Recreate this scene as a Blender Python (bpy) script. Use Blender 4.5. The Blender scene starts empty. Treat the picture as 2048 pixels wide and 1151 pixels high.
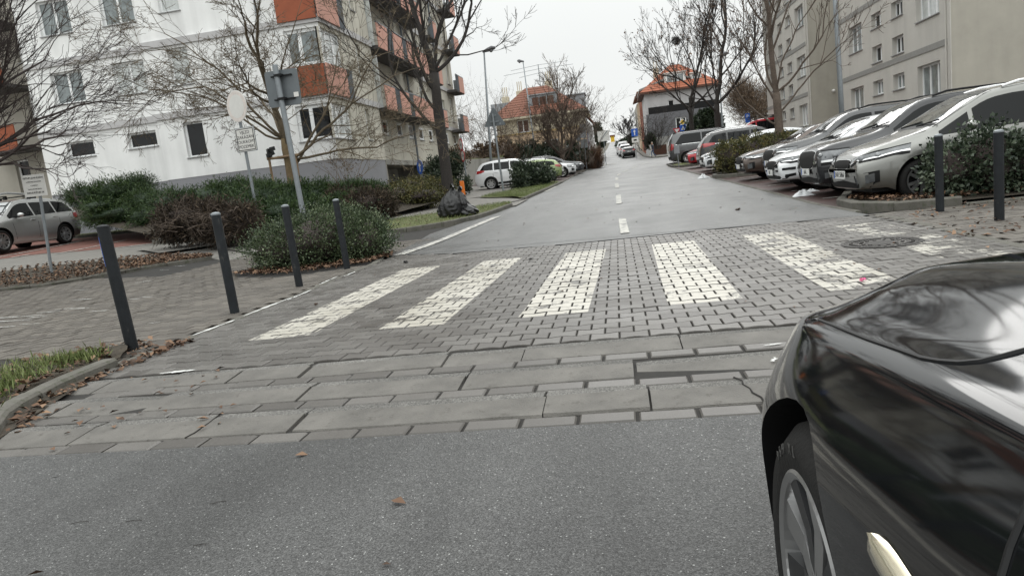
import bpy, bmesh, math, random
import numpy as np
from mathutils import Vector, Matrix
from mathutils.bvhtree import BVHTree
random.seed(7)
C = bpy.context.scene.collection
R = math.radians

# ------------------------------------------------------------------ camera, sky, sun, exposure
F = 1390.0; EYE = 1.12
Yc = np.array([1232 - 1024., -(335 - 575.5), -F]); Yc /= np.linalg.norm(Yc)
hz = np.array([1., .118, 0.])
Zc = np.cross(hz, Yc); Zc /= np.linalg.norm(Zc)
if Zc[1] < 0: Zc = -Zc
Xc = np.cross(Yc, Zc)
ROT = np.array([Xc, Yc, Zc])
cam = bpy.data.objects.new('camera', bpy.data.cameras.new('camera'))
C.objects.link(cam)
cam.matrix_world = Matrix([[*ROT[0], 0], [*ROT[1], 0], [*ROT[2], EYE], [0, 0, 0, 1]])
cam.data.sensor_width = 36; cam.data.lens = F / 2048 * 36
cam.data.clip_start = .05; cam.data.clip_end = 3000
S = bpy.context.scene; S.camera = cam
S.view_settings.view_transform = 'Standard'; S.view_settings.look = 'None'
S.view_settings.gamma = 1; S.view_settings.exposure = 0.0
W = bpy.data.worlds.new('World'); S.world = W; W.use_nodes = True
nt = W.node_tree; nt.nodes.clear()
def wn(t, **k):
    n = nt.nodes.new(t)
    for a, b in k.items(): setattr(n, a, b)
    return n
sky = wn('ShaderNodeTexSky', sky_type='NISHITA', sun_disc=False, sun_elevation=R(33), sun_rotation=R(8))
hsv = wn('ShaderNodeHueSaturation'); hsv.inputs['Saturation'].default_value = .12; hsv.inputs['Value'].default_value = .3
bg1 = wn('ShaderNodeBackground'); bg1.inputs['Strength'].default_value = .05
tc = wn('ShaderNodeTexCoord'); sep = wn('ShaderNodeSeparateXYZ')
nz = wn('ShaderNodeTexNoise'); nz.inputs['Scale'].default_value = 2.2; nz.inputs['Detail'].default_value = 4
p2 = wn('ShaderNodeMath', operation='POWER'); p2.inputs[1].default_value = 1.95
mx0 = wn('ShaderNodeMath', operation='MAXIMUM'); mx0.inputs[1].default_value = 0
ma = wn('ShaderNodeMath', operation='MULTIPLY_ADD'); ma.inputs[1].default_value = 1.9; ma.inputs[2].default_value = .7
ma2 = wn('ShaderNodeMath', operation='MULTIPLY_ADD'); ma2.inputs[1].default_value = .12; ma2.inputs[2].default_value = .94
mm = wn('ShaderNodeMath', operation='MULTIPLY')
bg2 = wn('ShaderNodeBackground'); bg2.inputs['Color'].default_value = (.97, 1.0, .985, 1)
addw = wn('ShaderNodeAddShader'); out = wn('ShaderNodeOutputWorld')
lk = nt.links.new
lk(sky.outputs[0], hsv.inputs['Color']); lk(hsv.outputs[0], bg1.inputs['Color'])
lk(tc.outputs['Generated'], sep.inputs[0]); lk(tc.outputs['Generated'], nz.inputs['Vector'])
lk(sep.outputs['Z'], mx0.inputs[0]); lk(mx0.outputs[0], p2.inputs[0]); lk(p2.outputs[0], ma.inputs[0])
lk(nz.outputs['Fac'], ma2.inputs[0]); lk(ma.outputs[0], mm.inputs[0]); lk(ma2.outputs[0], mm.inputs[1])
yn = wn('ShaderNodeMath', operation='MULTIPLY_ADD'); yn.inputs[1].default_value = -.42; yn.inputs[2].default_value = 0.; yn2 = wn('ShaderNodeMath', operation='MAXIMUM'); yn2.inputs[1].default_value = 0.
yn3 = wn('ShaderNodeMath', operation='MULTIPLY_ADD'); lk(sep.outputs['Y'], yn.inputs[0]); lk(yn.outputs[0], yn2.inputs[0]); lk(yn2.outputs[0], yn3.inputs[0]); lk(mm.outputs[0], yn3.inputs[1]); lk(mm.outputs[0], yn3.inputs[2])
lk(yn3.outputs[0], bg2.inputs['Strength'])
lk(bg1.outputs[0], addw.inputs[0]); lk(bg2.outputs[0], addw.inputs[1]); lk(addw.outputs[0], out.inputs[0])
sun = bpy.data.objects.new('sun', bpy.data.lights.new('sun', 'SUN')); C.objects.link(sun)
sun.data.energy = .62; sun.data.angle = R(30); sun.data.color = (1, .985, .96)
sun.rotation_euler = (R(57), 0, R(172))

# ------------------------------------------------------------------ terrain and pixel helpers
def G(x, y):
    z = 0.
    if y > 14: z = .024 * (min(y, 110) - 14)
    if y > 110: z += .055 * (min(y, 250) - 110)
    return z + .03 * min(max(0., -x - 5.6), 30.)
def ray(px, py): return ROT @ np.array([px - 1024., -(py - 575.5), -F])
def ay(px, py, Y):
    d = ray(px, py) * 1.0; t = Y / d[1]; return Vector((d[0] * t, Y, EYE + d[2] * t))
def ax(px, py, X):
    d = ray(px, py); t = X / d[0]; return Vector((X, d[1] * t, EYE + d[2] * t))
def az(px, py, z):
    d = ray(px, py); t = (z - EYE) / d[2]; return Vector((d[0] * t, d[1] * t, z))
def tp(px, py, off=0.):
    d = ray(px, py); y = .4; prev = .4
    while y < 500:
        if EYE + d[2] * y / d[1] <= G(d[0] * y / d[1], y) + off: break
        prev = y; y *= 1.01
    a, b = prev, y
    for _ in range(20):
        m = (a + b) / 2
        if EYE + d[2] * m / d[1] <= G(d[0] * m / d[1], m) + off: b = m
        else: a = m
    x = d[0] * b / d[1]; return Vector((x, b, G(x, b) + off))

# ------------------------------------------------------------------ mesh helpers
class MB:
    def __init__(s): s.v = []; s.f = []; s.m = []; s.t = None
    def add(s, vs, fs, mi=0):
        o = len(s.v); s.v.extend([tuple(p) for p in vs])
        s.f.extend([tuple(i + o for i in f) for f in fs]); s.m.extend([mi] * len(fs)); return s
    def box(s, c, d, rz=0., mi=0, ry=0., rx=0.):
        M = Matrix.Rotation(rz, 3, 'Z') @ Matrix.Rotation(ry, 3, 'Y') @ Matrix.Rotation(rx, 3, 'X')
        c = Vector(c); P = [c + M @ Vector((x * d[0] / 2, y * d[1] / 2, z * d[2] / 2)) for x in (-1, 1) for y in (-1, 1) for z in (-1, 1)]
        return s.add(P, [(0, 1, 3, 2), (4, 6, 7, 5), (0, 4, 5, 1), (2, 3, 7, 6), (0, 2, 6, 4), (1, 5, 7, 3)], mi)
    def b2(s, a, b, mi=0):
        return s.box([(a[i] + b[i]) / 2 for i in range(3)], [abs(b[i] - a[i]) for i in range(3)], 0, mi)
    def bbox(s, c, d, bev=.02, mi=0):
        x, y, z = d[0] / 2, d[1] / 2, d[2] / 2; b = bev; P = []
        for zz, k in ((-z, 0), (z - b, 0), (z, b)):
            P += [(c[0] + sx * (x - k), c[1] + sy * (y - k), c[2] + zz) for sx, sy in ((-1, -1), (1, -1), (1, 1), (-1, 1))]
        fs = [(3, 2, 1, 0), (8, 9, 10, 11)]
        for r in (0, 4):
            for i in range(4): fs.append((r + i, r + (i + 1) % 4, r + 4 + (i + 1) % 4, r + 4 + i))
        return s.add(P, fs, mi)
    def tube(s, pts, rad, n=8, mi=0, cap=True):
        pts = [Vector(p) for p in pts]
        if not hasattr(rad, '__len__'): rad = [rad] * len(pts)
        P = []; k = len(pts); ref = None
        for i, p in enumerate(pts):
            t = (pts[min(i + 1, k - 1)] - pts[max(i - 1, 0)])
            if t.length < 1e-9: t = Vector((0, 0, 1))
            t.normalize()
            if ref is None: ref = Vector((1, 0, 0)) if abs(t.x) < .8 else Vector((0, 1, 0))
            a = t.cross(ref).normalized(); b = t.cross(a); ref = -b if False else ref
            for j in range(n):
                an = 2 * math.pi * j / n; P.append(p + (a * math.cos(an) + b * math.sin(an)) * rad[i])
        fs = [(i * n + j, i * n + (j + 1) % n, (i + 1) * n + (j + 1) % n, (i + 1) * n + j) for i in range(k - 1) for j in range(n)]
        if cap: fs += [tuple(range(n - 1, -1, -1)), tuple(range((k - 1) * n, k * n))]
        return s.add(P, fs, mi)
    def lathe(s, c, axis, prof, n=24, mi=0, cap=True):
        A = Vector(axis).normalized(); ref = Vector((0, 0, 1)) if abs(A.z) < .8 else Vector((1, 0, 0))
        a = A.cross(ref).normalized(); b = A.cross(a); c = Vector(c); P = []
        for (h, r) in prof:
            for j in range(n):
                an = 2 * math.pi * j / n; P.append(c + A * h + (a * math.cos(an) + b * math.sin(an)) * r)
        k = len(prof)
        fs = [(i * n + j, i * n + (j + 1) % n, (i + 1) * n + (j + 1) % n, (i + 1) * n + j) for i in range(k - 1) for j in range(n)]
        if cap: fs += [tuple(range(n - 1, -1, -1)), tuple(range((k - 1) * n, k * n))]
        return s.add(P, fs, mi)
    def slab(s, poly, o, u, w, th, mi=0):
        """polygon (a,b) in plane o+a*u+b*w, thickness th along u x w (backwards)"""
        o, u, w = Vector(o), Vector(u), Vector(w); nn = u.cross(w).normalized(); k = len(poly)
        P = [o + u * a + w * b for a, b in poly] + [o + u * a + w * b - nn * th for a, b in poly]
        fs = [tuple(range(k)), tuple(range(2 * k - 1, k - 1, -1))] + [(i, i + k, (i + 1) % k + k, (i + 1) % k) for i in range(k)]
        return s.add(P, fs, mi)
    def build(s, name, mats, parent=None, smooth=False, local=False, angle=None):
        me = bpy.data.meshes.new(name)
        off = Vector((0, 0, 0))
        if parent is not None and not local:
            p = parent
            while p is not None: off += p.location; p = p.parent
        me.from_pydata([(a[0] - off[0], a[1] - off[1], a[2] - off[2]) for a in s.v], [], s.f)
        if not isinstance(mats, (list, tuple)): mats = [mats]
        for m in mats: me.materials.append(m)
        if len(mats) > 1: me.polygons.foreach_set('material_index', s.m)
        if s.t is not None:
            at = me.attributes.new('tone', 'FLOAT', 'FACE'); at.data.foreach_set('value', s.t)
        if smooth: me.polygons.foreach_set('use_smooth', [True] * len(me.polygons))
        me.update()
        if angle: me.set_sharp_from_angle(angle=R(angle))
        o = bpy.data.objects.new(name, me); C.objects.link(o)
        if parent is not None: o.parent = parent
        return o
def tag(o, label=None, cat=None, group=None, kind=None):
    if label: o['label'] = label
    if cat: o['category'] = cat
    if group: o['group'] = group
    if kind: o['kind'] = kind
    return o
def thing(name, label, cat, loc, rz=0., group=None):
    o = bpy.data.objects.new(name, None); C.objects.link(o); o.location = loc; o.rotation_euler = (0, 0, rz)
    o.empty_display_size = .1
    return tag(o, label, cat, group)

# ------------------------------------------------------------------ materials
def mk(name):
    m = bpy.data.materials.new(name); m.use_nodes = True
    t = m.node_tree; b = t.nodes['Principled BSDF']; return m, t, b
def node(t, ty, **k):
    n = t.nodes.new(ty)
    for a, b in k.items():
        if a.startswith('i_'):
            kk = a[2:]; n.inputs[int(kk) if kk.isdigit() else kk].default_value = b
        else: setattr(n, a, b)
    return n
def ramp(t, stops):
    n = t.nodes.new('ShaderNodeValToRGB'); e = n.color_ramp.elements
    while len(e) < len(stops): e.new(.5)
    for i, (p, c) in enumerate(stops): e[i].position = p; e[i].color = (*c, 1) if len(c) == 3 else c
    return n
def sc(c, k): return tuple(min(1, a * k) for a in c)
def mat(name, col, rough=.8, metal=0., var=.18, scale=6., bump=0., bscale=60., coat=0., spec=.5, streak=0., world=True):
    m, t, b = mk(name)
    b.inputs['Roughness'].default_value = rough; b.inputs['Metallic'].default_value = metal
    b.inputs['Coat Weight'].default_value = coat; b.inputs['Coat Roughness'].default_value = .04
    b.inputs['Specular IOR Level'].default_value = spec
    co = node(t, 'ShaderNodeNewGeometry').outputs['Position'] if world else node(t, 'ShaderNodeTexCoord').outputs['Object']
    n1 = node(t, 'ShaderNodeTexNoise', i_Scale=scale, i_Detail=6., i_Roughness=.65); t.links.new(co, n1.inputs['Vector'])
    r = ramp(t, [(.25, sc(col, 1 - var)), (.75, sc(col, 1 + var))]); t.links.new(n1.outputs['Fac'], r.inputs['Fac'])
    src = r.outputs['Color']
    if streak:
        mp = node(t, 'ShaderNodeMapping'); mp.inputs['Scale'].default_value = (.9, .9, .1); t.links.new(co, mp.inputs['Vector'])
        n2 = node(t, 'ShaderNodeTexNoise', i_Scale=1.6, i_Detail=5.); t.links.new(mp.outputs[0], n2.inputs['Vector'])
        r2 = ramp(t, [(.42, (1, 1, 1)), (.8, (1 - streak,) * 3)]); t.links.new(n2.outputs['Fac'], r2.inputs['Fac'])
        mu = node(t, 'ShaderNodeMix', data_type='RGBA', blend_type='MULTIPLY'); mu.inputs['Factor'].default_value = 1
        t.links.new(src, mu.inputs[6]); t.links.new(r2.outputs[0], mu.inputs[7]); src = mu.outputs[2]
    t.links.new(src, b.inputs['Base Color'])
    if bump:
        n3 = node(t, 'ShaderNodeTexNoise', i_Scale=bscale, i_Detail=4.); t.links.new(co, n3.inputs['Vector'])
        bp = node(t, 'ShaderNodeBump', i_Strength=bump, i_Distance=.02); t.links.new(n3.outputs['Fac'], bp.inputs['Height']); t.links.new(bp.outputs[0], b.inputs['Normal'])
    return m
def tone_mat(name, stops, rough=.7, var=.15, scale=8., bump=0., bscale=80., spec=.4, trans=0.):
    m, t, b = mk(name); b.inputs['Roughness'].default_value = rough; b.inputs['Specular IOR Level'].default_value = spec
    a = node(t, 'ShaderNodeAttribute', attribute_name='tone')
    r = ramp(t, stops); t.links.new(a.outputs['Fac'], r.inputs['Fac'])
    g = node(t, 'ShaderNodeNewGeometry')
    n1 = node(t, 'ShaderNodeTexNoise', i_Scale=scale, i_Detail=6., i_Roughness=.7); t.links.new(g.outputs['Position'], n1.inputs['Vector'])
    r2 = ramp(t, [(.25, (1 - var,) * 3), (.75, (1 + var,) * 3)]); t.links.new(n1.outputs['Fac'], r2.inputs['Fac'])
    mu = node(t, 'ShaderNodeMix', data_type='RGBA', blend_type='MULTIPLY'); mu.inputs['Factor'].default_value = 1
    t.links.new(r.outputs[0], mu.inputs[6]); t.links.new(r2.outputs[0], mu.inputs[7]); t.links.new(mu.outputs[2], b.inputs['Base Color'])
    if bump:
        n3 = node(t, 'ShaderNodeTexNoise', i_Scale=bscale, i_Detail=4.); t.links.new(g.outputs['Position'], n3.inputs['Vector'])
        bp = node(t, 'ShaderNodeBump', i_Strength=bump, i_Distance=.01); t.links.new(n3.outputs['Fac'], bp.inputs['Height']); t.links.new(bp.outputs[0], b.inputs['Normal'])
    return m
def asphalt(name, base, chip, rough, fine=420., wet=0.):
    m, t, b = mk(name); g = node(t, 'ShaderNodeNewGeometry'); P = g.outputs['Position']; b.inputs['Specular IOR Level'].default_value = .35
    v = node(t, 'ShaderNodeTexVoronoi', i_Scale=fine / 2.6); t.links.new(P, v.inputs['Vector'])
    sp = node(t, 'ShaderNodeSeparateColor'); t.links.new(v.outputs['Color'], sp.inputs[0])
    r1 = ramp(t, [(0, sc(base, .62)), (.5, base), (.85, sc(base, 1.4)), (1, sc(base, 1.8))]); t.links.new(sp.outputs[0], r1.inputs['Fac'])
    v2 = node(t, 'ShaderNodeTexVoronoi', i_Scale=105., i_Randomness=1.); t.links.new(P, v2.inputs['Vector']); s2 = node(t, 'ShaderNodeSeparateColor'); t.links.new(v2.outputs['Color'], s2.inputs[0])
    c1 = node(t, 'ShaderNodeMath', operation='GREATER_THAN', i_1=.86); t.links.new(s2.outputs[0], c1.inputs[0])
    c0 = node(t, 'ShaderNodeMath', operation='MULTIPLY', i_1=.36); t.links.new(s2.outputs[1], c0.inputs[0])
    c2 = node(t, 'ShaderNodeMath', operation='LESS_THAN'); t.links.new(v2.outputs['Distance'], c2.inputs[0]); t.links.new(c0.outputs[0], c2.inputs[1])
    c3 = node(t, 'ShaderNodeMath', operation='MULTIPLY'); t.links.new(c1.outputs[0], c3.inputs[0]); t.links.new(c2.outputs[0], c3.inputs[1])
    vg = node(t, 'ShaderNodeTexVoronoi', i_Scale=fine / 4.2); t.links.new(P, vg.inputs['Vector']); sg_ = node(t, 'ShaderNodeSeparateColor'); t.links.new(vg.outputs['Color'], sg_.inputs[0])
    rg = ramp(t, [(0, (.6, .6, .6)), (.5, (1, 1, 1)), (1, (1.42, 1.42, 1.42))]); t.links.new(sg_.outputs[0], rg.inputs['Fac'])
    mg = node(t, 'ShaderNodeMix', data_type='RGBA', blend_type='MULTIPLY'); mg.inputs['Factor'].default_value = 1; t.links.new(r1.outputs[0], mg.inputs[6]); t.links.new(rg.outputs[0], mg.inputs[7])
    mc = node(t, 'ShaderNodeMix', data_type='RGBA'); t.links.new(c3.outputs[0], mc.inputs[0]); t.links.new(mg.outputs[2], mc.inputs[6]); mc.inputs[7].default_value = (*chip, 1)
    n1 = node(t, 'ShaderNodeTexNoise', i_Scale=.55, i_Detail=7., i_Roughness=.6); t.links.new(P, n1.inputs['Vector'])
    mpp = node(t, 'ShaderNodeMapping'); mpp.inputs['Scale'].default_value = (1.0, .16, 1); t.links.new(P, mpp.inputs['Vector'])
    n2 = node(t, 'ShaderNodeTexNoise', i_Scale=1.7, i_Detail=5.); t.links.new(mpp.outputs[0], n2.inputs['Vector'])
    r2 = ramp(t, [(.3, (.7, .7, .7)), (.5, (.98, .98, .98)), (.7, (1.26, 1.26, 1.26))]); t.links.new(n1.outputs['Fac'], r2.inputs['Fac'])
    r3 = ramp(t, [(.35, (.8, .8, .8)), (.65, (1.14, 1.14, 1.14))]); t.links.new(n2.outputs['Fac'], r3.inputs['Fac'])
    m1 = node(t, 'ShaderNodeMix', data_type='RGBA', blend_type='MULTIPLY'); m1.inputs['Factor'].default_value = 1
    m2 = node(t, 'ShaderNodeMix', data_type='RGBA', blend_type='MULTIPLY'); m2.inputs['Factor'].default_value = 1
    t.links.new(mc.outputs[2], m1.inputs[6]); t.links.new(r2.outputs[0], m1.inputs[7])
    t.links.new(m1.outputs[2], m2.inputs[6]); t.links.new(r3.outputs[0], m2.inputs[7]); t.links.new(m2.outputs[2], b.inputs['Base Color'])
    rr = ramp(t, [(.3, (rough - wet,) * 3), (.62, (rough,) * 3)]); t.links.new(n1.outputs['Fac'], rr.inputs['Fac']); t.links.new(rr.outputs[0], b.inputs['Roughness'])
    bp = node(t, 'ShaderNodeBump', i_Strength=.55, i_Distance=.006); t.links.new(vg.outputs['Distance'], bp.inputs['Height']); t.links.new(bp.outputs[0], b.inputs['Normal'])
    return m
def paver_mat(name, stops, paint=False, rough=.62):
    m, t, b = mk(name); g = node(t, 'ShaderNodeNewGeometry'); P = g.outputs['Position']
    a = node(t, 'ShaderNodeAttribute', attribute_name='tone'); r = ramp(t, stops); t.links.new(a.outputs['Fac'], r.inputs['Fac'])
    n1 = node(t, 'ShaderNodeTexNoise', i_Scale=.8, i_Detail=8., i_Roughness=.7); t.links.new(P, n1.inputs['Vector'])
    r2 = ramp(t, [(.3, (.78, .76, .74)), (.7, (1.16, 1.15, 1.14))]); t.links.new(n1.outputs['Fac'], r2.inputs['Fac'])
    n0 = node(t, 'ShaderNodeTexNoise', i_Scale=170., i_Detail=3.); t.links.new(P, n0.inputs['Vector'])
    r0 = ramp(t, [(.3, (.78,) * 3), (.7, (1.2,) * 3)]); t.links.new(n0.outputs['Fac'], r0.inputs['Fac'])
    src = r.outputs[0]
    for q in (r2, r0):
        mu = node(t, 'ShaderNodeMix', data_type='RGBA', blend_type='MULTIPLY'); mu.inputs['Factor'].default_value = 1
        t.links.new(src, mu.inputs[6]); t.links.new(q.outputs[0], mu.inputs[7]); src = mu.outputs[2]
    def M(op, x, y=None):
        n = node(t, 'ShaderNodeMath', operation=op)
        for i, q in enumerate((x, y)):
            if q is None: continue
            if isinstance(q, (int, float)): n.inputs[i].default_value = q
            else: t.links.new(q, n.inputs[i])
        return n.outputs[0]
    if paint:
        sp = node(t, 'ShaderNodeSeparateXYZ'); t.links.new(P, sp.inputs[0]); x, y = sp.outputs[0], sp.outputs[1]
        fr = M('SUBTRACT', x, M('ADD', -3.33, M('MULTIPLY', M('SUBTRACT', y, 5.6), .02)))
        idx = M('FLOOR', M('DIVIDE', fr, 1.213)); loc = M('SUBTRACT', fr, M('MULTIPLY', idx, 1.213))
        ins = M('MULTIPLY', M('LESS_THAN', loc, .575), M('MULTIPLY', M('GREATER_THAN', fr, 0.), M('LESS_THAN', fr, 6.7)))
        ins = M('MULTIPLY', ins, M('MULTIPLY', M('GREATER_THAN', y, 5.56), M('LESS_THAN', y, 9.93)))
        nw = node(t, 'ShaderNodeTexNoise', i_Scale=2.6, i_Detail=9., i_Roughness=.72); t.links.new(P, nw.inputs['Vector'])
        nw2 = node(t, 'ShaderNodeTexNoise', i_Scale=34., i_Detail=6., i_Roughness=.7); t.links.new(P, nw2.inputs['Vector'])
        wear = M('ADD', M('MULTIPLY', nw.outputs['Fac'], .75), M('MULTIPLY', nw2.outputs['Fac'], .25))
        thr = M('ADD', .57, M('MULTIPLY', M('MAXIMUM', M('SUBTRACT', x, 1.2), 0.), -.045))
        ok = M('MINIMUM', 1., M('MAXIMUM', 0., M('MULTIPLY', M('SUBTRACT', thr, wear), 30.)))
        pf = M('MULTIPLY', ins, M('MULTIPLY', ok, .93))
        pr = ramp(t, [(.3, (.36, .335, .28)), (.6, (.5, .475, .42))]); t.links.new(n1.outputs['Fac'], pr.inputs['Fac'])
        up = node(t, 'ShaderNodeSeparateXYZ'); t.links.new(g.outputs['Normal'], up.inputs[0])
        pf = M('MULTIPLY', pf, M('GREATER_THAN', up.outputs[2], .75))
        mp = node(t, 'ShaderNodeMix', data_type='RGBA'); t.links.new(pf, mp.inputs[0]); t.links.new(src, mp.inputs[6]); t.links.new(pr.outputs[0], mp.inputs[7]); src = mp.outputs[2]
    t.links.new(src, b.inputs['Base Color'])
    rr = ramp(t, [(.35, (rough - .2,) * 3), (.6, (rough,) * 3)]); t.links.new(n1.outputs['Fac'], rr.inputs['Fac']); t.links.new(rr.outputs[0], b.inputs['Roughness'])
    bp = node(t, 'ShaderNodeBump', i_Strength=.35, i_Distance=.004); t.links.new(n0.outputs['Fac'], bp.inputs['Height']); t.links.new(bp.outputs[0], b.inputs['Normal'])
    return m
def paint(name, col, metal=.5, rough=.32, coat=1.):
    m = mat(name, col, rough=rough, metal=metal, var=.05, scale=3., coat=coat, world=False); return m
def glassm(name, col=(.012, .014, .016), rough=.04, spec=.6):
    m = mat(name, col, rough=rough, var=.3, scale=1.2, spec=spec, coat=.5); return m

M_asph_near = asphalt('asphalt_coarse', (.069, .0685, .0675), (.33, .33, .32), .6, 700., .14)
M_asph_far = asphalt('asphalt_smooth', (.094, .0945, .093), (.2, .2, .2), .5, 600., .22)
M_pav_table = paver_mat('pavers_table', [(0, (.07, .064, .058)), (.5, (.096, .09, .083)), (1, (.124, .117, .109))], True, .55)
M_pav_side = paver_mat('pavers_side', [(0, (.076, .067, .057)), (.5, (.1, .089, .076)), (1, (.126, .113, .097))], False, .7)
M_pav_red = paver_mat('pavers_red', [(0, (.055, .03, .026)), (.5, (.08, .045, .04)), (1, (.105, .06, .052))], False, .7)
M_joint = mat('joint_dirt', (.02, .018, .016), .95, scale=30., var=.4)
M_slab = mat('concrete_slab', (.122, .114, .103), .72, var=.38, scale=3.2, bump=.4, bscale=120.)
M_slabrough = asphalt('exposed_concrete', (.125, .12, .112), (.3, .29, .27), .85, 520.)
M_kerb = mat('kerb_concrete', (.112, .105, .09), .85, var=.3, scale=4., bump=.4, bscale=90., streak=.2)
M_conc = mat('wall_concrete', (.36, .35, .32), .85, var=.15, scale=2., bump=.2, streak=.55)
M_soil = mat('leafy_soil', (.05, .04, .028), .95, var=.5, scale=9., bump=.9, bscale=40.)
M_turf = mat('mossy_turf', (.09, .1, .035), .95, var=.5, scale=5., bump=.9, bscale=60.)
M_ground = mat('earth', (.1, .09, .07), .95, var=.3, scale=.6, bump=.5)
M_pave = mat('paved_walk', (.17, .16, .145), .8, var=.16, scale=2., bump=.3, bscale=30.)
M_redlot = mat('red_lot', (.17, .075, .058), .85, var=.2, scale=4., bump=.3)
M_white_line = mat('road_paint', (.5, .49, .45), .7, var=.2, scale=14.)
def worn(m):
    t = m.node_tree; b = t.nodes['Principled BSDF']; g = node(t, 'ShaderNodeNewGeometry'); n = node(t, 'ShaderNodeTexNoise', i_Scale=7., i_Detail=9., i_Roughness=.75); t.links.new(g.outputs['Position'], n.inputs['Vector'])
    r = ramp(t, [(.44, (.5, .485, .44)), (.52, (.33, .32, .3)), (.6, (.14, .14, .137))]); t.links.new(n.outputs['Fac'], r.inputs['Fac']); t.links.new(r.outputs[0], b.inputs['Base Color'])
worn(M_white_line); M_splash = mat('paint_drip', (.6, .6, .58), .7, var=.2, scale=14.)
M_white = mat('render_white', (.85, .85, .84), .9, var=.07, scale=.7, bump=.25, bscale=70., streak=.22)
M_beige = mat('render_beige', (.56, .53, .455), .9, var=.09, scale=1.2, bump=.25, bscale=70., streak=.22)
M_plinth = mat('plinth_grey', (.26, .26, .275), .9, var=.07, scale=1.5, bump=.2)
M_course = mat('string_course', (.5, .49, .49), .85, var=.08, streak=.15)
M_grey1 = mat('render_grey', (.53, .51, .47), .9, var=.06, scale=1.3, bump=.25, bscale=70., streak=.14)
M_grey2 = mat('render_tan', (.4, .375, .325), .9, var=.1, scale=1.0, bump=.25, bscale=60., streak=.15)
M_band = mat('band_grey', (.27, .265, .25), .85, var=.1)
M_rust = mat('panel_rust', (.29, .075, .03), .7, var=.16, scale=2.5, streak=.12)
M_salmon = mat('panel_salmon', (.55, .29, .225), .75, var=.07, scale=2.)
M_slate = mat('panel_slate', (.12, .135, .15), .6, var=.1)
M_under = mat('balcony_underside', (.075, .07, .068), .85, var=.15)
M_frame = mat('window_white', (.84, .85, .85), .45, var=.04)
M_sill = mat('sill_metal', (.3, .3, .3), .6, var=.1)
M_pane = mat('pane_dark', (.012, .013, .014), rough=.05, var=.3, scale=1.2, spec=.3)
M_pane2 = mat('pane_curtain', (.2, .225, .228), .15, var=.5, scale=3., coat=.15)
M_pane3 = mat('pane_bright', (.5, .52, .51), .15, var=.3, scale=2.4, coat=.5)
M_black = mat('black_plastic', (.008, .008, .0085), .55, var=.2, spec=.25)
M_rubber = mat('tyre_rubber', (.012, .0115, .011), .75, spec=.25, var=.25, scale=20., bump=.2, bscale=90., world=False)
M_rim = mat('alloy', (.5, .5, .5), .3, metal=.85, var=.08, world=False)
M_rimdark = mat('alloy_dark', (.025, .026, .028), .35, metal=.5, var=.1, world=False)
M_chrome = mat('chrome', (.75, .75, .75), .12, metal=1., var=.03)
M_lamp = mat('lamp_glass', (.1, .105, .11), .12, metal=.4, var=.5, scale=7., coat=1.)
M_red_l = mat('tail_glass', (.32, .012, .014), .15, var=.3, scale=10., coat=.8)
M_cglass = mat('car_glass', (.004, .005, .0055), rough=.02, var=.3, scale=1.5, spec=.22)
M_wglass = mat('windscreen', (.07, .08, .082), .03, var=.3, scale=1.5, coat=1., spec=1.); M_wglass.node_tree.nodes['Principled BSDF'].inputs['Coat IOR'].default_value = 2.3
M_plate = mat('plate_white', (.7, .7, .68), .5, var=.03)
M_ink = mat('ink_black', (.015, .015, .015), .6, var=.1)
M_blue = mat('sign_blue', (.012, .09, .42), .45, var=.08)
M_sred = mat('sign_red', (.45, .02, .025), .45, var=.08)
M_swhite = mat('sign_white', (.66, .65, .62), .5, var=.06)
M_yell = mat('sign_yellow', (.7, .45, .03), .5, var=.05)
M_galv = mat('galvanised', (.23, .25, .265), .5, metal=.35, var=.14, scale=12.)
M_signback = mat('sign_back', (.135, .15, .16), .55, metal=.3, var=.1)
M_boll = mat('bollard_paint', (.013, .0155, .0185), .55, var=.4, scale=10., streak=.3, spec=.3, bump=.15, bscale=60.)
def scuff(m, col, a, b_):
    t = m.node_tree; p = t.nodes['Principled BSDF']; old = p.inputs['Base Color'].links[0].from_socket; g = node(t, 'ShaderNodeNewGeometry'); mp = node(t, 'ShaderNodeMapping'); mp.inputs['Scale'].default_value = (1, 1, .5); t.links.new(g.outputs['Position'], mp.inputs[0])
    n = node(t, 'ShaderNodeTexNoise', i_Scale=13., i_Detail=8., i_Roughness=.75); t.links.new(mp.outputs[0], n.inputs['Vector']); r = ramp(t, [(a, (0, 0, 0)), (b_, (1, 1, 1))]); t.links.new(n.outputs['Fac'], r.inputs['Fac'])
    x = node(t, 'ShaderNodeMix', data_type='RGBA'); t.links.new(r.outputs[0], x.inputs[0]); t.links.new(old, x.inputs[6]); x.inputs[7].default_value = (*col, 1); t.links.new(x.outputs[2], p.inputs['Base Color'])
scuff(M_boll, (.07, .068, .062), .6, .72); scuff(M_slab, (.06, .053, .044), .56, .7); scuff(M_kerb, (.05, .058, .03), .52, .68)
M_orange = mat('orange_plastic', (.8, .2, .025), .55, var=.1)
M_bark_d = mat('bark_dark', (.034, .029, .026), .95, var=.4, scale=22., bump=1., bscale=50.)
M_bark_g = mat('bark_golden', (.16, .115, .062), .95, var=.35, scale=16., bump=.8, bscale=50.)
M_bark_t = mat('bark_twig', (.11, .085, .055), .95, var=.4, scale=16.)
M_bark_b = mat('bark_brown', (.105, .08, .063), .95, var=.35, scale=16., bump=.8, bscale=50.)
M_bark_p = mat('bark_purple', (.04, .029, .026), .9, var=.35, scale=16., bump=.5)
M_wood = mat('stake_wood', (.22, .15, .09), .9, var=.25, scale=10., bump=.5)
M_tile = mat('roof_tile', (.17, .064, .038), .8, var=.25, scale=5.)
M_tile2 = mat('roof_tile_bright', (.3, .095, .048), .8, var=.25, scale=5.)
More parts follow.
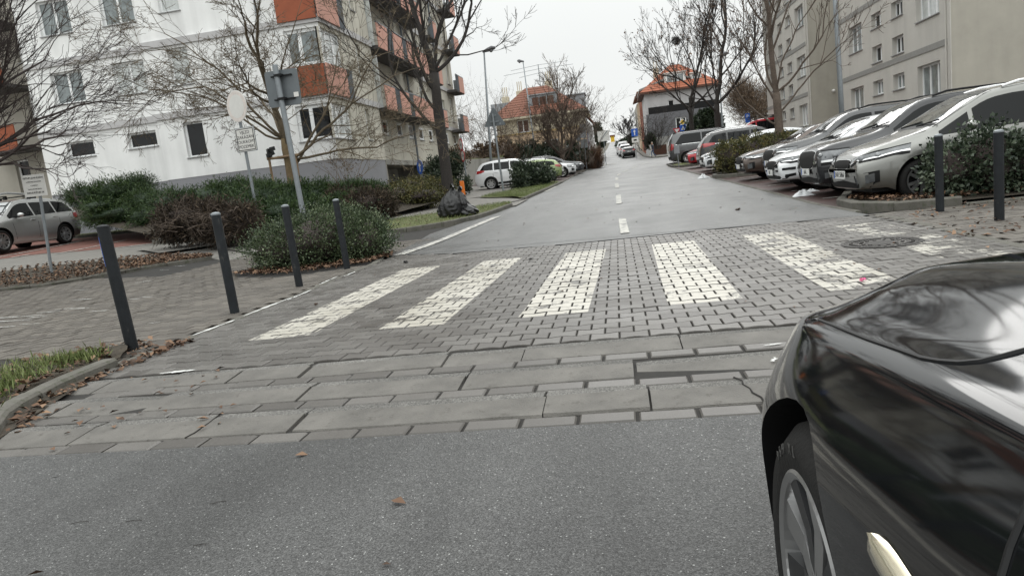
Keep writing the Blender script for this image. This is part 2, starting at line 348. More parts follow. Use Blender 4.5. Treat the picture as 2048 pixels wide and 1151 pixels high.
M_zinc = mat('zinc', (.3, .32, .34), .5, metal=.3, var=.15, streak=.25)
M_cream = mat('render_cream', (.56, .5, .38), .9, var=.08, streak=.15)
M_peach = mat('render_peach', (.5, .37, .25), .9, var=.08, streak=.15)
M_dkgrey = mat('render_dark', (.15, .15, .16), .9, var=.08)
M_fence = mat('fence_brown', (.1, .045, .03), .8, var=.2)
M_snow = mat('snow', (.62, .63, .64), .7, var=.05, bump=.3)
M_bag = mat('bin_bag', (.006, .006, .0065), .34, var=.3, scale=9., bump=1., bscale=14., coat=.15, spec=.45)
M_iron = mat('cast_iron', (.03, .027, .025), .55, metal=.5, var=.3, scale=30.)
def leafm(n, a, b_, c, rough=.55): return tone_mat(n, [(0, a), (.5, b_), (1, c)], rough, .25, 2.)
M_juni = leafm('juniper_green', (.012, .028, .009), (.032, .062, .016), (.075, .115, .032))
M_junib = leafm('juniper_dead', (.016, .012, .009), (.045, .032, .022), (.11, .08, .052), .9)
M_coto = leafm('cotoneaster', (.018, .03, .013), (.06, .088, .04), (.18, .21, .12), .45)
M_lau = leafm('laurel', (.012, .022, .012), (.042, .06, .035), (.14, .165, .115), .4)
M_hedge = leafm('hedge_mixed', (.03, .033, .01), (.085, .085, .025), (.2, .16, .06))
M_brownl = leafm('brown_leaves', (.045, .026, .016), (.115, .06, .034), (.25, .155, .095), .75)
M_dryl = leafm('dry_scrub', (.05, .035, .025), (.13, .09, .06), (.24, .17, .11), .85)
M_grass = leafm('grass_blades', (.055, .075, .02), (.12, .155, .045), (.26, .3, .12), .6)
M_ever = leafm('evergreen', (.008, .016, .007), (.022, .036, .016), (.06, .085, .04))
print('materials ok')

# ------------------------------------------------------------------ ground, road, pavements
def resample(pl, n):
    pl = [Vector((p[0], p[1], 0)) for p in pl]; d = [0]
    for i in range(1, len(pl)): d.append(d[-1] + (pl[i] - pl[i - 1]).length)
    o = []
    for k in range(n + 1):
        s = d[-1] * k / n; i = 0
        while i < len(pl) - 2 and d[i + 1] < s: i += 1
        t = (s - d[i]) / max(1e-9, d[i + 1] - d[i]); o.append(pl[i].lerp(pl[i + 1], min(1, t)))
    return o
def strip(name, A, B, dz, m, n=20, k=4, parent=None, jit=0., hump=0., kind='structure', zf=None):
    a, b = resample(A, n), resample(B, n); mb = MB(); P = []
    for i in range(n + 1):
        for j in range(k + 1):
            t = j / k; p = a[i].lerp(b[i], t); w = math.sin(math.pi * t)
            x, y = p.x + random.uniform(-jit, jit), p.y + random.uniform(-jit, jit)
            P.append((x, y, (zf(x, y) if zf else G(x, y)) + dz + hump * w * (.7 + .6 * random.random())))
    mb.add(P, [(i * (k + 1) + j, (i + 1) * (k + 1) + j, (i + 1) * (k + 1) + j + 1, i * (k + 1) + j + 1) for i in range(n) for j in range(k)])
    # face up
    q = [Vector(P[i]) for i in mb.f[0]]
    if (q[1] - q[0]).cross(q[2] - q[1]).z < 0: mb.f = [f[::-1] for f in mb.f]
    o = mb.build(name, m, parent, smooth=True)
    if kind: o['kind'] = kind
    return o
def kerb(name, pl, w, h, side=1, stone=1.0, m=None, down=.12):
    """row of kerb stones; body lies on the side*left of the line"""
    L = sum((Vector(pl[i + 1][:2]) - Vector(pl[i][:2])).length for i in range(len(pl) - 1)); n = max(1, int(round(L / stone)))
    sub = 4; q = resample(pl, n * sub); mb = MB()
    for s in range(n):
        pts = q[s * sub:(s + 1) * sub + 1]
        P = []; dz0 = random.uniform(-.006, .006)
        for i, p in enumerate(pts):
            t = (pts[min(i + 1, sub)] - pts[max(0, i - 1)]).normalized(); nn = Vector((-t.y, t.x, 0)) * side
            g = .006 if i == 0 else (-.006 if i == sub else 0)
            c = p + t * g; z = G(c.x, c.y) + dz0
            for off, zz in ((0, -down), (0, h - .02), (.018, h), (w - .01, h), (w, h - .01), (w, -down)):
                r = c + nn * off; P.append((r.x, r.y, z + zz))
        fs = [(i * 6 + j, (i + 1) * 6 + j, (i + 1) * 6 + j + 1, i * 6 + j + 1) for i in range(sub) for j in range(5)]
        fs += [tuple(range(5, -1, -1)), tuple(range(sub * 6, sub * 6 + 6))]
        if side > 0: fs = [f[::-1] for f in fs]
        mb.add(P, fs)
    o = mb.build(name, m or M_kerb); o['kind'] = 'structure'; return o
def bricks(name, x0, x1, y0, y1, m, inside=None, bl=.2, bw=.155, amp=.013, zf=None, gap=.009, dz=0.):
    mb = MB(); mb.t = []; rows = int((y1 - y0) / bw); N = 6
    bed = zf or G
    for r in range(rows):
        yb = y0 + r * bw; off = (r % 2) * bl / 2
        n = int((x1 - x0) / bl) + 2
        for i in range(n):
            xa = x0 + i * bl - off; xb = xa + bl; xc = (xa + xb) / 2; yc = yb + bw / 2
            if xc < x0 or xc > x1 or (inside and not inside(xc, yc)): continue
            z = bed(xc, yc) + dz + random.gauss(0, .0018); tx, ty = random.gauss(0, .006), random.gauss(0, .008)
            top = []; low = []
            for j in range(N + 1):
                x = xa + gap / 2 + (bl - gap) * j / N; ph = 2 * math.pi * (x - xa) / bl
                top.append((x, yb + bw - gap / 2 + amp * math.cos(ph))); low.append((x, yb + gap / 2 - amp * math.cos(ph)))
            ring = low + top[::-1]; k = len(ring); ins = 1 - .004 / .08
            P = [(xc + (x - xc) * ins, yc + (y - yc) * ins, z + (x - xc) * tx + (y - yc) * ty) for x, y in ring]
            P += [(x, y, z - .006) for x, y in ring] + [(x, y, z - .03) for x, y in ring]
            fs = [tuple(range(k))] + [(l * k + a, (l + 1) * k + a, (l + 1) * k + (a + 1) % k, l * k + (a + 1) % k) for l in (0, 1) for a in range(k)]
            mb.add(P, fs); t = random.random() ** 1.2; mb.t += [t] * len(fs)
    o = mb.build(name, m); o['kind'] = 'structure'; return o

# base sheet to the horizon
xs = [-900, -400, -200, -120, -80, -60, -45, -35.6, -30, -25, -20, -15, -10, -5.6, -3, 0, 3, 6, 10, 20, 40, 80, 150, 400, 900]
ys = [-60, -20, -8, -2, 2, 6, 10, 14, 20, 30, 40, 50, 65, 80, 95, 110, 125, 150, 180, 215, 250, 320, 500, 900, 1500]
mb = MB(); mb.add([(x, y, G(x, y) - .075) for y in ys for x in xs], [(j * len(xs) + i, j * len(xs) + i + 1, (j + 1) * len(xs) + i + 1, (j + 1) * len(xs) + i) for j in range(len(ys) - 1) for i in range(len(xs) - 1)])
mb.build('ground', M_ground)['kind'] = 'structure'
# asphalt in front of the raised crossing
strip('road_near', [(-30, -8), (-30, 3.0)], [(16, -8), (16, 3.0)], 0, M_asph_near, 6, 10)
# road beyond the crossing: to the bend, then the uphill street
EDGE = [(-4.1, 12.4), (-2.94, 11.6), (-2.04, 11.46), (-.9, 11.25), (.4, 11.22), (1.21, 11.27), (2.25, 11.17), (3.1, 11.0), (3.62, 10.95)]
strip('road', [(-4.3, 12.3), (-4.6, 16.5), (-3.6, 24), (-3.3, 32), (-3.1, 45), (-2.6, 60), (-2.6, 72), (-6, 84)],
      [(3.62, 10.95), (3.62, 16), (3.55, 24), (3.4, 34), (3.35, 46), (3.6, 53), (8, 66), (26, 82)], 0, M_asph_far, 70, 12)
strip('road_mouth', EDGE, [(-4.3, 12.6), (3.62, 12.6)], -.003, M_asph_far, 16, 3)
strip('side_street', [(-3.6, 83.5), (-2.6, 95), (-2.5, 110), (-2.2, 140), (-1.6, 180), (-1.2, 250)],
      [(5.2, 81), (4.3, 88), (4.2, 110), (4.0, 140), (3.6, 180), (3.4, 250)], .004, M_asph_far, 60, 6)
strip('cross_road', [(5, 66), (20, 76), (60, 84)], [(5, 84), (20, 86), (60, 94)], -.003, M_asph_far, 20, 6)
# bed under all pavers
strip('paver_bed', [(-4.35, 2.9), (-4.35, 12.5)], [(4.2, 2.9), (4.2, 11.3)], -.015, M_joint, 12, 6)
def edge_y(x):
    for (xa, ya), (xb, yb) in zip(EDGE, EDGE[1:]):
        if xa <= x <= xb: return ya + (yb - ya) * (x - xa) / (xb - xa)
    return 11.
bricks('raised_crossing', -4.08, 3.62, 4.6, 12.4, M_pav_table, lambda x, y: y < edge_y(x) - .08)
# ramp of slabs and brick rows
mb = MB(); mr = MB(); mq = MB(); mq.t = []; mk_ = MB()
y = 3.0
for row in range(3):
    x = -4.25 + random.uniform(-.15, 0); w = .15
    while x < 4.2:
        if x > -4.0 + (row * .05): mq.bbox((x + .133, y + w / 2 + .004, -.026 + random.gauss(0, .002)), (.256, w - .03, .05), .008); mq.t += [random.random()] * 10
        x += .272
    y += w
    x = -3.85 - row * .12 + random.uniform(-.3, 0); d = .37; c = d * .66; nseg = 6
    while x < 4.2:
        L = random.choice((1.0, 1.02, .98, 1.3, .52, .65)); ga = random.choice((.006, .008, .01, .014, .03)); tl = random.gauss(0, .006); zt = .005 + random.gauss(0, .004); a, b = x + ga / 2, x + L - ga / 2
        ch = [random.uniform(0, .014) if random.random() < .4 else random.uniform(0, .004) for _ in range(nseg + 1)]; je = [random.uniform(-.01, .01) for _ in range(4)]
        for (m_, ya, yb, za, zb, fr) in ((mb, y + .011, y + c, zt - .012, zt + .004, True), (mr, y + c, y + d - .014, zt + .004, zt - .004, False)):
            P = []
            for i in range(nseg + 1):
                xx = a + (b - a) * i / nseg + (je[0 if fr else 1] if i in (0, nseg) else 0); cu = ch[i] if fr else 0; dz = tl * (i / nseg - .5)
                P += [(xx, ya + cu * .5, -.06), (xx, ya + cu * .5, za - .012 - cu + dz if fr else za - .01 + dz), (xx, ya + (.008 if fr else 0) + cu, za + dz), (xx, yb - (0 if fr else .006), zb + dz), (xx, yb, -.06)]
            m_.add(P, [(i * 5 + j, (i + 1) * 5 + j, (i + 1) * 5 + j + 1, i * 5 + j + 1) for i in range(nseg) for j in range(4)] + [(4, 3, 2, 1, 0), tuple(nseg * 5 + k for k in range(5))])
        if random.random() < .45 and L > .8:
            xc = a + (b - a) * random.uniform(.25, .75); sk = random.uniform(-.09, .09); pts = [(xc + sk * k / 6 + random.uniform(-.014, .014), y + .012 + (d - .02) * k / 6, zt - .012 + .016 * min(1, k / 4) + .001) for k in range(7)]; mk_.tube(pts, [random.uniform(.003, .006) for _ in pts], 4)
        x += L
    y += d
mk_.build('ramp_cracks', M_joint)['kind'] = 'structure'
mb.build('ramp_slabs', M_slab)['kind'] = 'structure'; mr.build('ramp_slab_rough_edge', M_slabrough)['kind'] = 'structure'
mq.build('ramp_bricks', M_pav_table)['kind'] = 'structure'
# left plaza
def in_plaza(x, y):
    if x > -4.24 or y < 5.0: return False
    if y < 5.75 and x < -4.5 and y < 5.75 - .35 * max(0, (-x - 4.6)) * .3: return False
    # bush bed and leaf island cut out
    if ((x + 5.55) / 1.5) ** 2 + ((y - 12.1) / 1.55) ** 2 < 1: return False
    if y > 12.35 + (x + 10.3) * -.25 and x < -8.6: return False
    return y < 15.6
strip('plaza_bed', [(-17, 4.8), (-17, 18)], [(-4.2, 4.8), (-4.2, 18)], -.015, M_joint, 14, 14)
bricks('plaza_paving', -16, -4.24, 5.0, 15.5, M_pav_side, in_plaza)
kerb('flush_kerb', [(-4.16, 5.0), (-4.1, 5.6), (-4.07, 8.0), (-4.14, 10.2), (-4.13, 11.2), (-4.3, 12.1), (-4.75, 13.3), (-5.4, 14.2)], .11, .003, 1, .9)
kerb('corner_kerb', [(-3.62, 3.3), (-3.95, 3.75), (-4.14, 4.4), (-4.17, 5.0)], .13, .065, 1, .9)
strip('grass_verge', [(-3.76, 3.36), (-4.05, 3.75), (-4.27, 4.4), (-4.3, 5.2)], [(-8, 3.2), (-7.5, 4.6), (-6.3, 5.0), (-4.6, 5.75)], .02, M_soil, 12, 8, jit=.02, hump=.05)
strip('verge_far_side', [(-3.5, 3.02), (-8, 3.03), (-30, 3.03)], [(-4.3, 5.2), (-8, 5.3), (-30, 6.5)], .012, M_soil, 16, 6)
# leaf island, lane, red lot, walk behind
isl_f = [tp(*p) for p in ((-60, 590), (0, 583), (90, 573), (180, 558), (300, 536), (425, 518))]
isl_b = [tp(*p) for p in ((-60, 551), (0, 545), (100, 533), (200, 524), (320, 513), (424, 516))]
strip('leaf_island', isl_f, isl_b, .03, M_soil, 24, 6, jit=.02, hump=.05)
kerb('island_kerb', isl_f, .06, .07, 1, 1.)
strip('parking_lane', isl_b, [tp(*p) for p in ((-60, 521), (22, 515), (91, 506), (160, 502), (306, 486), (520, 495))], -.008, M_pave, 24, 6)
strip('lane_front', [tp(425, 516), tp(420, 493)], [tp(560, 535), tp(530, 497)], -.012, M_pave, 8, 6)
red_f = [tp(*p) for p in ((-80, 526), (22, 515), (91, 506), (160, 502), (306, 486))]
red_b = [tp(*p) for p in ((-80, 498), (22, 490), (91, 481), (160, 476), (300, 462))]
strip('red_parking', red_f, red_b, .0, M_redlot, 20, 6)
def line(name, pts, w, m=None, dz=.014, n=None):
    a = [Vector((p[0], p[1])) for p in pts]; L, Rr = [], []
    for i, p in enumerate(a):
        t = (a[min(i + 1, len(a) - 1)] - a[max(0, i - 1)]).normalized(); nn = Vector((-t.y, t.x)) * w / 2
        L.append(p + nn); Rr.append(p - nn)
    return strip(name, Rr, L, dz, m or M_white_line, n or max(2, int((a[-1] - a[0]).length / .7)), 1)
line('lot_line', [tp(-40, 521), tp(60, 503), tp(164, 482)], .12)
line('lot_line', [tp(112, 508), tp(180, 495), tp(253, 480)], .12)
line('lot_line', [tp(22, 516), tp(60, 509)], .12); line('lot_line', [tp(230, 496), tp(306, 487)], .12)
wf = [tp(*p) for p in ((-80, 498), (22, 490), (91, 481), (160, 475), (312, 459), (330, 470))]
wb = [tp(*p) for p in ((-80, 478), (22, 470), (91, 465), (160, 459), (312, 444), (335, 440))]
strip('lot_verge', wf, [tp(*p) for p in ((-80, 493), (22, 485), (91, 476), (160, 470), (312, 455), (330, 466))], .05, M_turf, 20, 3, jit=.03, hump=.03)
strip('lot_walk', [tp(*p) for p in ((-80, 492), (22, 484), (91, 475), (160, 469), (312, 454), (330, 465))], wb, .03, M_pave, 20, 4)
kerb('lot_kerb', wf, .1, .1, 1, 1.)
# left pavement past the bushes, lawn strips and their kerbs
LK = [(-6.5, 17.2), (-5.9, 17.6), (-5.2, 17.9), (-4.6, 18.4), (-4.0, 19.6), (-3.72, 21.5), (-3.55, 23.4)]
kerb('lawn_kerb', LK, .14, .12, 1, 1.)
strip('lawn_strip', [(p[0] - .12, p[1] + .1) for p in LK], [(-9.6, 19.2), (-8.5, 20.6), (-7.4, 21.6), (-6.4, 22.6), (-5.5, 23.4), (-4.7, 24.2), (-3.7, 24.3)], .1, M_turf, 20, 6, jit=.03, hump=.04)
strip('pavement_left', [(-12, 16.6), (-9.6, 19.2), (-7.4, 21.6), (-5.5, 23.4), (-4.2, 24.4), (-3.5, 26.4)], [(-14, 18.4), (-12.2, 21.5), (-9.6, 25.8), (-8.6, 29), (-7.6, 31.5), (-5.2, 31.2)], .06, M_pave, 24, 8)
strip('pavement_corner', [(-4.9, 14.0), (-5.9, 17.5)], [(-8.6, 15.2), (-11.5, 18.0)], .02, M_pave, 8, 6)
strip('driveway', [(-3.42, 23.3), (-3.4, 26.5)], [(-6.4, 23.0), (-7.4, 31.4)], .035, M_pave, 8, 6)
kerb('dropped_kerb', [(-3.55, 23.4), (-3.5, 26.4)], .14, .03, 1, 1.)
LK2 = [(-3.5, 26.4), (-3.42, 29), (-3.3, 31), (-3.2, 33.5)]
kerb('lawn_kerb', LK2, .14, .12, 1, 1.)
strip('lawn_strip', [(p[0] - .12, p[1]) for p in LK2], [(-4.4, 28.4), (-6.2, 31.0), (-6.1, 33.2), (-5.2, 36)], .1, M_turf, 16, 6, jit=.03, hump=.04)
kerb('lawn_kerb', [(-3.2, 33.5), (-3.12, 37), (-3.05, 40)], .14, .1, 1, 1.)
strip('lawn_strip', [(-3.3, 33.5), (-3.2, 40)], [(-5.2, 36), (-4.9, 40.5)], .09, M_turf, 12, 4, jit=.03, hump=.04)
strip('pavement_lot', [(-7.6, 31.5), (-6.2, 33.2), (-5.2, 36), (-5, 41)], [(-10.6, 31), (-11, 38), (-11.4, 44), (-10.8, 50)], .02, M_pave, 16, 6)
strip('parking_left', [(-3.1, 40), (-3.0, 50), (-2.7, 60)], [(-12, 40), (-11, 50), (-8, 60)], .01, M_pav_red, 16, 6)
kerb('parking_edge', [(-3.05, 40), (-2.95, 52), (-2.6, 63), (-1.6, 70)], .12, .05, 1, 1.)
strip('planted_edge', [(-2.7, 58), (-2.6, 64), (-1.7, 70)], [(-9, 59), (-8, 70), (-6, 74)], .05, M_soil, 12, 5, jit=.05, hump=.1)
# right: parking, corner bed, pavement
strip('parking_right', [(3.66, 12.0), (3.6, 24), (3.46, 34), (3.42, 50)], [(10.4, 14.2), (10.6, 24), (10.6, 34), (10.6, 56)], .006, M_pav_red, 40, 6)
kerb('parking_edge', [(3.62, 11.6), (3.58, 24), (3.42, 34), (3.37, 48)], .1, .015, -1, 1.)
kerb('bed_kerb', [(4.35, 14.6), (3.78, 13.1), (3.7, 12.0), (4.02, 11.15), (4.9, 11.0)], .15, .13, 1, 1.)
strip('corner_bed', [(3.9, 13.3), (3.85, 12.1), (4.1, 11.3), (4.9, 11.15), (9.5, 11.2)], [(4.55, 14.4), (5.6, 14.2), (6.5, 14.1), (7.8, 14.1), (9.9, 14.1)], .06, M_soil, 24, 8, jit=.02, hump=.06)
kerb('bed_kerb', [(4.95, 11.0), (12.5, 11.12)], .1, .03, 1, 1.)
strip('pavement_bed', [(3.55, 3), (3.65, 11.3)], [(14, 3), (14, 11.3)], -.015, M_joint, 10, 6)
kerb('flush_kerb', [(3.36, 4.6), (3.44, 6.4), (3.6, 9.0), (3.66, 10.9)], .12, .003, -1, .9)
bricks('pavement_right', 3.6, 12.5, 4.4, 11.15, M_pav_side, lambda x, y: x > 3.62 and (x > 4.85 or y < 11.0))
for yb in (14.75, 17.3, 19.85, 22.4, 24.9, 28.9, 31.9, 34.6):
    line('bay_line', [(4.0, yb), (9.5, yb + .3)], .1, dz=.02)
# island between the bays
kerb('island_kerb', [(9.2, 28.3), (4.0, 28.0), (3.55, 27.6), (3.5, 26.5), (3.85, 26.0), (9.2, 26.0)], .14, .14, 1, 1.)
strip('hedge_bed', [(3.7, 26.2), (9.2, 26.2)], [(3.7, 27.8), (9.2, 28.1)], .1, M_soil, 10, 4, jit=.02, hump=.03)
kerb('island_kerb', [(5.6, 42.6), (4.0, 42.2), (3.5, 44.0), (3.5, 47.5), (4.2, 48.4)], .14, .12, 1, 1.)
strip('turf_island', [(3.65, 43.9), (3.65, 47.4)], [(5.4, 42.8), (4.6, 48)], .08, M_turf, 8, 4, jit=.03, hump=.03)
# far pavements by the junction
strip('pavement_far', [(4.4, 88), (6.0, 86.2), (12, 87.5), (26, 90)], [(4.6, 98), (8, 96), (14, 96), (26, 97)], .07, M_pave, 16, 4)
strip('pavement_far', [(4.35, 88), (4.3, 110), (4.1, 140), (3.7, 180)], [(6.6, 92), (6.6, 110), (6.2, 140), (5.6, 180)], .08, M_pave, 30, 3)
strip('pavement_far', [(-2.7, 84), (-2.6, 110), (-2.3, 140)], [(-4.5, 86), (-4.4, 110), (-4.0, 140)], .08, M_pave, 20, 3)
kerb('far_kerb', [(12, 87.4), (6.0, 86.1), (4.7, 87.2), (4.35, 90), (4.25, 110), (4.05, 140)], .16, .1, -1, 2.)
strip('traffic_island', [(-2.0, 74.5), (.2, 76)], [(-2.3, 77), (-.2, 77.6)], .05, M_conc, 6, 3)
# markings
CL = [(.05, 11.95), (.03, 15.1), None, (-.01, 19.4), (-.01, 23.2), None, (-.02, 27.6), (-.04, 31.5), None, (-.02, 35), (0, 38), None, (.05, 41), (.2, 44), None, (.4, 46.5), (.9, 50.5), None, (1.1, 52.5), (1.7, 57), None, (2.1, 60), (3.0, 66), None, (3.7, 69), (5.2, 74), None]
seg = []
for p in CL:
    if p is None: line('centre_dash', seg, .15); seg = []
    else: seg.append(p)
line('edge_line', [(-4.05, 12.2), (-3.8, 15), (-3.55, 18.3), (-3.45, 19.6)], .22)
line('edge_line', [(-3.25, 31.2), (-3.1, 35.8)], .22)
line('edge_line', [(-1.9, 69.5), (-1.2, 75.5)], .35, dz=.03); line('stop_line', [(-.2, 80.2), (4.4, 79)], .35, dz=.03)
line('edge_line', [(-2.4, 84), (-2.2, 104)], .2, dz=.03)
# worn paint splashes on the plaza kerb and paving
sp = MB()
def splash(px, py, L, wd, ang=None):
    p = tp(px, py); a = ang if ang is not None else random.uniform(-.3, .3); n = 12; P = []
    for i in range(n + 1):
        t = i / n; ww = wd * math.sin(math.pi * min(1, max(.02, t))) ** .5 * random.uniform(.3, 1)
        x = p.x + (t - .5) * L * math.cos(a); y = p.y + (t - .5) * L * math.sin(a)
        for s in (-1, 1): P.append((x - math.sin(a) * ww * s + random.gauss(0, .006), y + math.cos(a) * ww * s, G(x, y) + .0065))
    sp.add(P, [(2 * i, 2 * i + 2, 2 * i + 3, 2 * i + 1) for i in range(n)])
for q in ((430, 655, .75, .035, 1.5), (540, 612, 1.2, .03, 1.55), (600, 590, .9, .02, 1.6), (655, 562, .9, .02, 1.62), (700, 548, .5, .02, 1.6), (355, 744, .28, .035, .1),
          (30, 634, .9, .02, .05), (20, 642, .7, .015, .0), (100, 624, .4, .02, .1), (130, 618, .3, .015, .1), (75, 634, .3, .015, .1), (160, 617, .3, .02, 0), (200, 622, .3, .015, 0), (165, 599, .35, .02, 0),
          (165, 580, .3, .015, 0), (60, 648, .3, .012, 0), (10, 654, .4, .012, 0), (280, 565, .2, .02, 0), (295, 562, .2, .015, 0), (270, 598, .2, .02, 0), (295, 594, .2, .015, 0), (480, 517, .5, .02, 0), (500, 512, .3, .02, 0),
          (360, 532, .3, .02, 0), (330, 540, .25, .015, 0), (310, 646, .15, .01, 0), (1545, 690, .12, .012, .2), (1548, 720, .08, .012, 1.2), (820, 500, .5, .03, 1.2)):
    splash(*q)
so = sp.build('paint_splashes', M_splash); so['kind'] = 'structure'

# ------------------------------------------------------------------ buildings
def wall(mb, o, u, L, z0, z1, wins, dep=.16, mi=0, rmi=None):
    """wall in plane o + u*a, z; outward normal = u x Z ; wins (a0,a1,za,zb)"""
    o, u = Vector(o), Vector(u); n = u.cross(Vector((0, 0, 1)))
    A = sorted({0., L} | {w[i] for w in wins for i in (0, 1)}); Zs = sorted({z0, z1} | {w[i] for w in wins for i in (2, 3)})
    pt = lambda a, z, d=0: (o + u * a - n * d) + Vector((0, 0, z))
    for i in range(len(A) - 1):
        for j in range(len(Zs) - 1):
            ca, cz = (A[i] + A[i + 1]) / 2, (Zs[j] + Zs[j + 1]) / 2
            if any(w[0] < ca < w[1] and w[2] < cz < w[3] for w in wins): continue
            mb.add([pt(A[i], Zs[j]), pt(A[i + 1], Zs[j]), pt(A[i + 1], Zs[j + 1]), pt(A[i], Zs[j + 1])], [(0, 1, 2, 3)], mi)
    for a0, a1, za, zb in wins:
        c = [(a0, za), (a1, za), (a1, zb), (a0, zb)]
        for k in range(4):
            p, q = c[k], c[(k + 1) % 4]
            mb.add([pt(*p), pt(*q), pt(*q, dep), pt(*p, dep)], [(3, 2, 1, 0)], mi)
def window(parent, o, u, w, dep=.16, lights=2, pane=None, sill=True, fw=.085, ratios=None):
    o, u = Vector(o), Vector(u); Zv = Vector((0, 0, 1)); n = u.cross(Zv); a0, a1, za, zb = w; rz = math.atan2(u.y, u.x)
    def bx(mb, p0, p1, q0, q1, d0, d1):
        c = o + u * ((p0 + p1) / 2) - n * ((d0 + d1) / 2) + Zv * ((q0 + q1) / 2)
        mb.box(c, (p1 - p0, abs(d1 - d0), q1 - q0), rz)
    f = MB(); d0, d1 = dep - .005, dep + .06
    bx(f, a0, a1, za, za + fw, d0, d1); bx(f, a0, a1, zb - fw, zb, d0, d1)
    bx(f, a0, a0 + fw, za + fw, zb - fw, d0, d1); bx(f, a1 - fw, a1, za + fw, zb - fw, d0, d1)
    cuts = ratios or [k / lights for k in range(1, lights)]
    for c in cuts:
        m = a0 + (a1 - a0) * c; bx(f, m - fw * .6, m + fw * .6, za + fw, zb - fw, d0 - .004, d1)
    fo = f.build('window', M_frame, parent)
    g = MB(); bx(g, a0 + fw * .7, a1 - fw * .7, za + fw * .7, zb - fw * .7, dep + .025, dep + .045)
    g.build('pane', pane or random.choice((M_pane, M_pane, M_pane2)), fo)
    if sill:
        s = MB(); bx(s, a0 - .05, a1 + .05, za - .035, za + .003, -.06, dep - .01); s.build('sill', M_sill, fo)
    return fo
X1, Y1 = -11.74, 29.1
A = thing('apartment_block', 'white and beige apartment block with rust red and salmon balcony panels, left of the street', 'apartment block', (-18, 36, G(-18, 36)))
UX, UY = Vector((1, 0, 0)), Vector((0, 1, 0))
TOP = 19.5
fl = [5.8, 8.85, 11.95, 15.0, 18.0]
# front, right section: from x=-19.9 to corner
o1 = (-19.9, Y1, 0); wr = [(1.1, 2.05, 6.88, 8.45), (1.2, 2.15, 3.75, 5.28), (1.1, 2.05, 9.95, 11.4), (1.1, 2.05, 13., 14.5)]
bay = [(6.55, 8.16, z, z + 1.5) for z in (3.78, 6.9, 9.95, 13.0)]
mb = MB(); wall(mb, o1, UX, 8.16, 2.9, TOP, wr + bay, mi=0)
o0 = (-26.2, Y1 + .35, 0)
wl = [(4.45, 5.9, 4.5, 5.2), (1.3, 2.7, 4.45, 5.18), (4.35, 5.95, 6.88, 8.3), (1.2, 2.8, 6.88, 8.3), (4.35, 5.95, 9.9, 11.4), (1.2, 2.8, 9.9, 11.4), (4.35, 5.95, 13, 14.5)]
wall(mb, o0, UX, 6.3, 2.9, TOP, wl, mi=0)
mb.add([(-19.9, Y1, 0), (-19.9, Y1 + .35, 0), (-19.9, Y1 + .35, TOP), (-19.9, Y1, TOP)], [(0, 3, 2, 1)])
mb.add([(-26.2, Y1 + .35, 0), (-26.2, 36, 0), (-26.2, 36, TOP), (-26.2, Y1 + .35, TOP)], [(0, 1, 2, 3)])
mb.build('front_wall', M_white, A)
# side of the corner tower
o2 = (X1, Y1, 0); bs = [(.0, 2.25, z, z + 1.5) for z in (3.78, 6.9, 9.95, 13.)]; ns = [(4.2, 4.75, z, z + 1.5) for z in (3.85, 6.9, 9.95, 13.)]
mb = MB(); wall(mb, o2, UY, 6.4, 2.9, TOP, bs + ns)
mb.add([(X1, 35.5, 0), (-13.0, 35.5, 0), (-13.0, 35.5, TOP), (X1, 35.5, TOP)], [(0, 1, 2, 3)])
# long side
XL = -12.7; gw = [(y - 35.5, y - 35.5 + 1.05, 4.45, 5.3) for y in (38.6, 41.3, 43.7, 46.1, 48.6, 51, 53.4, 56.2)]
up = [(y - 35.5, y - 35.5 + w, z, z + h) for z in (6.3, 9.3, 12.4, 15.4) for y, w, h in ((37, .9, 1.9), (44.6, 1.2, 1.3), (47.6, 1.1, 1.9), (53.4, 1.2, 1.5), (56.6, .9, 1.9))]
wall(mb, (XL, 35.5, 0), UY, 23, 3.05, TOP, gw + up)
mb.add([(XL, 58.5, 0), (-26, 58.5, 0), (-26, 58.5, TOP), (XL, 58.5, TOP)], [(0, 1, 2, 3)])
mb.build('side_wall', M_beige, A)
mb = MB(); mb.add([(-26.2, Y1, TOP), (X1, Y1, TOP), (X1, 58.5, TOP), (-26.2, 58.5, TOP)], [(0, 1, 2, 3)]); mb.b2((-26.5, Y1 - .3, TOP), (X1 + .3, 58.6, TOP + .35)); mb.build('roof', M_zinc, A)
mb = MB(); mb.b2((-19.9, Y1 + .02, -.5), (X1 - .03, Y1 + 6, 2.9)); mb.b2((-26.2, Y1 + .37, -.5), (-19.9, Y1 + 6, 2.9)); mb.b2((X1 - 3, Y1 + .06, -.5), (X1 - .02, 35.4, 2.9)); mb.build('plinth', M_plinth, A)
mb = MB(); mb.b2((XL - 6, 45.5, -.5), (XL - .03, 58.4, 3.02)); mb.build('plinth', M_conc, A)
mb = MB(); mb.b2((XL - 8, 35.6, 2.75), (XL + .25, 46, 3.03)); mb.b2((XL - .1, 45.2, .3), (XL + .2, 45.6, 2.73)); mb.b2((XL - 3.5, 38.7, -.3), (XL - 3.1, 39.1, 2.73)); mb.b2((XL - 1.8, 39.4, 1.85), (XL - 1.5, 45, 2.72)); mb.build('garage_opening', M_conc, A)
mb = MB(); mb.b2((XL - 7.8, 35.7, -.2), (XL - 6.2, 45.2, 2.7)); mb.build('garage_door', M_black, A)
mb = MB()
for z in fl:
    mb.b2((-20.0, Y1 - .09, z - .28), (X1 + .09, Y1 - .002, z)); mb.b2((-26.2, Y1 + .27, z - .28), (-20.02, Y1 + .348, z))
    mb.b2((X1 + .002, Y1 + 2.7, z - .28), (X1 + .1, 35.5, z)); mb.b2((X1 + .002, Y1 + .0, z - .28), (X1 + .09, Y1 + 2.69, z - .002)); mb.b2((XL + .002, 35.6, z - .28), (XL + .1, 58.4, z))
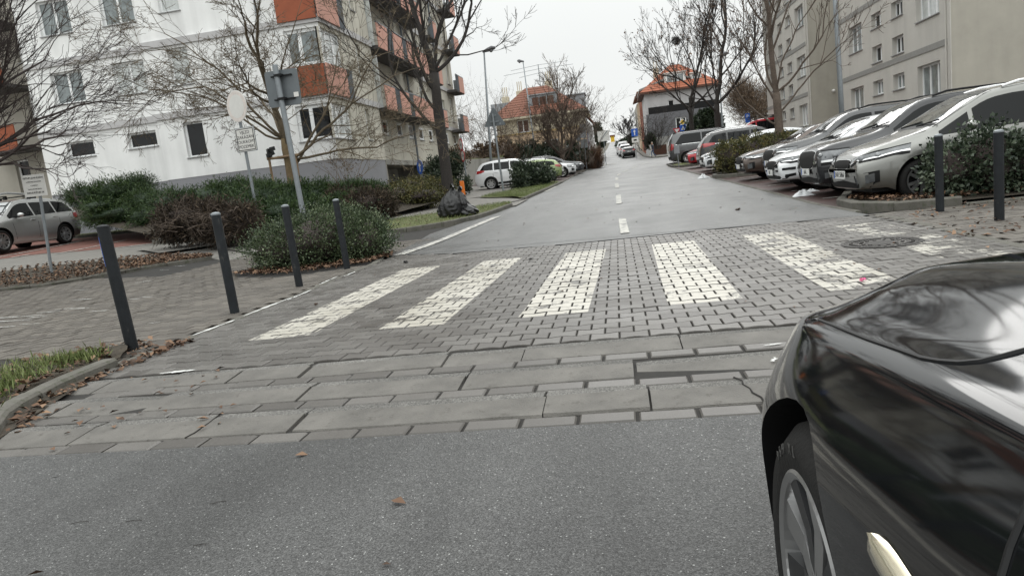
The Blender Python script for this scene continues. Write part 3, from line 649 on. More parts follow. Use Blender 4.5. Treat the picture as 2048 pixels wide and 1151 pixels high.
mb.build('string_course', M_course, A)
for w in wr: window(A, o1, UX, w, lights=1, pane=M_pane3 if w[2] > 6 else M_pane)
for i, w in enumerate(wl): window(A, o0, UX, w, lights=1 if w[3] < 5.5 else 2, pane=M_pane if i < 2 else (M_pane2, M_pane2, M_pane3, M_pane2, M_pane2)[i % 5])
for i, w in enumerate(bay): window(A, o1, UX, (w[0], w[1] - .05, w[2], w[3]), lights=2, fw=.14, dep=.1, pane=M_pane if i == 0 else M_pane2, ratios=[.42])
for w in bs: window(A, o2, UY, (w[0] + .0, w[1], w[2], w[3]), lights=3, fw=.13, dep=.1, pane=M_pane3)
for w in ns: window(A, o2, UY, w, lights=1, fw=.09)
for w in gw: window(A, (XL, 35.5, 0), UY, w, lights=1, fw=.14, dep=.03)
for w in up: window(A, (XL, 35.5, 0), UY, w, lights=2, fw=.1, pane=M_pane2 if w[0] > 10 else M_pane)
for z0 in (5.62, 8.72, 11.8, 14.9):   # corner balcony parapets
    mb = MB(); mb.b2((X1 - 1.72, Y1 - .16, z0), (X1 + .02, Y1 - .095, z0 + 1.25)); pb = mb.build('corner_parapet', M_rust, A)
    mb = MB(); mb.b2((X1 + .1, Y1 - .16, z0), (X1 + .16, Y1 + 2.1, z0 + 1.25)); mb.build('salmon_panel', M_salmon, pb)
    mb = MB()
    for k in range(7): mb.b2((X1 + .11, Y1 + 2.14 + k * .1, z0), (X1 + .15, Y1 + 2.19 + k * .1, z0 + 1.22))
    mb.b2((X1 + .1, Y1 + 2.1, z0 + 1.22), (X1 + .17, Y1 + 2.85, z0 + 1.27)); mb.build('slat_panel', M_slate, pb)
for z0 in (5.55, 8.65, 11.75, 14.8):  # long balconies
    for (ya, yb, dx, segs) in ((35.62, 43.4, 1.35, 'ssdssdsss'), (43.9, 46.4, 1.1, 'ss'), (49.6, 51.6, .75, 'ds'), (55.6, 58.3, .9, 'dss')):
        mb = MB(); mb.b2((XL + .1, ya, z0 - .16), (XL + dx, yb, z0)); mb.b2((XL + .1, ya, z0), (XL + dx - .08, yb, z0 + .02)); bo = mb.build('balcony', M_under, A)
        d = (yb - ya) / len(segs)
        for j, s in enumerate(segs):
            mb = MB()
            if s == 's': mb.b2((XL + dx, ya + j * d + .02, z0 - .1), (XL + dx + .05, ya + (j + 1) * d - .02, z0 + 1.12)); mb.build('salmon_panel', M_salmon, bo)
            else:
                for q in range(6): yy = ya + j * d + (q + .5) * d / 6; mb.b2((XL + dx, yy - .02, z0 - .08), (XL + dx + .04, yy + .02, z0 + 1.12))
                mb.b2((XL + dx - .02, ya + j * d, z0 - .1), (XL + dx - .005, ya + (j + 1) * d, z0 + 1.1)); mb.build('slat_panel', M_slate, bo)
        mb = MB(); mb.b2((XL + dx - .03, ya, z0 + 1.14), (XL + dx + .05, yb, z0 + 1.19)); mb.b2((XL + .1, yb - .06, z0), (XL + dx, yb, z0 + 1.1))
        mb.build('handrail', M_galv, bo)
    mb = MB(); mb.b2((XL + .1, 35.55, z0), (XL + 1.2, 35.6, z0 + 2.6)); mb.build('frosted_screen', M_pane3, A)
mb = MB(); mb.tube([(XL + .16, 44.4, 3), (XL + .16, 44.4, TOP)], .07); mb.tube([(XL + .16, 52.6, 3), (XL + .16, 52.6, TOP)], .07); mb.build('downpipe', M_slate, A); xq = ay(519, 60, 29).x; mb = MB(); mb.tube([(xq, Y1 - .14, 8.9), (xq, Y1 - .14, TOP)], .05); mb.build('downpipe', M_galv, A)
dxa = ay(30, 330, 33.2).x + 36; dxb = ay(58, 330, 33.2).x + 36; dzt = ay(48, 318, 33.2).z
for (xa, xb) in ((-33, -26.3),):
    mb = MB(); wall(mb, (-36, 33.2, 0), UX, 9.8, -.5, TOP, [(dxa, dxb, 1.6, dzt)] + [(6.2, 8.0, z, z + 1.5) for z in (6.9, 9.95)], dep=.2); mb.build('stair_wall', M_grey2, A)
    window(A, (-36, 33.2, 0), UX, (dxa, dxb, 1.6, dzt), .2, 1, M_pane, False, .1)
    for z in (6.9, 9.95): window(A, (-36, 33.2, 0), UX, (6.2, 8.0, z, z + 1.5), .2, 2, M_pane)
    for z in (5.45, 8.5, 11.55):
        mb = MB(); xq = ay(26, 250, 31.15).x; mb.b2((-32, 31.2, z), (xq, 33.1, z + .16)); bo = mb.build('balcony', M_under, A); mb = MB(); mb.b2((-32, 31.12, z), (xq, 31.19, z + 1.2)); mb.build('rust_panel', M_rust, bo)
mb = MB(); mb.b2((-26.18, Y1 - .9, 0), (-25.9, Y1 + .3, 2.2)); mb.build('stair_cheek', M_plinth, A)

# grey blocks on the right
def grey_block(label, X, ya, yb, TH, n):
    b = thing('apartment_block', label, 'apartment block', (X + 6, (ya + yb) / 2, G(X, ya)))
    L = yb - ya; o = (X, yb, 0); u = Vector((0, -1, 0)); ws = []
    for k in range(int((TH - .6) / 3.05)):
        dz = 3.05 * k
        for c, (p, q) in (('b', (1.3, 3.25)), ('s', (4.55, 5.8)), ('t', (7.0, 8.25)), ('b', (9.55, 11.6))):
            p, q = p * L / 12.5, q * L / 12.5
            if c == 'b': ws.append((p, q, 2.35 + dz if k == 0 else 2.4 + dz, 3.72 + dz, c))
            else:
                ws.append((p, q, 3.05 + dz, 3.72 + dz, c))
                if k: ws.append((p, q, 1.5 + dz, 2.25 + dz, c))
    mb = MB(); wall(mb, o, u, L, -1, TH, [w[:4] for w in ws], .2); mb.build('front_wall', M_grey1, b)
    mb = MB(); mb.add([(X, ya, -1), (X + 12, ya, -1), (X + 12, ya, TH), (X, ya, TH)], [(0, 1, 2, 3)]); mb.add([(X, yb, -1), (X + 12, yb, -1), (X + 12, yb, TH), (X, yb, TH)], [(3, 2, 1, 0)])
    mb.add([(X + 12, yb, -1), (X + 12, ya, -1), (X + 12, ya, TH), (X + 12, yb, TH)], [(3, 2, 1, 0)]); mb.build('end_wall', M_grey2, b)
    mb = MB(); mb.b2((X - .4, ya - .3, TH), (X + 12.3, yb + .3, TH + .4)); mb.build('roof', M_zinc, b)
    mb = MB()
    for k in range(int((TH - .6) / 3.05)): mb.b2((X - .006, ya + .2, 4.17 + 3.05 * k), (X - .03, yb - .001, 4.4 + 3.05 * k))
    mb.build('band', M_band, b)
    mb = MB(); mb.b2((X - .035, ya - .05, -1), (X - .004, ya + .2, TH - .1)); mb.tube([(X - .06, ya + .26, -1), (X - .06, ya + .26, TH - .1)], .035); mb.build('corner_strip', M_grey1, b)
    for w in ws:
        if w[4] == 'b': window(b, o, u, w[:4], .2, 3, random.choice((M_pane2, M_pane3, M_pane3, M_pane2)), fw=.085, ratios=[.36, .7])
        else: window(b, o, u, w[:4], .2, 2 if random.random() < .6 else 1, random.choice((M_pane, M_pane2)), fw=.09, ratios=None if random.random() < .5 else [.36])
    return b
grey_block('grey apartment block with plain tan end wall, nearest behind the right parked cars', 12.5, 28.75, 41.3, 13.9, 6)
gb = grey_block('farther grey apartment block beyond the gap, behind the bare street tree', 12.3, 46.8, 59.3, 16.9, 6)
mb = MB(); mb.lathe((13.6, 46.75, 4.2), (0, -1, 0), [(0, .1), (.1, .1), (.16, .04)], 10); mb.build('wall_lamp', M_swhite, gb)

# houses beyond the junction
def hip_roof(mb, x0, x1, y0, y1, z, h, ra, rb, ov=.5, mi=0):
    x0 -= ov; x1 += ov; y0 -= ov; y1 += ov; ym = (y0 + y1) / 2
    rows = 12
    def quad(a, b, c, d):
        a, b, c, d = map(Vector, (a, b, c, d)); P = []
        for i in range(rows):
            t0, t1 = i / rows, (i + 1) / rows; n = (b - a).cross(d - a).normalized() * .035
            P = [a.lerp(d, t0) + n, b.lerp(c, t0) + n, b.lerp(c, t1), a.lerp(d, t1), a.lerp(d, t0), b.lerp(c, t0)]
            mb.add(P, [(0, 1, 2, 3), (4, 5, 1, 0)], mi)
    A_, B_, C_, D_ = (x0, y0, z), (x1, y0, z), (x1, y1, z), (x0, y1, z); E_, F_ = (ra, ym, z + h), (rb, ym, z + h)
    quad(A_, B_, F_, E_); quad(C_, D_, E_, F_); quad(B_, C_, F_, F_); quad(D_, A_, E_, E_)
    mb.add([(x0, y0, z - .03), (x1, y0, z - .03), (x1, y1, z - .03), (x0, y1, z - .03)], [(3, 2, 1, 0)], mi)
h1 = thing('house', 'cream house with hipped red tile roof and zinc dormers behind the left parking', 'house', (-8, 90, G(-8, 90)))
x0, x1, y0, y1 = -13.6, -3.4, 84, 95
mb = MB(); wall(mb, (x0, y0, 0), UX, x1 - x0, 6.45, 8.3, [(2.5, 3.9, 6.5, 7.95)]); mb.b2((x1 - .2, y0 + .01, 6.45), (x1, y1, 8.3)); mb.b2((x0, y0 + .01, 6.45), (x0 + .2, y1, 8.3)); mb.build('wall', M_cream, h1)
mb = MB(); wall(mb, (x0 - .05, y0 - .05, 0), UX, x1 - x0 + .1, 0, 6.3, [(5.6, 7.2, 4.0, 5.3)]); mb.b2((x0 - .05, y0, 0), (x0 + .2, y1, 6.3)); mb.b2((x1 - .2, y0, 0), (x1 + .05, y1, 6.3)); mb.build('wall', M_peach, h1)
mb = MB(); mb.b2((x0 - .15, y0 - .15, 6.3), (x1 + .15, y0 + .1, 6.45)); mb.build('string_course', mat('ochre_course', (.42, .3, .13), .9), h1)
window(h1, (x0, y0, 0), UX, (2.5, 3.9, 6.5, 7.95), lights=2, pane=M_fence); window(h1, (x0 - .05, y0 - .05, 0), UX, (5.6, 7.2, 4.0, 5.3), lights=2, pane=M_pane)
mb = MB(); hip_roof(mb, x0, x1, y0, y1, 8.3, 3.9, -10.3, -7.6, .7); rf = mb.build('roof', M_tile, h1)
mb = MB(); mb.b2((x0 - .75, y0 - .75, 8.05), (x1 + .75, y1 + .75, 8.28)); mb.build('eaves', M_cream, rf)
for cx, cy, cz, ch in ((-13.0, 90, 9.5, 2.0), (-11.2, 91, 10.5, 1.6), (-7.5, 91.5, 11.5, 1.4)):
    mb = MB(); mb.b2((cx - .45, cy - .4, cz), (cx + .45, cy + .4, cz + ch)); ch_ = mb.build('chimney', M_cream, rf)
    for k in (-.25, .0, .25): mb.tube([(cx + k, cy, cz + ch), (cx + k, cy, cz + ch + 1.2)], .06, 6)
    bpy.data.objects.remove(ch_); mb.build('chimney', M_cream, rf)
def dormer(h, xa, xb, ya, yb, za, zb, name='dormer', m=None, win=True):
    mb = MB(); mb.b2((xa, ya + .05, za), (xb, yb, zb)); mb.b2((xa - .15, ya - .15, zb), (xb + .15, yb, zb + .12)); d = mb.build(name, m or M_zinc, h)
    if win:
        mb = MB(); mb.b2((xa + .35, ya - .005, za + .45), (xb - .35, ya + .045, zb - .25)); mb.build('pane', M_fence if m is None else M_pane2, d)
        mb = MB()
        for k in range(4): xx = xa + .3 + (xb - xa - .6) * k / 3; mb.b2((xx - .05, ya - .03, za + .4), (xx + .05, ya - .008, zb - .2))
        mb.b2((xa + .25, ya - .035, za + .35), (xb - .25, ya - .009, za + .44)); mb.build('window', M_frame if m else M_zinc, d)
dormer(h1, -9.5, -6.2, 85.2, 89, 9.0, 10.7); dormer(h1, -5.2, -3.0, 87.6, 91.5, 8.9, 10.4, win=False)
mb = MB(); mb.b2((-14.6, 87.5, 8.9), (-11.4, 90.5, 10.55)); d_ = mb.build('dormer', M_zinc, h1); mb = MB(); mb.b2((-14.65, 88, 9.2), (-14.61, 90, 10.3)); mb.build('pane', M_pane, d_)
mb = MB(); mb.tube([(-8.6, 92, 11.8), (-8.6, 92, 15.2)], .05); 
for k, zz in ((0, 14.6), (1, 15.1), (2, 14.1)): mb.tube([(-13.2 + k, 92, zz - .2), (-8.6, 92, zz + .05), (-4.2 - k * .6, 92.4, zz + .1)], .025, 5)
tag(mb.build('roof_antenna', M_galv), 'long thin wire antenna standing above the cream house roof', 'antenna')
h1b = thing('house', 'narrow white gabled house with blue banner at the corner of the uphill street', 'house', (-4.2, 108, G(-4, 108)))
mb = MB(); mb.b2((-6.5, 104, 1), (-2.9, 112, 7.6)); mb.slab([(-1.8, 0), (1.8, 0), (0, 2.2)], (-4.7, 104, 7.6), (1, 0, 0), (0, 0, 1), 8); mb.build('wall', M_white, h1b)
mb = MB(); mb.slab([(-2.3, -.35), (0, 2.45), (2.3, -.35), (2.3, -.1), (0, 2.75), (-2.3, -.1)][::-1], (-4.7, 103.6, 7.6), (1, 0, 0), (0, 0, 1), -8.8); mb.build('roof', M_tile, h1b)
mb = MB(); mb.b2((-4.0, 103.9, 4.3), (-3.6, 103.98, 6.6)); mb.build('banner', M_blue, h1b)
mb = MB(); mb.b2((-5.9, 103.9, 4.6), (-4.9, 103.98, 6.2)); mb.build('window', M_pane, h1b)
h2 = thing('house', 'grey and white house with bright orange tile roof and dark balcony, right of the junction', 'house', (10, 110, G(10, 110)))
x0, x1, y0, y1 = 5.0, 15.0, 105, 116
mb = MB(); wall(mb, (x0, y0 + .02, 0), UX, x1 - x0, 8.0, 11.2, [(3.2, 4.0, 8.2, 9.7), (6.0, 7.0, 8.4, 9.8)]); mb.b2((x0, y0 + .03, 2), (x0 + .2, y1, 11.2)); mb.b2((x1 - .2, y0 + .03, 2), (x1, y1, 11.2)); mb.build('wall', M_course, h2)
mb = MB(); wall(mb, (x0 - .05, y0 - .9, 0), UX, x1 - x0 + .1, 2, 7.9, [(4.0, 5.5, 5.0, 7.1), (7.6, 9.3, 5.0, 7.1)]); mb.b2((x0 - .05, y0 - .88, 2), (x0 + .1, y0, 7.9)); mb.b2((x0 - .05, y0 - .9, 7.9), (x1 + .05, y0, 8.0)); mb.build('wall', M_dkgrey, h2)
for w in ((3.2, 4.0, 8.2, 9.7), (6.0, 7.0, 8.4, 9.8)): window(h2, (x0, y0 + .02, 0), UX, w, lights=1, pane=M_pane)
for w in ((4.0, 5.5, 5.0, 7.1), (7.6, 9.3, 5.0, 7.1)): window(h2, (x0 - .05, y0 - .9, 0), UX, w, lights=2, pane=M_pane, fw=.14)
mb = MB(); mb.b2((x0 + .3, y0 - .85, 8.0), (x1 - .2, y0 - .8, 8.95)); mb.build('balcony_rail', M_black, h2)
mb = MB(); hip_roof(mb, x0, x1, y0, y1, 11.2, 4.0, 9.2, 10.6, .7); rf = mb.build('roof', M_tile2, h2)
mb = MB(); mb.b2((x0 - .75, y0 - .75, 10.95), (x1 + .75, y1 + .75, 11.17)); mb.build('eaves', M_fence, rf)
dormer(h2, 8.0, 11.0, 105.9, 110, 11.8, 13.5, m=M_swhite); dormer(h2, 11.6, 13.2, 106, 110, 11.8, 13.1, m=M_swhite)
mb = MB(); mb.b2((6.9, 112, 12.6), (7.7, 112.8, 15.2)); mb.tube([(7.1, 112.4, 15), (7.1, 112.4, 16.3)], .07, 6); mb.tube([(7.5, 112.4, 15), (7.5, 112.4, 16.6)], .07, 6); mb.build('chimney', M_cream, rf)
for j, (ya, yb, m_, zt, lb) in enumerate(((117, 128, M_rust, 11.6, 'orange red terraced house just behind the grey and white house'), (128.1, 140, M_peach, 12.3, 'yellow terraced house uphill of the orange red one'), (140.1, 154, M_grey2, 12.6, 'tan terraced house highest up the row on the right'))):
    t_ = thing('terraced_house', lb, 'house', (9, (ya + yb) / 2, G(6, ya)))
    wz = [(p, p + 1.1, z, z + 1.7) for p in (1.6, 4.6, 7.6) for z in (zt - 2.8, zt - 6)]
    mb = MB(); wall(mb, (5.0, yb, 0), Vector((0, -1, 0)), yb - ya, 2, zt, wz); mb.add([(5, ya, 2), (14, ya, 2), (14, ya, zt), (5, ya, zt)], [(0, 1, 2, 3)]); mb.build('wall', m_, t_)
    for w in wz: window(t_, (5.0, yb, 0), Vector((0, -1, 0)), w, lights=2, pane=M_pane)
    mb = MB(); mb.slab([(-.7, 0), (4.5, 1.5), (9.7, 0), (9.7, .25), (4.5, 1.75), (-.7, .25)][::-1], (5, ya, zt), (1, 0, 0), (0, 0, 1), -(yb - ya)); mb.slab([(0, 0), (9, 0), (4.5, 1.3)], (5, ya, zt), (1, 0, 0), (0, 0, 1), .2); mb.build('roof', M_tile if j else M_band, t_)
yb_ = thing('house', 'small yellow block at the top of the uphill street', 'house', (-1.6, 300, G(0, 300)))
mb = MB(); p = ay(1221, 273, 300); q = ay(1231, 300, 300); wall(mb, (p.x, 300, 0), UX, q.x - p.x, q.z - 3, p.z, []); mb.b2((p.x, 300.05, q.z - 3), (q.x, 310, p.z)); mb.build('wall', M_yell, yb_)
mb = MB(); mb.b2((p.x - .3, 299.5, p.z), (q.x + .3, 310.5, p.z + .5)); mb.build('roof', M_tile, yb_)
mb = MB(); p = ay(1205, 292, 290); mb.b2((p.x - 8, 290, G(0, 290) - 4), (p.x + 14, 290.4, p.z - .3)); tag(mb.build('garden_wall', M_tile), 'low red brick wall across the hilltop below the yellow block', 'wall')
# fence by the pavement right of the junction
fe = thing('garden_fence', 'brown panel fence between white posts along the far pavement', 'fence', (7, 97, G(7, 97)))
for k in range(8):
    x = 4.9 + k * 2.3; z = G(x, 97) + .05
    mb = MB(); mb.b2((x - .28, 97, z), (x + .28, 97.5, z + 1.45)); mb.b2((x - .33, 96.95, z + 1.45), (x + .33, 97.55, z + 1.53)); mb.build('post', M_swhite, fe)
    if k < 7: mb = MB(); mb.b2((x + .3, 97.15, z + .1), (x + 2.0, 97.25, z + 1.35)); [mb.b2((x + .3, 97.1, z + .15 + .2 * r), (x + 2.0, 97.14, z + .3 + .2 * r)) for r in range(6)]; mb.build('panel', M_fence, fe)
mb = MB(); mb.b2((5.6, 101, 1.5), (26, 101.3, 4.6)); tag(mb.build('garden_wall', M_band), 'grey brown garden wall behind the brown fence', 'wall')
# retaining wall left of the white suv
rw = [tp(918, 372), tp(1000, 350)]
mb = MB(); a_ = Vector((-12.4, 46.4, 0)); b_ = Vector((-9.0, 57, 0)); n_ = (b_ - a_).normalized(); pz = G(-11, 50)
mb.box(((a_ + b_) / 2 + Vector((0, 0, pz + .85))), ((b_ - a_).length, .3, 2.2), math.atan2(n_.y, n_.x)); mb.box((-15.2, 46.3, pz + .85), (5.8, .3, 2.2), 0)
tag(mb.build('retaining_wall', M_conc), 'stained concrete retaining wall left of the parked white suv', 'wall')
strip('upper_bank', [(-18, 46.5), (-12.3, 46.6), (-9.0, 57)], [(-20, 60), (-14, 62), (-9.5, 62)], 1.85, M_turf, 10, 4, jit=.1, hump=.3)

# ------------------------------------------------------------------ trees, shrubs, leaves
rng = np.random.default_rng(11)
def npmesh(name, V, Fq, m, parent=None, tone=None, smooth=False):
    me = bpy.data.meshes.new(name); V = np.asarray(V, dtype=np.float32)
    if parent is not None: V = V - np.array(parent.location, dtype=np.float32)
    k = Fq.shape[1]
    me.vertices.add(len(V)); me.vertices.foreach_set('co', V.ravel())
    me.loops.add(Fq.size); me.loops.foreach_set('vertex_index', Fq.astype(np.int32).ravel())
    me.polygons.add(len(Fq)); me.polygons.foreach_set('loop_start', np.arange(0, Fq.size, k, dtype=np.int32))
    me.materials.append(m); me.update(calc_edges=True)
    if tone is not None:
        at = me.attributes.new('tone', 'FLOAT', 'FACE'); at.data.foreach_set('value', tone.astype(np.float32))
    if smooth: me.polygons.foreach_set('use_smooth', [True] * len(me.polygons))
    o = bpy.data.objects.new(name, me); C.objects.link(o)
    if parent is not None: o.parent = parent
    return o
def unit(a): return a / np.maximum(1e-9, np.linalg.norm(a, axis=-1, keepdims=True))
def leaves(P, D, ln, wd, N=None, fold=.25):
    """diamond leaves at P along D; returns V, quads"""
    n = len(P); r = rng.normal(size=(n, 3)); S_ = unit(np.cross(D, r)) if N is None else unit(np.cross(D, N))
    U = np.cross(S_, D); ln = np.asarray(ln).reshape(-1, 1) * np.ones((n, 1)); wd = np.asarray(wd).reshape(-1, 1) * np.ones((n, 1))
    V = np.stack([P, P + D * ln * .45 + S_ * wd * .5 + U * wd * fold, P + D * ln, P + D * ln * .5 - S_ * wd * .5 + U * wd * fold], 1).reshape(-1, 3)
    return V, np.arange(n * 4).reshape(-1, 4)
def foliage(name, ells, n, ln, wd, m, parent=None, up=.5, out=.7, shell=.55, flat=0., zmin=None, clump=.35):
    """many small leaves inside a union of ellipsoids (cx,cy,cz,rx,ry,rz), gathered in clumps"""
    E = np.array(ells); vol = (E[:, 3] * E[:, 4] * E[:, 5]) ** .67; w = vol / vol.sum()
    nc = max(20, n // 26); ci = rng.choice(len(E), nc, p=w); d = unit(rng.normal(size=(nc, 3)))
    rad = shell + (1 - shell) * rng.random(nc) ** .6; rad *= 1 + .12 * rng.normal(size=nc)
    cc = E[ci, :3] + d * rad[:, None] * E[ci, 3:6]; ct = np.clip(.45 + .22 * rng.normal(size=nc), 0, 1)
    k = rng.integers(0, nc, n); off = rng.normal(size=(n, 3)) * clump * np.minimum(.35, E[ci[k], 3:6].min(1)[:, None])
    P = cc[k] + off; dd = unit((P - E[ci[k], :3]) / E[ci[k], 3:6])
    D = unit(dd * out + rng.normal(size=(n, 3)) * .55 + np.array([0, 0, up]))
    if flat: D[:, 2] *= 1 - flat; D = unit(D)
    keep = np.ones(n, bool)
    if zmin is not None: keep = P[:, 2] > zmin
    P, D, k = P[keep], D[keep], k[keep]; s = .7 + .6 * rng.random(len(P))
    V, Q = leaves(P, D, ln * s, wd * s); t = np.clip(ct[k] + .16 * rng.normal(size=len(P)), 0, 1)
    return npmesh(name, V, Q, m, parent, t)
def core(name, ells, m, parent=None, k=.72):
    V = []; Fq = []; nu, nv = 14, 8
    for e in ells:
        o = len(V)
        for i in range(nv + 1):
            for j in range(nu):
                th, ph = math.pi * i / nv, 2 * math.pi * j / nu; q = k * (1 + .12 * math.sin(3 * ph + e[0] * 7 + 5 * th))
                V.append((e[0] + e[3] * q * math.sin(th) * math.cos(ph), e[1] + e[4] * q * math.sin(th) * math.sin(ph), e[2] + e[5] * q * math.cos(th)))
        Fq += [(o + i * nu + j, o + (i + 1) * nu + j, o + (i + 1) * nu + (j + 1) % nu, o + i * nu + (j + 1) % nu) for i in range(nv) for j in range(nu)]
    return npmesh(name, V, np.array(Fq), m, parent, smooth=True)
def twigs(name, base_pts, dirs, ln, rad, m, parent=None, seg=3, wob=.25, kids=0):
    mb = MB()
    def grow(p, d, L, r, lev):
        pts = [p]; 
        for i in range(seg):
            d = (d + Vector(rng.normal(size=3)) * wob).normalized(); p = p + d * L / seg; pts.append(p)
            if lev < kids and i > 0:
                for _ in range(2): grow(p, (d + Vector(rng.normal(size=3)) * .7).normalized(), L * .5, r * .5, lev + 1)
        mb.tube(pts, [r * (1 - .75 * i / seg) for i in range(seg + 1)], 3, cap=False)
    for p, d in zip(base_pts, dirs): grow(Vector(p), Vector(d).normalized(), ln * random.uniform(.6, 1.2), rad, 0)
    return mb.build(name, m, parent)
def bare_tree(name, label, base, h, r, bark, seed, fork=.35, lean=(0, 0), spread=.9, levels=5, droop=0., first=5, lenr=.62, nleaf=0, leafm_=None, group=None, up=.25, cat='tree', twig_r=.004, multi=None, kids=(3, 4), leafsize=.06, dirs0=None, minlen=.18, dens=.92, crown_m=None, flen=.55, cr=.42):
    rs = random.Random(seed); T = thing(name, label, cat, base, 0, group); B = Vector(base)
    trunk = MB(); crown = MB(); tips = []
    def rv(): return Vector((rs.gauss(0, 1), rs.gauss(0, 1), rs.gauss(0, 1)))
    def grow(p, d, L, r, lev, mb):
        n = max(3, int(L / .22) if lev < 2 else 3); n = min(n, 9); pts = [p]; rads = [r]; nodes = []; r1 = r * (.62 if lev else .6)
        for i in range(n):
            d = (d + rv() * (.05 if lev == 0 else .12) + Vector((0, 0, up * .12 - droop * .1 * (lev > 1)))).normalized(); p = p + d * (L / n)
            pts.append(p); rads.append(r + (r1 - r) * (i + 1) / n); nodes.append((p, d, rads[-1]))
        mb.tube(pts, [max(q, twig_r) for q in rads], (9 if lev == 0 else 6 if lev == 1 else 4 if lev == 2 else 3), cap=lev < 2)
        if lev >= levels or L < minlen: tips.append((p, d)); return
        c0 = max(1, int(n * (.55 if lev == 0 else .25)))
        for (q, dd, rr) in nodes[c0:]:
            if rs.random() < dens:
                for _ in range(2 if (lev >= 2 and rs.random() < .55) else 1):
                    a = rv(); a = (a - dd * a.dot(dd)).normalized(); s = rs.uniform(.55, 1.05) * spread
                    nd = (dd * math.cos(s) + a * math.sin(s)).normalized()
                    grow(q, nd, L * lenr * rs.uniform(.55, 1.05), rr * rs.uniform(.42, .62), lev + 1, crown)
        for _ in range(rs.randint(1, 2)):
            a = rv(); a = (a - d * a.dot(d)).normalized(); s = rs.uniform(.15, .5)
            grow(p, (d * math.cos(s) + a * math.sin(s)).normalized(), L * lenr * rs.uniform(.8, 1.15), r1 * .85, lev + 1, crown)
    if multi:
        for (d, L, rr) in multi: grow(B + Vector((rs.uniform(-.15, .15), rs.uniform(-.15, .15), 0)), Vector(d).normalized(), L, rr, 1, crown)
        trunk.tube([B - Vector((0, 0, .2)), B + Vector((0, 0, .4))], [r * 1.3, r], 9)
    else:
        tl = h * fork; n = 7; pts = []; rads = []
        for i in range(n + 1):
            t = i / n; pts.append(B + Vector((lean[0] * t * tl, lean[1] * t * tl, tl * t - (.25 if i == 0 else 0))) + rv() * .012 * (i > 0)); rads.append(r * (1.35 - .35 * min(1, t * 5)) * (1 - .25 * t))
        trunk.tube(pts, rads, 12); top = pts[-1]; ld = (pts[-1] - pts[-2]).normalized()
        ds = dirs0 or [(math.cos(a + rs.uniform(-.4, .4)), math.sin(a + rs.uniform(-.4, .4)), rs.uniform(.5, 1.1)) for a in [2 * math.pi * i / first for i in range(first)]]
        rem = h - tl
        for i, dv in enumerate(ds):
            q = pts[n - 1 - (i % 3)] if i % 2 else top
            grow(q, Vector(dv).normalized(), rem * flen * rs.uniform(.8, 1.1) * spread ** .3, r * cr * rs.uniform(.8, 1.1), 1, crown)
        grow(top, (ld + Vector((.06, 0, .6))).normalized(), rem * .62, r * .6, 1, crown)
    trunk.build('trunk', bark, T, smooth=True); crown.build('crown', crown_m or bark, T)
    if nleaf and tips:
        k = [tips[rs.randrange(len(tips))] for _ in range(nleaf)]
        P = np.array([q[0] for q in k]) + rng.normal(size=(nleaf, 3)) * .05; D = unit(rng.normal(size=(nleaf, 3)) + np.array([0, 0, -.8]))
        s = .6 + .8 * rng.random(nleaf); V, Q = leaves(P, D, leafsize * s, leafsize * .6 * s); npmesh('leaves', V, Q, leafm_ or M_brownl, T, rng.random(nleaf))
    return T
def EL(px, py, Y, rx, ry, dr=None, zoff=0):
    c = ay(px, py, Y); k = Y / F; return (c.x, c.y, c.z + zoff, rx * k, dr if dr else rx * k * .8, ry * k)

# trees
b = tp(905, 392); bb = Vector((-6.62, 27.2, G(-6.62, 27.2)))
bare_tree('street_tree', 'tall dark street tree with dark wet trunk behind the black bin bags', bb, 11, .24, M_bark_d, 21, fork=.47, lean=(.0, 0), spread=.8, levels=5, up=.6, nleaf=160, lenr=.63, first=5, twig_r=.007, dens=.66, cr=.3, flen=.62, leafsize=.11,
          dirs0=[(.75, -.1, .9), (-.8, .2, .7), (.35, .5, 1.1), (-.5, -.4, 1.0), (.9, .1, .45), (-.85, 0, .6)])
p = ay(592, 392, 24.2)
bare_tree('staked_tree', 'wide crowned bare tree with golden brown trunk held by wooden stakes', (p.x, 24.2, p.z - .6), 7.4, .2, M_bark_g, 41, fork=.36, lean=(-.03, 0), spread=1.0, levels=6, up=.12, droop=.25, lenr=.64, twig_r=.0055, minlen=.15, dens=.66, crown_m=M_bark_t, flen=.66, cr=.27,
          dirs0=[(-1, -.2, .45), (.95, -.1, .5), (-.8, .4, .8), (.5, -.5, .9), (-.5, -.6, 1.0), (.85, .5, .95), (-1, .1, .15), (1, -.2, .2)])
p = Vector((6.05, 27.2, G(6.05, 27.2)))
bare_tree('street_tree', 'bare brown street tree rising behind the parked cars on the right hedge island', p, 9.6, .18, M_bark_b, 33, fork=.29, lean=(-.03, 0), spread=.75, levels=5, up=.5, lenr=.6, twig_r=.007, first=5, dens=.62, cr=.23, flen=.46,
          dirs0=[(-.7, .1, 1.0), (.8, .1, .9), (.2, -.6, 1.2), (-.5, .3, 1.3), (.95, -.1, .6), (-.9, -.1, .5)])
q = ay(1436, 250, 60); g_ = 'leafy bare trees by the junction'
bare_tree('roadside_tree', 'tall roadside tree with sparse brown leaves, right of its slimmer twin by the orange roof', (q.x, 60, G(q.x, 60)), 14.5, .3, M_bark_d, 8, fork=.28, spread=.75, levels=5, up=.8, lenr=.62, nleaf=1000, twig_r=.01, leafsize=.16, group=g_, dens=.7, cr=.34)
q = ay(1383, 250, 66)
bare_tree('roadside_tree', 'slimmer roadside tree with a dark nest in front of the orange roofed house', (q.x, 66, G(q.x, 66)), 14.5, .24, M_bark_d, 14, fork=.3, spread=.6, levels=5, up=.9, lenr=.6, nleaf=700, twig_r=.01, leafsize=.16, group=g_, dens=.7, cr=.34)
p = ay(1352, 82, 66); c = MB()
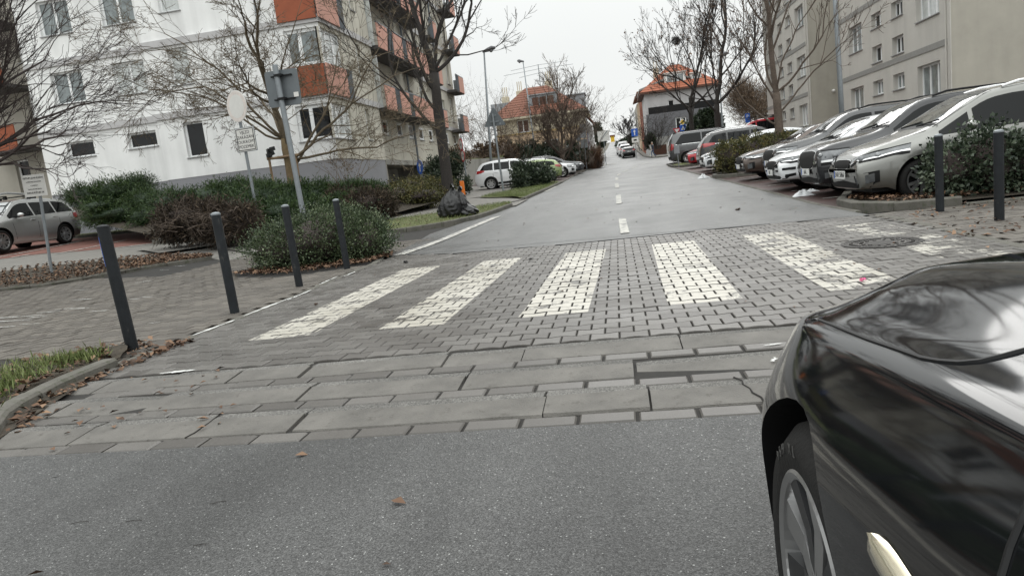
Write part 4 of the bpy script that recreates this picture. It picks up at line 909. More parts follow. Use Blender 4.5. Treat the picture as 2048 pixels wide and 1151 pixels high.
for k in range(140): 
    d = Vector(rng.normal(size=3)); d = d.normalized() * .34; e = Vector(rng.normal(size=3)).normalized() * .3; c.tube([p + d * .8 - e, p + d + e * .3, p + d * .7 + e], .014, 3)
tag(c.build('bird_nest', M_bark_d), 'round dark bird nest high in the slim roadside tree', 'nest')
q = ay(1124, 318, 58)
bare_tree('garden_tree', 'low bushy bare tree in front of the cream house', (q.x, 58, G(q.x, 58)), 6.6, .2, M_bark_b, 77, fork=.25, spread=.9, levels=5, up=.5, lenr=.64, twig_r=.011, first=6)
q = ay(1114, 200, 99)
bare_tree('garden_tree', 'thin pale bare tree rising behind the cream house roof', (q.x, 99, G(q.x, 99)), 14, .22, M_bark_b, 78, fork=.4, spread=.6, levels=4, up=.9, twig_r=.02)
q = ay(1258, 285, 150)
bare_tree('hill_tree', 'small round bare tree beside the uphill street', (q.x, 150, G(q.x, 150)), 7.5, .2, M_bark_d, 79, fork=.35, spread=.8, levels=4, up=.5, twig_r=.028, first=6)
# purple shrub tree at the left edge
o_ = ay(-95, 350, 12.2)
T_ = bare_tree('ornamental_tree', 'dense dark purple twigged bare tree at the left edge of the picture', o_, 5, .1, M_bark_p, 3, spread=.5, levels=5, up=.25, lenr=.7, twig_r=.004, minlen=.12, dens=.72,
          multi=[((.95, .1, .42), 1.9, .045), ((.8, -.1, .75), 2.1, .05), ((.6, .2, 1), 2.1, .06), ((.3, 0, 1.1), 2.0, .06), ((1, .25, .25), 1.7, .045), ((.95, -.2, .6), 1.95, .045), ((-.6, 0, 1), 1.5, .05), ((.35, .8, .8), 1.6, .05), ((.7, -.4, .95), 2.0, .05), ((.75, .1, 1.2), 2.1, .06), ((1, .0, .15), 1.5, .04), ((.1, 0, 1.3), 2.0, .06), ((.5, 0, 1.3), 2.2, .06), ((.85, .3, .9), 2.1, .05), ((.9, .2, .5), 2.0, .045)])
mb = MB(); mb.tube([(o_.x - .1, 12.2, G(o_.x, 12.2) - .1), (o_.x - .05, 12.2, o_.z * .5), (o_.x, 12.2, o_.z + .1)], [.16, .13, .12], 10); mb.build('trunk', M_bark_p, T_, smooth=True)
# young shrubs
def bare_shrub(name, label, px, py, Y, hpx, wpx, n, m, rad=.012, kids=2, group=None, nl=0, lm=None, cat='shrub'):
    p = ay(px, py, Y); T = thing(name, label, cat, p, 0, group); k = Y / F
    bp = [(p.x + random.uniform(-.3, .3) * wpx * k, p.y + random.uniform(-.3, .3), p.z) for _ in range(n)]
    ds = [((q[0] - p.x) / (wpx * k) * 1.6 + random.gauss(0, .3), random.gauss(0, .25), 1) for q in bp]
    twigs('twigs', bp, ds, hpx * k, rad, m, T, seg=4, wob=.14, kids=kids)
    if nl: foliage('leaves', [(p.x, p.y, p.z + hpx * k * .5, wpx * k * .5, .5, hpx * k * .5)], nl, .09, .05, lm, T, shell=.1)
    return T
bare_shrub('bare_shrub', 'thin bare shrub against the grey plinth below the corner window', 690, 368, 27.2, 85, 70, 12, M_bark_g, .012, 2, nl=160, lm=M_dryl)
for i, (px, py, Y, hp, wp, lb) in enumerate(((945, 330, 62, 100, 60, 'reddish brown bare shrub above the retaining wall'), (990, 320, 66, 100, 70, 'brown bare shrub left of the cream house window'), (1045, 318, 60, 70, 70, 'bare shrub below the cream house window'), (1165, 330, 62, 95, 40, 'dry bare shrub beside the grey road sign backs'))):
    bare_shrub('bare_shrub', lb, px, py, Y, hp, wp, 16, M_bark_b, .03, 2, nl=500 if i < 2 else 0, lm=M_brownl)
bare_shrub('bare_shrub', 'brown leafless bush at the foot of the dark grey house wall', 1300, 300, 95, 48, 70, 26, M_bark_d, .045, 2)
# evergreen and scrub masses
def bush(name, label, ells, n, ln, wd, m, cm=None, group=None, cat='bush', base=None, ck=.72, **kw):
    e0 = ells[0]; T = thing(name, label, cat, base or (e0[0], e0[1], G(e0[0], e0[1])), 0, group)
    core('branches', ells, cm or M_bark_p, T, ck); foliage('leaves', ells, n, ln, wd, m, T, **kw); return T
# juniper bank
bank_f = [tp(*p_) for p_ in ((305, 488), (420, 491), (530, 494), (690, 470), (780, 440), (880, 418))]
bank_b = [(-26, 27.6), (-20, 28.4), (-16, 28.6), (-12.4, 28.6), (-11.0, 30.5), (-9.8, 36)]
def bz(x, y):
    t = max(0, min(1, (y - 18.5) / 9)); return G(x, y) + 1.25 * t * max(.25, min(1, (-x - 9.6) / 2.0))
strip('planting_bank', bank_f, bank_b, .04, M_soil, 24, 10, jit=.05, hump=.06, zf=bz)
kerb('bed_kerb', [(p_[0], p_[1]) for p_ in bank_f[:4]], .1, .2, 1, 1.)
for i, (lb, sp) in enumerate((
    ('dark spreading juniper with bare twigs under it, beside the silver suv', [(235, 428, 23.2, 75, 22), (295, 432, 22, 42, 24), (175, 392, 23.6, 48, 24), (235, 385, 23.8, 60, 26), (275, 372, 24.4, 36, 20), (300, 400, 22.6, 50, 22), (200, 412, 22.8, 40, 14)]),
    ('broad green juniper around the post of the private ground sign', [(350, 408, 20.5, 55, 26), (420, 396, 21.4, 60, 24), (470, 384, 22.4, 60, 24), (520, 400, 20.6, 60, 30), (470, 418, 19.4, 60, 30), (505, 392, 21.6, 60, 28)]),
    ('broad green juniper at the foot of the staked tree', [(560, 395, 22, 60, 28), (620, 392, 22.4, 60, 26), (590, 418, 20, 60, 24), (660, 400, 22.6, 50, 22), (560, 425, 18.6, 45, 20)]),
    ('green juniper below the corner of the apartment block', [(705, 390, 23.5, 55, 22), (740, 388, 25, 40, 18), (690, 408, 21.5, 55, 18), (760, 400, 25.5, 26, 15)]))):
    bush('juniper', lb, [EL(*e) for e in sp], 30000, .12, .021, M_juni, M_juni, 'green junipers on the bank', up=.3, out=.9, flat=.0, shell=.6, clump=.3, ck=.8)
bush('juniper', 'brown dead juniper with bare grey branches behind the concrete kerb', [EL(370, 440, 17.8, 58, 34), EL(440, 445, 17.2, 58, 36), EL(490, 448, 16.6, 30, 34), EL(345, 462, 17.8, 34, 22)], 15000, .15, .028, M_junib, M_bark_p, up=.2, shell=.6)
p = ay(420, 445, 16.6); twigs('bare_branches', [(p.x + random.uniform(-1.1, 1.1), 16.5 + random.uniform(-.3, .3), p.z + random.uniform(-.2, .35)) for _ in range(60)], [(random.gauss(0, 1), random.gauss(-.5, .5), random.gauss(.4, .5)) for _ in range(60)], .6, .012, M_bark_b, kids=1, wob=.4)
tb = bpy.data.objects['bare_branches']; tag(tb, 'tangle of dry grey branches sticking out of the dead juniper', 'branches')
bush('juniper', 'brown edged juniper clump at the right end of the bank', [EL(735, 408, 21, 50, 24), EL(680, 398, 22, 40, 16), EL(765, 412, 21.4, 26, 20)], 8000, .15, .028, M_junib, M_bark_p, up=.2)
bush('cotoneaster', 'rounded grey green cotoneaster bush behind the bollards', [(-5.55, 12.3, .42, 1.0, 1.05, .52), (-5.0, 12.5, .38, .75, .9, .45), (-6.15, 12.2, .36, .7, .9, .45), (-5.6, 12.9, .6, .9, .8, .42), (-4.75, 12.3, .3, .5, .7, .36)], 42000, .045, .024, M_coto, M_bark_p, up=.55, out=.9, shell=.72, clump=.2)
bush('ground_cover', 'low brown and green cotoneaster bed left of the dark tree', [EL(800, 390, 27, 40, 20, 1.6), EL(850, 392, 26.5, 40, 18, 1.4), EL(830, 372, 31, 40, 14, 1.6), EL(880, 375, 33, 30, 14, 1.6)], 14000, .08, .045, M_hedge, M_bark_p, up=.6)
bush('shrub', 'dense dark green shrub under the dark tree beside the garage', [EL(872, 345, 40, 22, 26), EL(905, 335, 41, 22, 28), EL(880, 370, 38, 26, 22), EL(928, 372, 36, 12, 14)], 9000, .16, .07, M_lau, M_ever)
bush('shrub', 'olive and rust coloured shrubs on top of the retaining wall', [EL(915, 318, 52, 24, 22, 1.5), EL(945, 322, 55, 24, 20, 1.5), EL(975, 318, 57, 28, 30, 2), EL(1010, 312, 60, 30, 34, 2)], 9000, .2, .09, M_dryl, M_bark_b)
bush('laurel', 'dark leafy evergreen bush on the lawn in front of the white suv', [EL(1045, 352, 36.5, 22, 26), EL(1070, 348, 37, 26, 18), EL(1092, 350, 38, 18, 18), EL(1040, 362, 36, 16, 16)], 7000, .13, .07, M_lau, M_ever)
for px in (1018, 1060, 1100, 1142):
    bush('evergreen_shrub', {1018: 'leftmost dark evergreen in the row below the cream house', 1060: 'dark evergreen second from the left below the cream house', 1100: 'dark evergreen third from the left, nearest the low bare tree', 1142: 'rightmost dark evergreen of the row, next to the grey sign backs'}[px], [EL(px, 306, 66, 24, 22, 1.6), EL(px + 12, 316, 65, 22, 18, 1.4), EL(px - 4, 322, 64, 24, 18, 1.5)], 4500, .24, .1, M_ever, M_ever, 'dark evergreens below the cream house')
bush('grass_clump', 'dry orange brown ornamental grass around the sign posts at the junction', [EL(1178, 322, 66, 16, 24, 1), EL(1195, 322, 67, 10, 20, 1)], 3500, .5, .03, M_brownl, M_bark_b, up=1.6)
bush('hedge', 'trimmed olive and brown hedge on the island between the parked cars', [(4.25, 27.0, 1.0, .7, .8, .62), (5.0, 27.0, 1.02, .8, .8, .64), (5.9, 27.1, 1.05, .8, .8, .62), (6.8, 27.1, 1.05, .8, .8, .62), (7.8, 27.1, 1.0, .8, .7, .58)], 26000, .07, .042, M_hedge, M_bark_p, up=.4, shell=.75, clump=.18)
bush('laurel', 'dark glossy leaved bush with brown fallen leaves below, behind the two right bollards', [(5.15, 11.75, .5, .42, .42, .42), (5.6, 11.65, .55, .5, .42, .5), (6.2, 11.6, .5, .6, .42, .48), (6.8, 11.6, .6, .6, .42, .56), (7.5, 11.6, .72, .7, .45, .68), (8.4, 11.6, .8, .8, .45, .76), (9.4, 11.6, .85, .8, .45, .82)], 30000, .07, .042, M_lau, M_bark_p, up=.25, shell=.6, clump=.22)
for (lb, es) in (('dark conifer mass between the roadside trees and the dark house', [EL(1412, 248, 75, 30, 24, 2)]), ('dark green yew at the top left of the uphill street', [EL(1196, 268, 125, 9, 22, 1.5), EL(1204, 280, 124, 7, 14, 1)]), ('dark hedge along the right of the uphill street', [EL(1250, 285, 170, 12, 10, 3), EL(1244, 292, 172, 12, 10, 3), EL(1262, 278, 165, 9, 10, 3)]), ('small dark green conifer by the brown fence', [EL(1300, 285, 99, 6, 10, .6), EL(1302, 278, 99, 4, 8, .5)])):
    bush('conifer', lb, es, 4000, .35, .16, M_ever, M_ever)
wd_ = [EL(1480 + 26 * (i % 4) + random.uniform(-8, 8), 215 + random.uniform(-35, 30), 92 + random.uniform(-4, 4), 22, 30, 2.5) for i in range(9)]
o = foliage('woodland', wd_, 16000, .7, .04, M_dryl, None, up=.9, shell=.1, clump=1.6)
tag(o, 'mass of bare brown branches of the wood behind the roadside trees', 'woodland', kind='stuff')
# grass tufts, fallen leaves
def scatter_grass(name, regions, ln, label):
    P = []; Zs = []
    for A_, B_, n, dz in regions:
        a, b = resample(A_, 40), resample(B_, 40)
        for _ in range(n):
            i = random.randrange(40); t = random.random(); p = a[i].lerp(a[i + 1], random.random()).lerp(b[i], t); P.append((p.x, p.y, G(p.x, p.y) + dz))
    P = np.array(P); n = len(P); D = unit(np.stack([rng.normal(size=n) * .45, rng.normal(size=n) * .45, np.ones(n)], 1))
    s = ln * (.5 + rng.random(n)); V, Q = leaves(P, D, s, s * .09); return tag(npmesh(name, V, Q, M_grass, None, rng.random(n)), label, 'grass', kind='stuff')
vA = [(-3.85, 3.4), (-4.1, 3.8), (-4.32, 4.4), (-4.35, 5.1)]; vB = [(-7.5, 3.3), (-7, 4.6), (-6, 4.95), (-4.7, 5.6)]
tuft = []
for _ in range(42):
    t = random.random(); a = resample(vA, 20)[random.randrange(20)].lerp(resample(vB, 20)[random.randrange(20)], random.uniform(.08, .7)); tuft.append(a)
regs = [([(c_.x - .12, c_.y - .1), (c_.x + .12, c_.y - .1)], [(c_.x - .12, c_.y + .1), (c_.x + .12, c_.y + .1)], 60, .05) for c_ in tuft]
scatter_grass('grass', regs + [(vA, vB, 350, .05)], .085, 'tufts of green grass on the verge at the lower left corner')
scatter_grass('grass', [(LK, [(-9.4, 19.2), (-8.4, 20.6), (-7.3, 21.5), (-6.3, 22.5), (-5.5, 23.3), (-4.7, 24), (-3.8, 24.2)], 5000, .13), (LK2, [(-4.4, 28.4), (-6.1, 31.0), (-6.0, 33.2), (-5.1, 36)], 6500, .13), ([(-3.4, 33.5), (-3.3, 40)], [(-5.0, 36), (-4.8, 40)], 4000, .11), (wf[:5], wb[:5], 1500, .05)], .07, 'short green grass of the lawn strips along the left kerb')
def scatter_leaves(regions, size, m, label, tilt=.35):
    P = []
    for A_, B_, n, dz in regions:
        a, b = resample(A_, 40), resample(B_, 40)
        for _ in range(n):
            i = random.randrange(40); p = a[i].lerp(a[i + 1], random.random()).lerp(b[i].lerp(b[i + 1], .5), random.random()); P.append((p.x, p.y, G(p.x, p.y) + dz + random.random() * (.025 if tilt > .3 else .003)))
    P = np.array(P); n = len(P); an = rng.random(n) * 6.283; D = unit(np.stack([np.cos(an), np.sin(an), rng.normal(size=n) * tilt], 1)); N_ = unit(np.stack([rng.normal(size=n) * tilt, rng.normal(size=n) * tilt, np.ones(n)], 1))
    s = size * (.5 + rng.random(n)); V, Q = leaves(P, D, s, s * .55, N_, .3); return tag(npmesh('fallen_leaves', V, Q, m, None, rng.random(n)), label, 'leaves', kind='stuff')
bed = [(3.95, 13.0), (3.95, 12.1), (4.15, 11.35), (4.9, 11.2), (9.5, 11.25)], [(4.6, 14.2), (5.6, 13.8), (6.5, 13.5), (7.8, 13.4), (9.9, 13.4)]
scatter_leaves([(vA, vB, 700, .05), ([(-3.5, 3.35), (-3.9, 4.0), (-4.02, 5.0)], [(-3.7, 3.45), (-4.08, 4.1), (-4.1, 5.2)], 130, .0), ([(-3.98, 5.0), (-4.0, 5.8)], [(-4.12, 5.0), (-4.1, 5.8)], 110, 0), ([(-4.35, 5.3), (-4.2, 5.5)], [(-5.0, 5.8), (-4.5, 5.9)], 60, .01),
                (isl_f, isl_b, 5200, .08), (bed[0], bed[1], 3600, .13), ([(-6.9, 11.3), (-5.5, 10.75), (-4.3, 11.3), (-4.2, 12.4)], [(-6.6, 12.1), (-5.5, 11.8), (-4.9, 12.0), (-4.6, 12.8)], 1900, .03),
                ([(3.7, 9.8), (4.2, 11)], [(4.4, 9.2), (6.5, 11)], 90, .012), ([(3.3, 7.5), (3.5, 9.5)], [(3.8, 7.6), (4.6, 8.7)], 60, .012), (LK, [(-9, 19.2), (-8, 20.6), (-7, 21.5), (-6.3, 22.5), (-5.5, 23.3), (-4.7, 24), (-3.8, 24.2)], 300, .13)],
               .062, M_brownl, 'brown fallen leaves lying in the beds and along the kerbs')
scatter_leaves([([(-3.2, 1.4), (2, 1.4)], [(-3.5, 3.0), (.5, 3.0)], 6, .006), ([(-3.8, 2.9), (-2.0, 3.2)], [(-3.8, 4.6), (-3, 4.6)], 40, .012), ([(-4, 5), (-4, 11)], [(3.4, 5), (3.4, 11)], 16, .006), ([(-3, 12.5), (-3, 24)], [(3.4, 12.5), (3.4, 24)], 60, .008)], .05, M_brownl, 'single brown leaves scattered over the road and crossing', .15)
print('vegetation ok')

# ------------------------------------------------------------------ text
def text_mesh(s, size, name, m, M, parent=None, align='CENTER', ext=.002):
    cu = bpy.data.curves.new('t', 'FONT'); cu.body = s; cu.size = size; cu.align_x = align; cu.align_y = 'CENTER'; cu.extrude = ext; cu.resolution_u = 3
    ob = bpy.data.objects.new('t', cu); C.objects.link(ob)
    dg = bpy.context.evaluated_depsgraph_get(); me = bpy.data.meshes.new_from_object(ob.evaluated_get(dg)); bpy.data.objects.remove(ob); me.name = name
    me.materials.clear(); me.materials.append(m); me.transform(M)
    o = bpy.data.objects.new(name, me); C.objects.link(o)
    if parent is not None: o.parent = parent
    return o
def frame(o, x, y):  # matrix with x,y axes and origin
    x, y = Vector(x).normalized(), Vector(y).normalized(); z = x.cross(y)
    return Matrix([[x.x, y.x, z.x, o[0]], [x.y, y.y, z.y, o[1]], [x.z, y.z, z.z, o[2]], [0, 0, 0, 1]])

# ------------------------------------------------------------------ cars
def cut_arches(ob, cyls, mdark):
    cut = []
    for (c, axis, r, h) in cyls:
        b = MB(); b.lathe(c, axis, [(-h, r), (h, r)], 40); co = b.build('cut', mdark, smooth=False); cut.append(co)
    for co in cut:
        md = ob.modifiers.new('b', 'BOOLEAN'); md.operation = 'DIFFERENCE'; md.object = co; md.solver = 'EXACT'; md.material_mode = 'TRANSFER'
    dg = bpy.context.evaluated_depsgraph_get(); me = bpy.data.meshes.new_from_object(ob.evaluated_get(dg)); ob.modifiers.clear(); old = ob.data; ob.data = me; me.name = old.name
    for co in cut: bpy.data.objects.remove(co)
    me.polygons.foreach_set('use_smooth', [True] * len(me.polygons)); me.set_sharp_from_angle(angle=R(38)); me.update()
WH = {}
def wheel_meshes(R_, spokes, dark, wdt=.21):
    key = (round(R_, 3), spokes, dark)
    if key in WH: return WH[key]
    t = MB(); w = wdt / 2; rr = R_ * .7
    t.lathe((0, 0, 0), (0, 1, 0), [(-w + .02, rr), (-w, rr + .02), (-w, R_ - .05), (-w + .03, R_ - .008), (-w + .06, R_), (w - .06, R_), (w - .03, R_ - .008), (w, R_ - .05), (w, rr + .02), (w - .02, rr)], 40, cap=False)
    to = t.build('wheel', M_rubber, smooth=True)
    r = MB(); r.lathe((0, 0, 0), (0, 1, 0), [(w - .05, rr - .03), (w - .012, rr - .02), (w - .008, rr), (w - .022, rr + .004)], 36, 0, cap=False)
    r.lathe((0, 0, 0), (0, 1, 0), [(w - .1, rr), (w - .1, .01)], 36, 1, cap=True); r.lathe((0, 0, 0), (0, 1, 0), [(w - .05, .075), (w - .02, .07), (w - .015, .02)], 16, 0, cap=True)
    for k in range(spokes):
        for s in (-1, 1):
            a = 2 * math.pi * k / spokes + s * .13; c, sn = math.cos(a), math.sin(a); a2 = a + s * .1; c2, s2 = math.cos(a2), math.sin(a2)
            nx, nz = -sn, c; P = []
            for (q, wd_, dy) in ((.06, .028, -.03), (rr - .01, .02, -.02)):
                cx, cz = (c * q, sn * q) if q < .1 else (c2 * q, s2 * q)
                P += [(cx - nx * wd_, w + dy, cz - nz * wd_), (cx + nx * wd_, w + dy, cz + nz * wd_), (cx - nx * wd_, w + dy - .035, cz - nz * wd_), (cx + nx * wd_, w + dy - .035, cz + nz * wd_)]
            r.add(P, [(0, 1, 5, 4), (0, 4, 6, 2), (1, 3, 7, 5), (2, 6, 7, 3), (4, 5, 7, 6)], 0)
    ro = r.build('rim', [M_rimdark if dark else M_rim, M_black], angle=30); me = (to.data, ro.data)
    bpy.data.objects.remove(to); bpy.data.objects.remove(ro); WH[key] = me; return me
SP = dict(
 suv=dict(L=4.45, W=1.85, top=[(0, .62), (.015, .8), (.06, .9), (.2, .98), (.95, 1.09), (1.12, 1.13), (1.8, 1.59), (2.3, 1.655), (3.3, 1.65), (3.95, 1.57), (4.12, 1.5), (4.36, 1.12), (4.43, .98), (4.45, .62)], belt=[(0, .74), (1.1, 1.0), (3.6, 1.09), (4.45, 1.1)], wb=(.88, 3.52), R=.355, dlo=(1.3, 4.1), piers=(2.35, 3.3), rails=1),
 mpv=dict(L=4.53, W=1.81, top=[(0, .52), (.015, .66), (.07, .78), (.22, .88), (.9, 1.05), (1.05, 1.09), (1.88, 1.55), (2.5, 1.615), (3.4, 1.61), (4.0, 1.53), (4.2, 1.46), (4.42, 1.08), (4.51, .95), (4.53, .6)], belt=[(0, .62), (1.0, .93), (3.6, 1.03), (4.53, 1.02)], wb=(.9, 3.65), R=.325, dlo=(1.15, 4.2), piers=(1.62, 2.62, 3.5), rails=1),
 hatch=dict(L=4.36, W=1.8, top=[(0, .5), (.015, .64), (.07, .74), (.22, .81), (1.0, .95), (1.18, .99), (1.85, 1.385), (2.5, 1.45), (3.2, 1.43), (3.8, 1.35), (4.0, 1.28), (4.26, .98), (4.34, .86), (4.36, .55)], belt=[(0, .6), (1.1, .86), (3.6, .95), (4.36, .96)], wb=(.9, 3.57), R=.32, dlo=(1.35, 3.95), piers=(2.4, 3.3), rails=0),
 sedan=dict(L=4.75, W=1.85, top=[(0, .52), (.015, .66), (.07, .75), (.25, .82), (1.15, .96), (1.33, 1.0), (2.0, 1.37), (2.7, 1.44), (3.3, 1.42), (3.9, 1.3), (4.4, 1.05), (4.65, 1.0), (4.73, .9), (4.75, .55)], belt=[(0, .62), (1.2, .88), (3.8, .96), (4.75, .95)], wb=(.92, 3.75), R=.33, dlo=(1.5, 4.15), piers=(2.55, 3.5), rails=0),
 estate=dict(L=4.65, W=1.84, top=[(0, .52), (.015, .66), (.07, .75), (.25, .83), (1.1, .97), (1.28, 1.01), (1.93, 1.39), (2.6, 1.46), (3.6, 1.45), (4.2, 1.38), (4.35, 1.32), (4.55, 1.0), (4.63, .88), (4.65, .55)], belt=[(0, .62), (1.2, .9), (3.8, .97), (4.65, .97)], wb=(.9, 3.7), R=.33, dlo=(1.45, 4.35), piers=(2.5, 3.4), rails=1),
 van=dict(L=5.1, W=1.93, top=[(0, .6), (.015, .78), (.06, .92), (.2, 1.02), (.75, 1.15), (.85, 1.2), (1.6, 1.76), (2.0, 1.88), (3.5, 1.9), (4.8, 1.87), (4.98, 1.8), (5.05, 1.2), (5.09, 1.0), (5.1, .6)], belt=[(0, .8), (.9, 1.12), (5.1, 1.16)], wb=(.9, 4.1), R=.34, dlo=(1.0, 4.75), piers=(1.95, 3.2), rails=1),
)
for k_ in SP.values(): k_['H'] = max(z for _, z in k_['top'])
M_seam = mat('panel_gap', (.012, .012, .012), .8, world=False)
def make_car(name, label, kind, paint_, loc, rz, group=None, k=1.0, front='plain', cat='car', plate='', spokes=5, dark=False, tail_z=(.82, 1.05), hl=None, grille=None, rail=True, clad=None, chin=False, tail_wrap=.4, window_line=False, cut=True):
    sp = SP[kind]; L, Wd = sp['L'], sp['W']; hw = Wd / 2
    T = thing(name, label, cat, loc, rz, group); T.scale = (k, k, k)
    ts, tz = zip(*sp['top']); bs, bz_ = zip(*sp['belt'])
    ss = sorted(set([0, .008, .02, .04, .07, .11, .16, .23, .32] + list(np.arange(.42, L - .4, .11)) + [L - .38, L - .28, L - .2, L - .13, L - .08, L - .045, L - .02, L - .006, L]))
    def smooth_z(s):
        w = min(.16, s * .8, (L - s) * .8); return sum(np.interp(s + o * w, ts, tz) * q for o, q in ((-1, .18), (-.5, .22), (0, .2), (.5, .22), (1, .18)))
    belt = lambda s: float(np.interp(s, bs, bz_))
    def wid(s):
        q = 1.
        if s < .9: q = .80 + .2 * (1 - (1 - s / .9) ** 2.6)
        e = L - s
        if e < .7: q = .84 + .16 * (1 - (1 - e / .7) ** 2.6)
        return hw * q
    rows = []
    for s in ss:
        zt = float(smooth_z(s)); w = wid(s); e = min(s, L - s)
        zb = .2 + .28 * max(0, 1 - e / .09) ** 2 + (.05 if e < .5 else 0)
        zs = min(belt(s), zt - .035); up_ = zt - zs; wsn = w * .955
        if e < .02: zs = min(zs, zt - .03); zs = max(zs, zb + .06); up_ = zt - zs
        tw = up_ * .36; yr = wsn - tw - .02; d = min(.075, up_ * .65)
        r = [(0, zb), (w * .62, zb), (w * .9, zb + .02), (w * .965, zb + (zs - zb) * .16), (w * .99, zb + (zs - zb) * .34), (w, zb + (zs - zb) * .55), (w * .992, zb + (zs - zb) * .78), (w * .98, zb + (zs - zb) * .93), (wsn, zs)]
        for t in (.25, .5, .75, 1): r.append((wsn + (yr - wsn) * t, zs + (zt - d - zs) * t))
        r += [(yr - .02, zt - d * .55), (yr - .06, zt - d * .24), (yr - .14, zt - d * .08), (yr * .6, zt + .004), (yr * .3, zt + .012), (0, zt + .015)]
        rows.append([(L / 2 - s, y, z) for y, z in r])
    K = len(rows[0]); ring = lambda r: r + [(x, -y, z) for x, y, z in r[-2:0:-1]]
    V = []; n = 2 * K - 2
    for r in rows: V += ring(r)
    Fq = [(i * n + j, i * n + (j + 1) % n, (i + 1) * n + (j + 1) % n, (i + 1) * n + j) for i in range(len(rows) - 1) for j in range(n)]
    Fq = [f[::-1] for f in Fq]
    mb = MB(); mb.add(V, Fq); mb.add(V[:n], [tuple(range(n))]); m0 = (len(rows) - 1) * n; mb.add(V[m0:], [tuple(range(n - 1, -1, -1))])
    bm = bmesh.new(); tmp = bpy.data.meshes.new('b'); tmp.from_pydata(mb.v, [], mb.f); bm.from_mesh(tmp); bmesh.ops.remove_doubles(bm, verts=bm.verts, dist=1e-5); bmesh.ops.recalc_face_normals(bm, faces=bm.faces)
    tree = BVHTree.FromBMesh(bm)
    bm.to_mesh(tmp); bm.free(); tmp.name = 'body'; tmp.materials.append(paint_); tmp.materials.append(M_black)
    body = bpy.data.objects.new('body', tmp); C.objects.link(body)
    a1, a2 = L / 2 - sp['wb'][0], L / 2 - sp['wb'][1]; Rw = sp['R']
    if cut: cut_arches(body, [((a, 0, Rw + .01), (0, 1, 0), Rw + .055, 1.4) for a in (a1, a2)], M_black)
    body.parent = T
    u = MB(); u.b2((-L / 2 + .25, -hw + .26, .2), (L / 2 - .25, hw - .26, belt(L / 2) - .12)); u.build('underbody', M_black, T, local=True)
    def patch(name, lo, hi, m, off=.006, m_=6, parent=T, n_=None, sub=4):
        def dens(pl):
            o = []
            for i in range(len(pl) - 1):
                for q in range(sub): o.append(Vector(pl[i]).lerp(Vector(pl[i + 1]), q / sub))
            return o + [Vector(pl[-1])]
        lo, hi = dens(lo), dens(hi); P = []; nn = len(lo)
        for i in range(nn):
            for j in range(m_ + 1):
                q = lo[i].lerp(hi[i], j / m_); q = Vector((L / 2 - q.x, q.y, q.z)); h = tree.find_nearest(q); P.append(h[0] + h[1] * off)
        mb = MB(); mb.add(P, [(i * (m_ + 1) + j, (i + 1) * (m_ + 1) + j, (i + 1) * (m_ + 1) + j + 1, i * (m_ + 1) + j + 1) for i in range(nn - 1) for j in range(m_)])
        o = mb.build(name, m, parent, smooth=True, local=True)
        me = o.data; c = me.polygons[len(me.polygons) // 2]; h = tree.find_nearest(c.center)
        if h[1].dot(c.normal) < 0: me.flip_normals()
        return o
    zt_ = lambda s: float(smooth_z(s))
    # glass
    cs = [s for s, z in sp['top']]; cowl = cs[5]; rs_ = cs[6]; yb_ = hw * .955
    yw = lambda s: hw * .955 - (zt_(s) - min(belt(s), zt_(s) - .035)) * .36 - .07
    ys = [-1, -.66, -.33, 0, .33, .66, 1]
    patch('windscreen', [(cowl + .06 + .1 * q * q, q * (yw(cowl + .1) - .02), zt_(cowl + .06)) for q in ys], [(rs_ - .02 + .05 * q * q, q * (yw(rs_) - .04), zt_(rs_)) for q in ys], M_wglass, .005, 8)
    patch('bonnet_edge', [(.26, -.68 * hw, zt_(.26)), (.7, -.8 * hw, zt_(.7)), (cowl - .06, -.86 * hw, zt_(cowl - .06))], [(.26, -.665 * hw, zt_(.26)), (.7, -.785 * hw, zt_(.7)), (cowl - .06, -.845 * hw, zt_(cowl - .06))], M_seam, .003, 1)
    patch('bonnet_edge', [(.26, .68 * hw, zt_(.26)), (.7, .8 * hw, zt_(.7)), (cowl - .06, .86 * hw, zt_(cowl - .06))], [(.26, .665 * hw, zt_(.26)), (.7, .785 * hw, zt_(.7)), (cowl - .06, .845 * hw, zt_(cowl - .06))], M_seam, .003, 1)
    patch('windscreen_border', [(cowl - .05 + .1 * q * q, q * (yw(cowl + .05) + .02), zt_(cowl - .04)) for q in ys], [(rs_ + .06 + .05 * q * q, q * (yw(rs_) + .0), zt_(rs_ + .06)) for q in ys], M_black, .003, 8)
    w_ = MB(); 
    for q in (-.25, .35): w_.tube([(L / 2 - cowl - .02, q - .1, zt_(cowl) + .03), (L / 2 - cowl - .12, q + .45, zt_(cowl + .12) + .035)], .012, 5)
    w_.build('wiper', M_black, T, local=True)
    re_, rb_ = cs[-4], cs[-3]
    patch('rear_window', [(rb_ - .02, q * (hw * .78), zt_(rb_) - .03) for q in ys], [(re_ + .04, q * (yw(re_) - .06), zt_(re_) - .03) for q in ys], M_cglass, .006, 6)
    d0, d1 = sp['dlo']; cuts = [d0] + list(sp['piers']) + [d1]
    for sd in (-1, 1):
        for i in range(len(cuts) - 1):
            a, b = cuts[i] + (.035 if i else 0), cuts[i + 1] - (.035 if i < len(cuts) - 2 else 0); n_ = 8; lo, hi = [], []
            for q in range(n_ + 1):
                s = a + (b - a) * q / n_; z0 = belt(s) + .035; top_ = max(z0 + .005, min(zt_(s) - .105, sp['H'] - .13))
                if i == len(cuts) - 2: top_ = max(z0 + .02, min(top_, z0 + (d1 + .02 - s) * 1.3 + .02))
                lo.append((s, sd * yb_, z0)); hi.append((s, sd * (yb_ - (top_ - z0) * .36), top_))
            patch('side_window', lo, hi, M_cglass, .006, 5, sub=1)
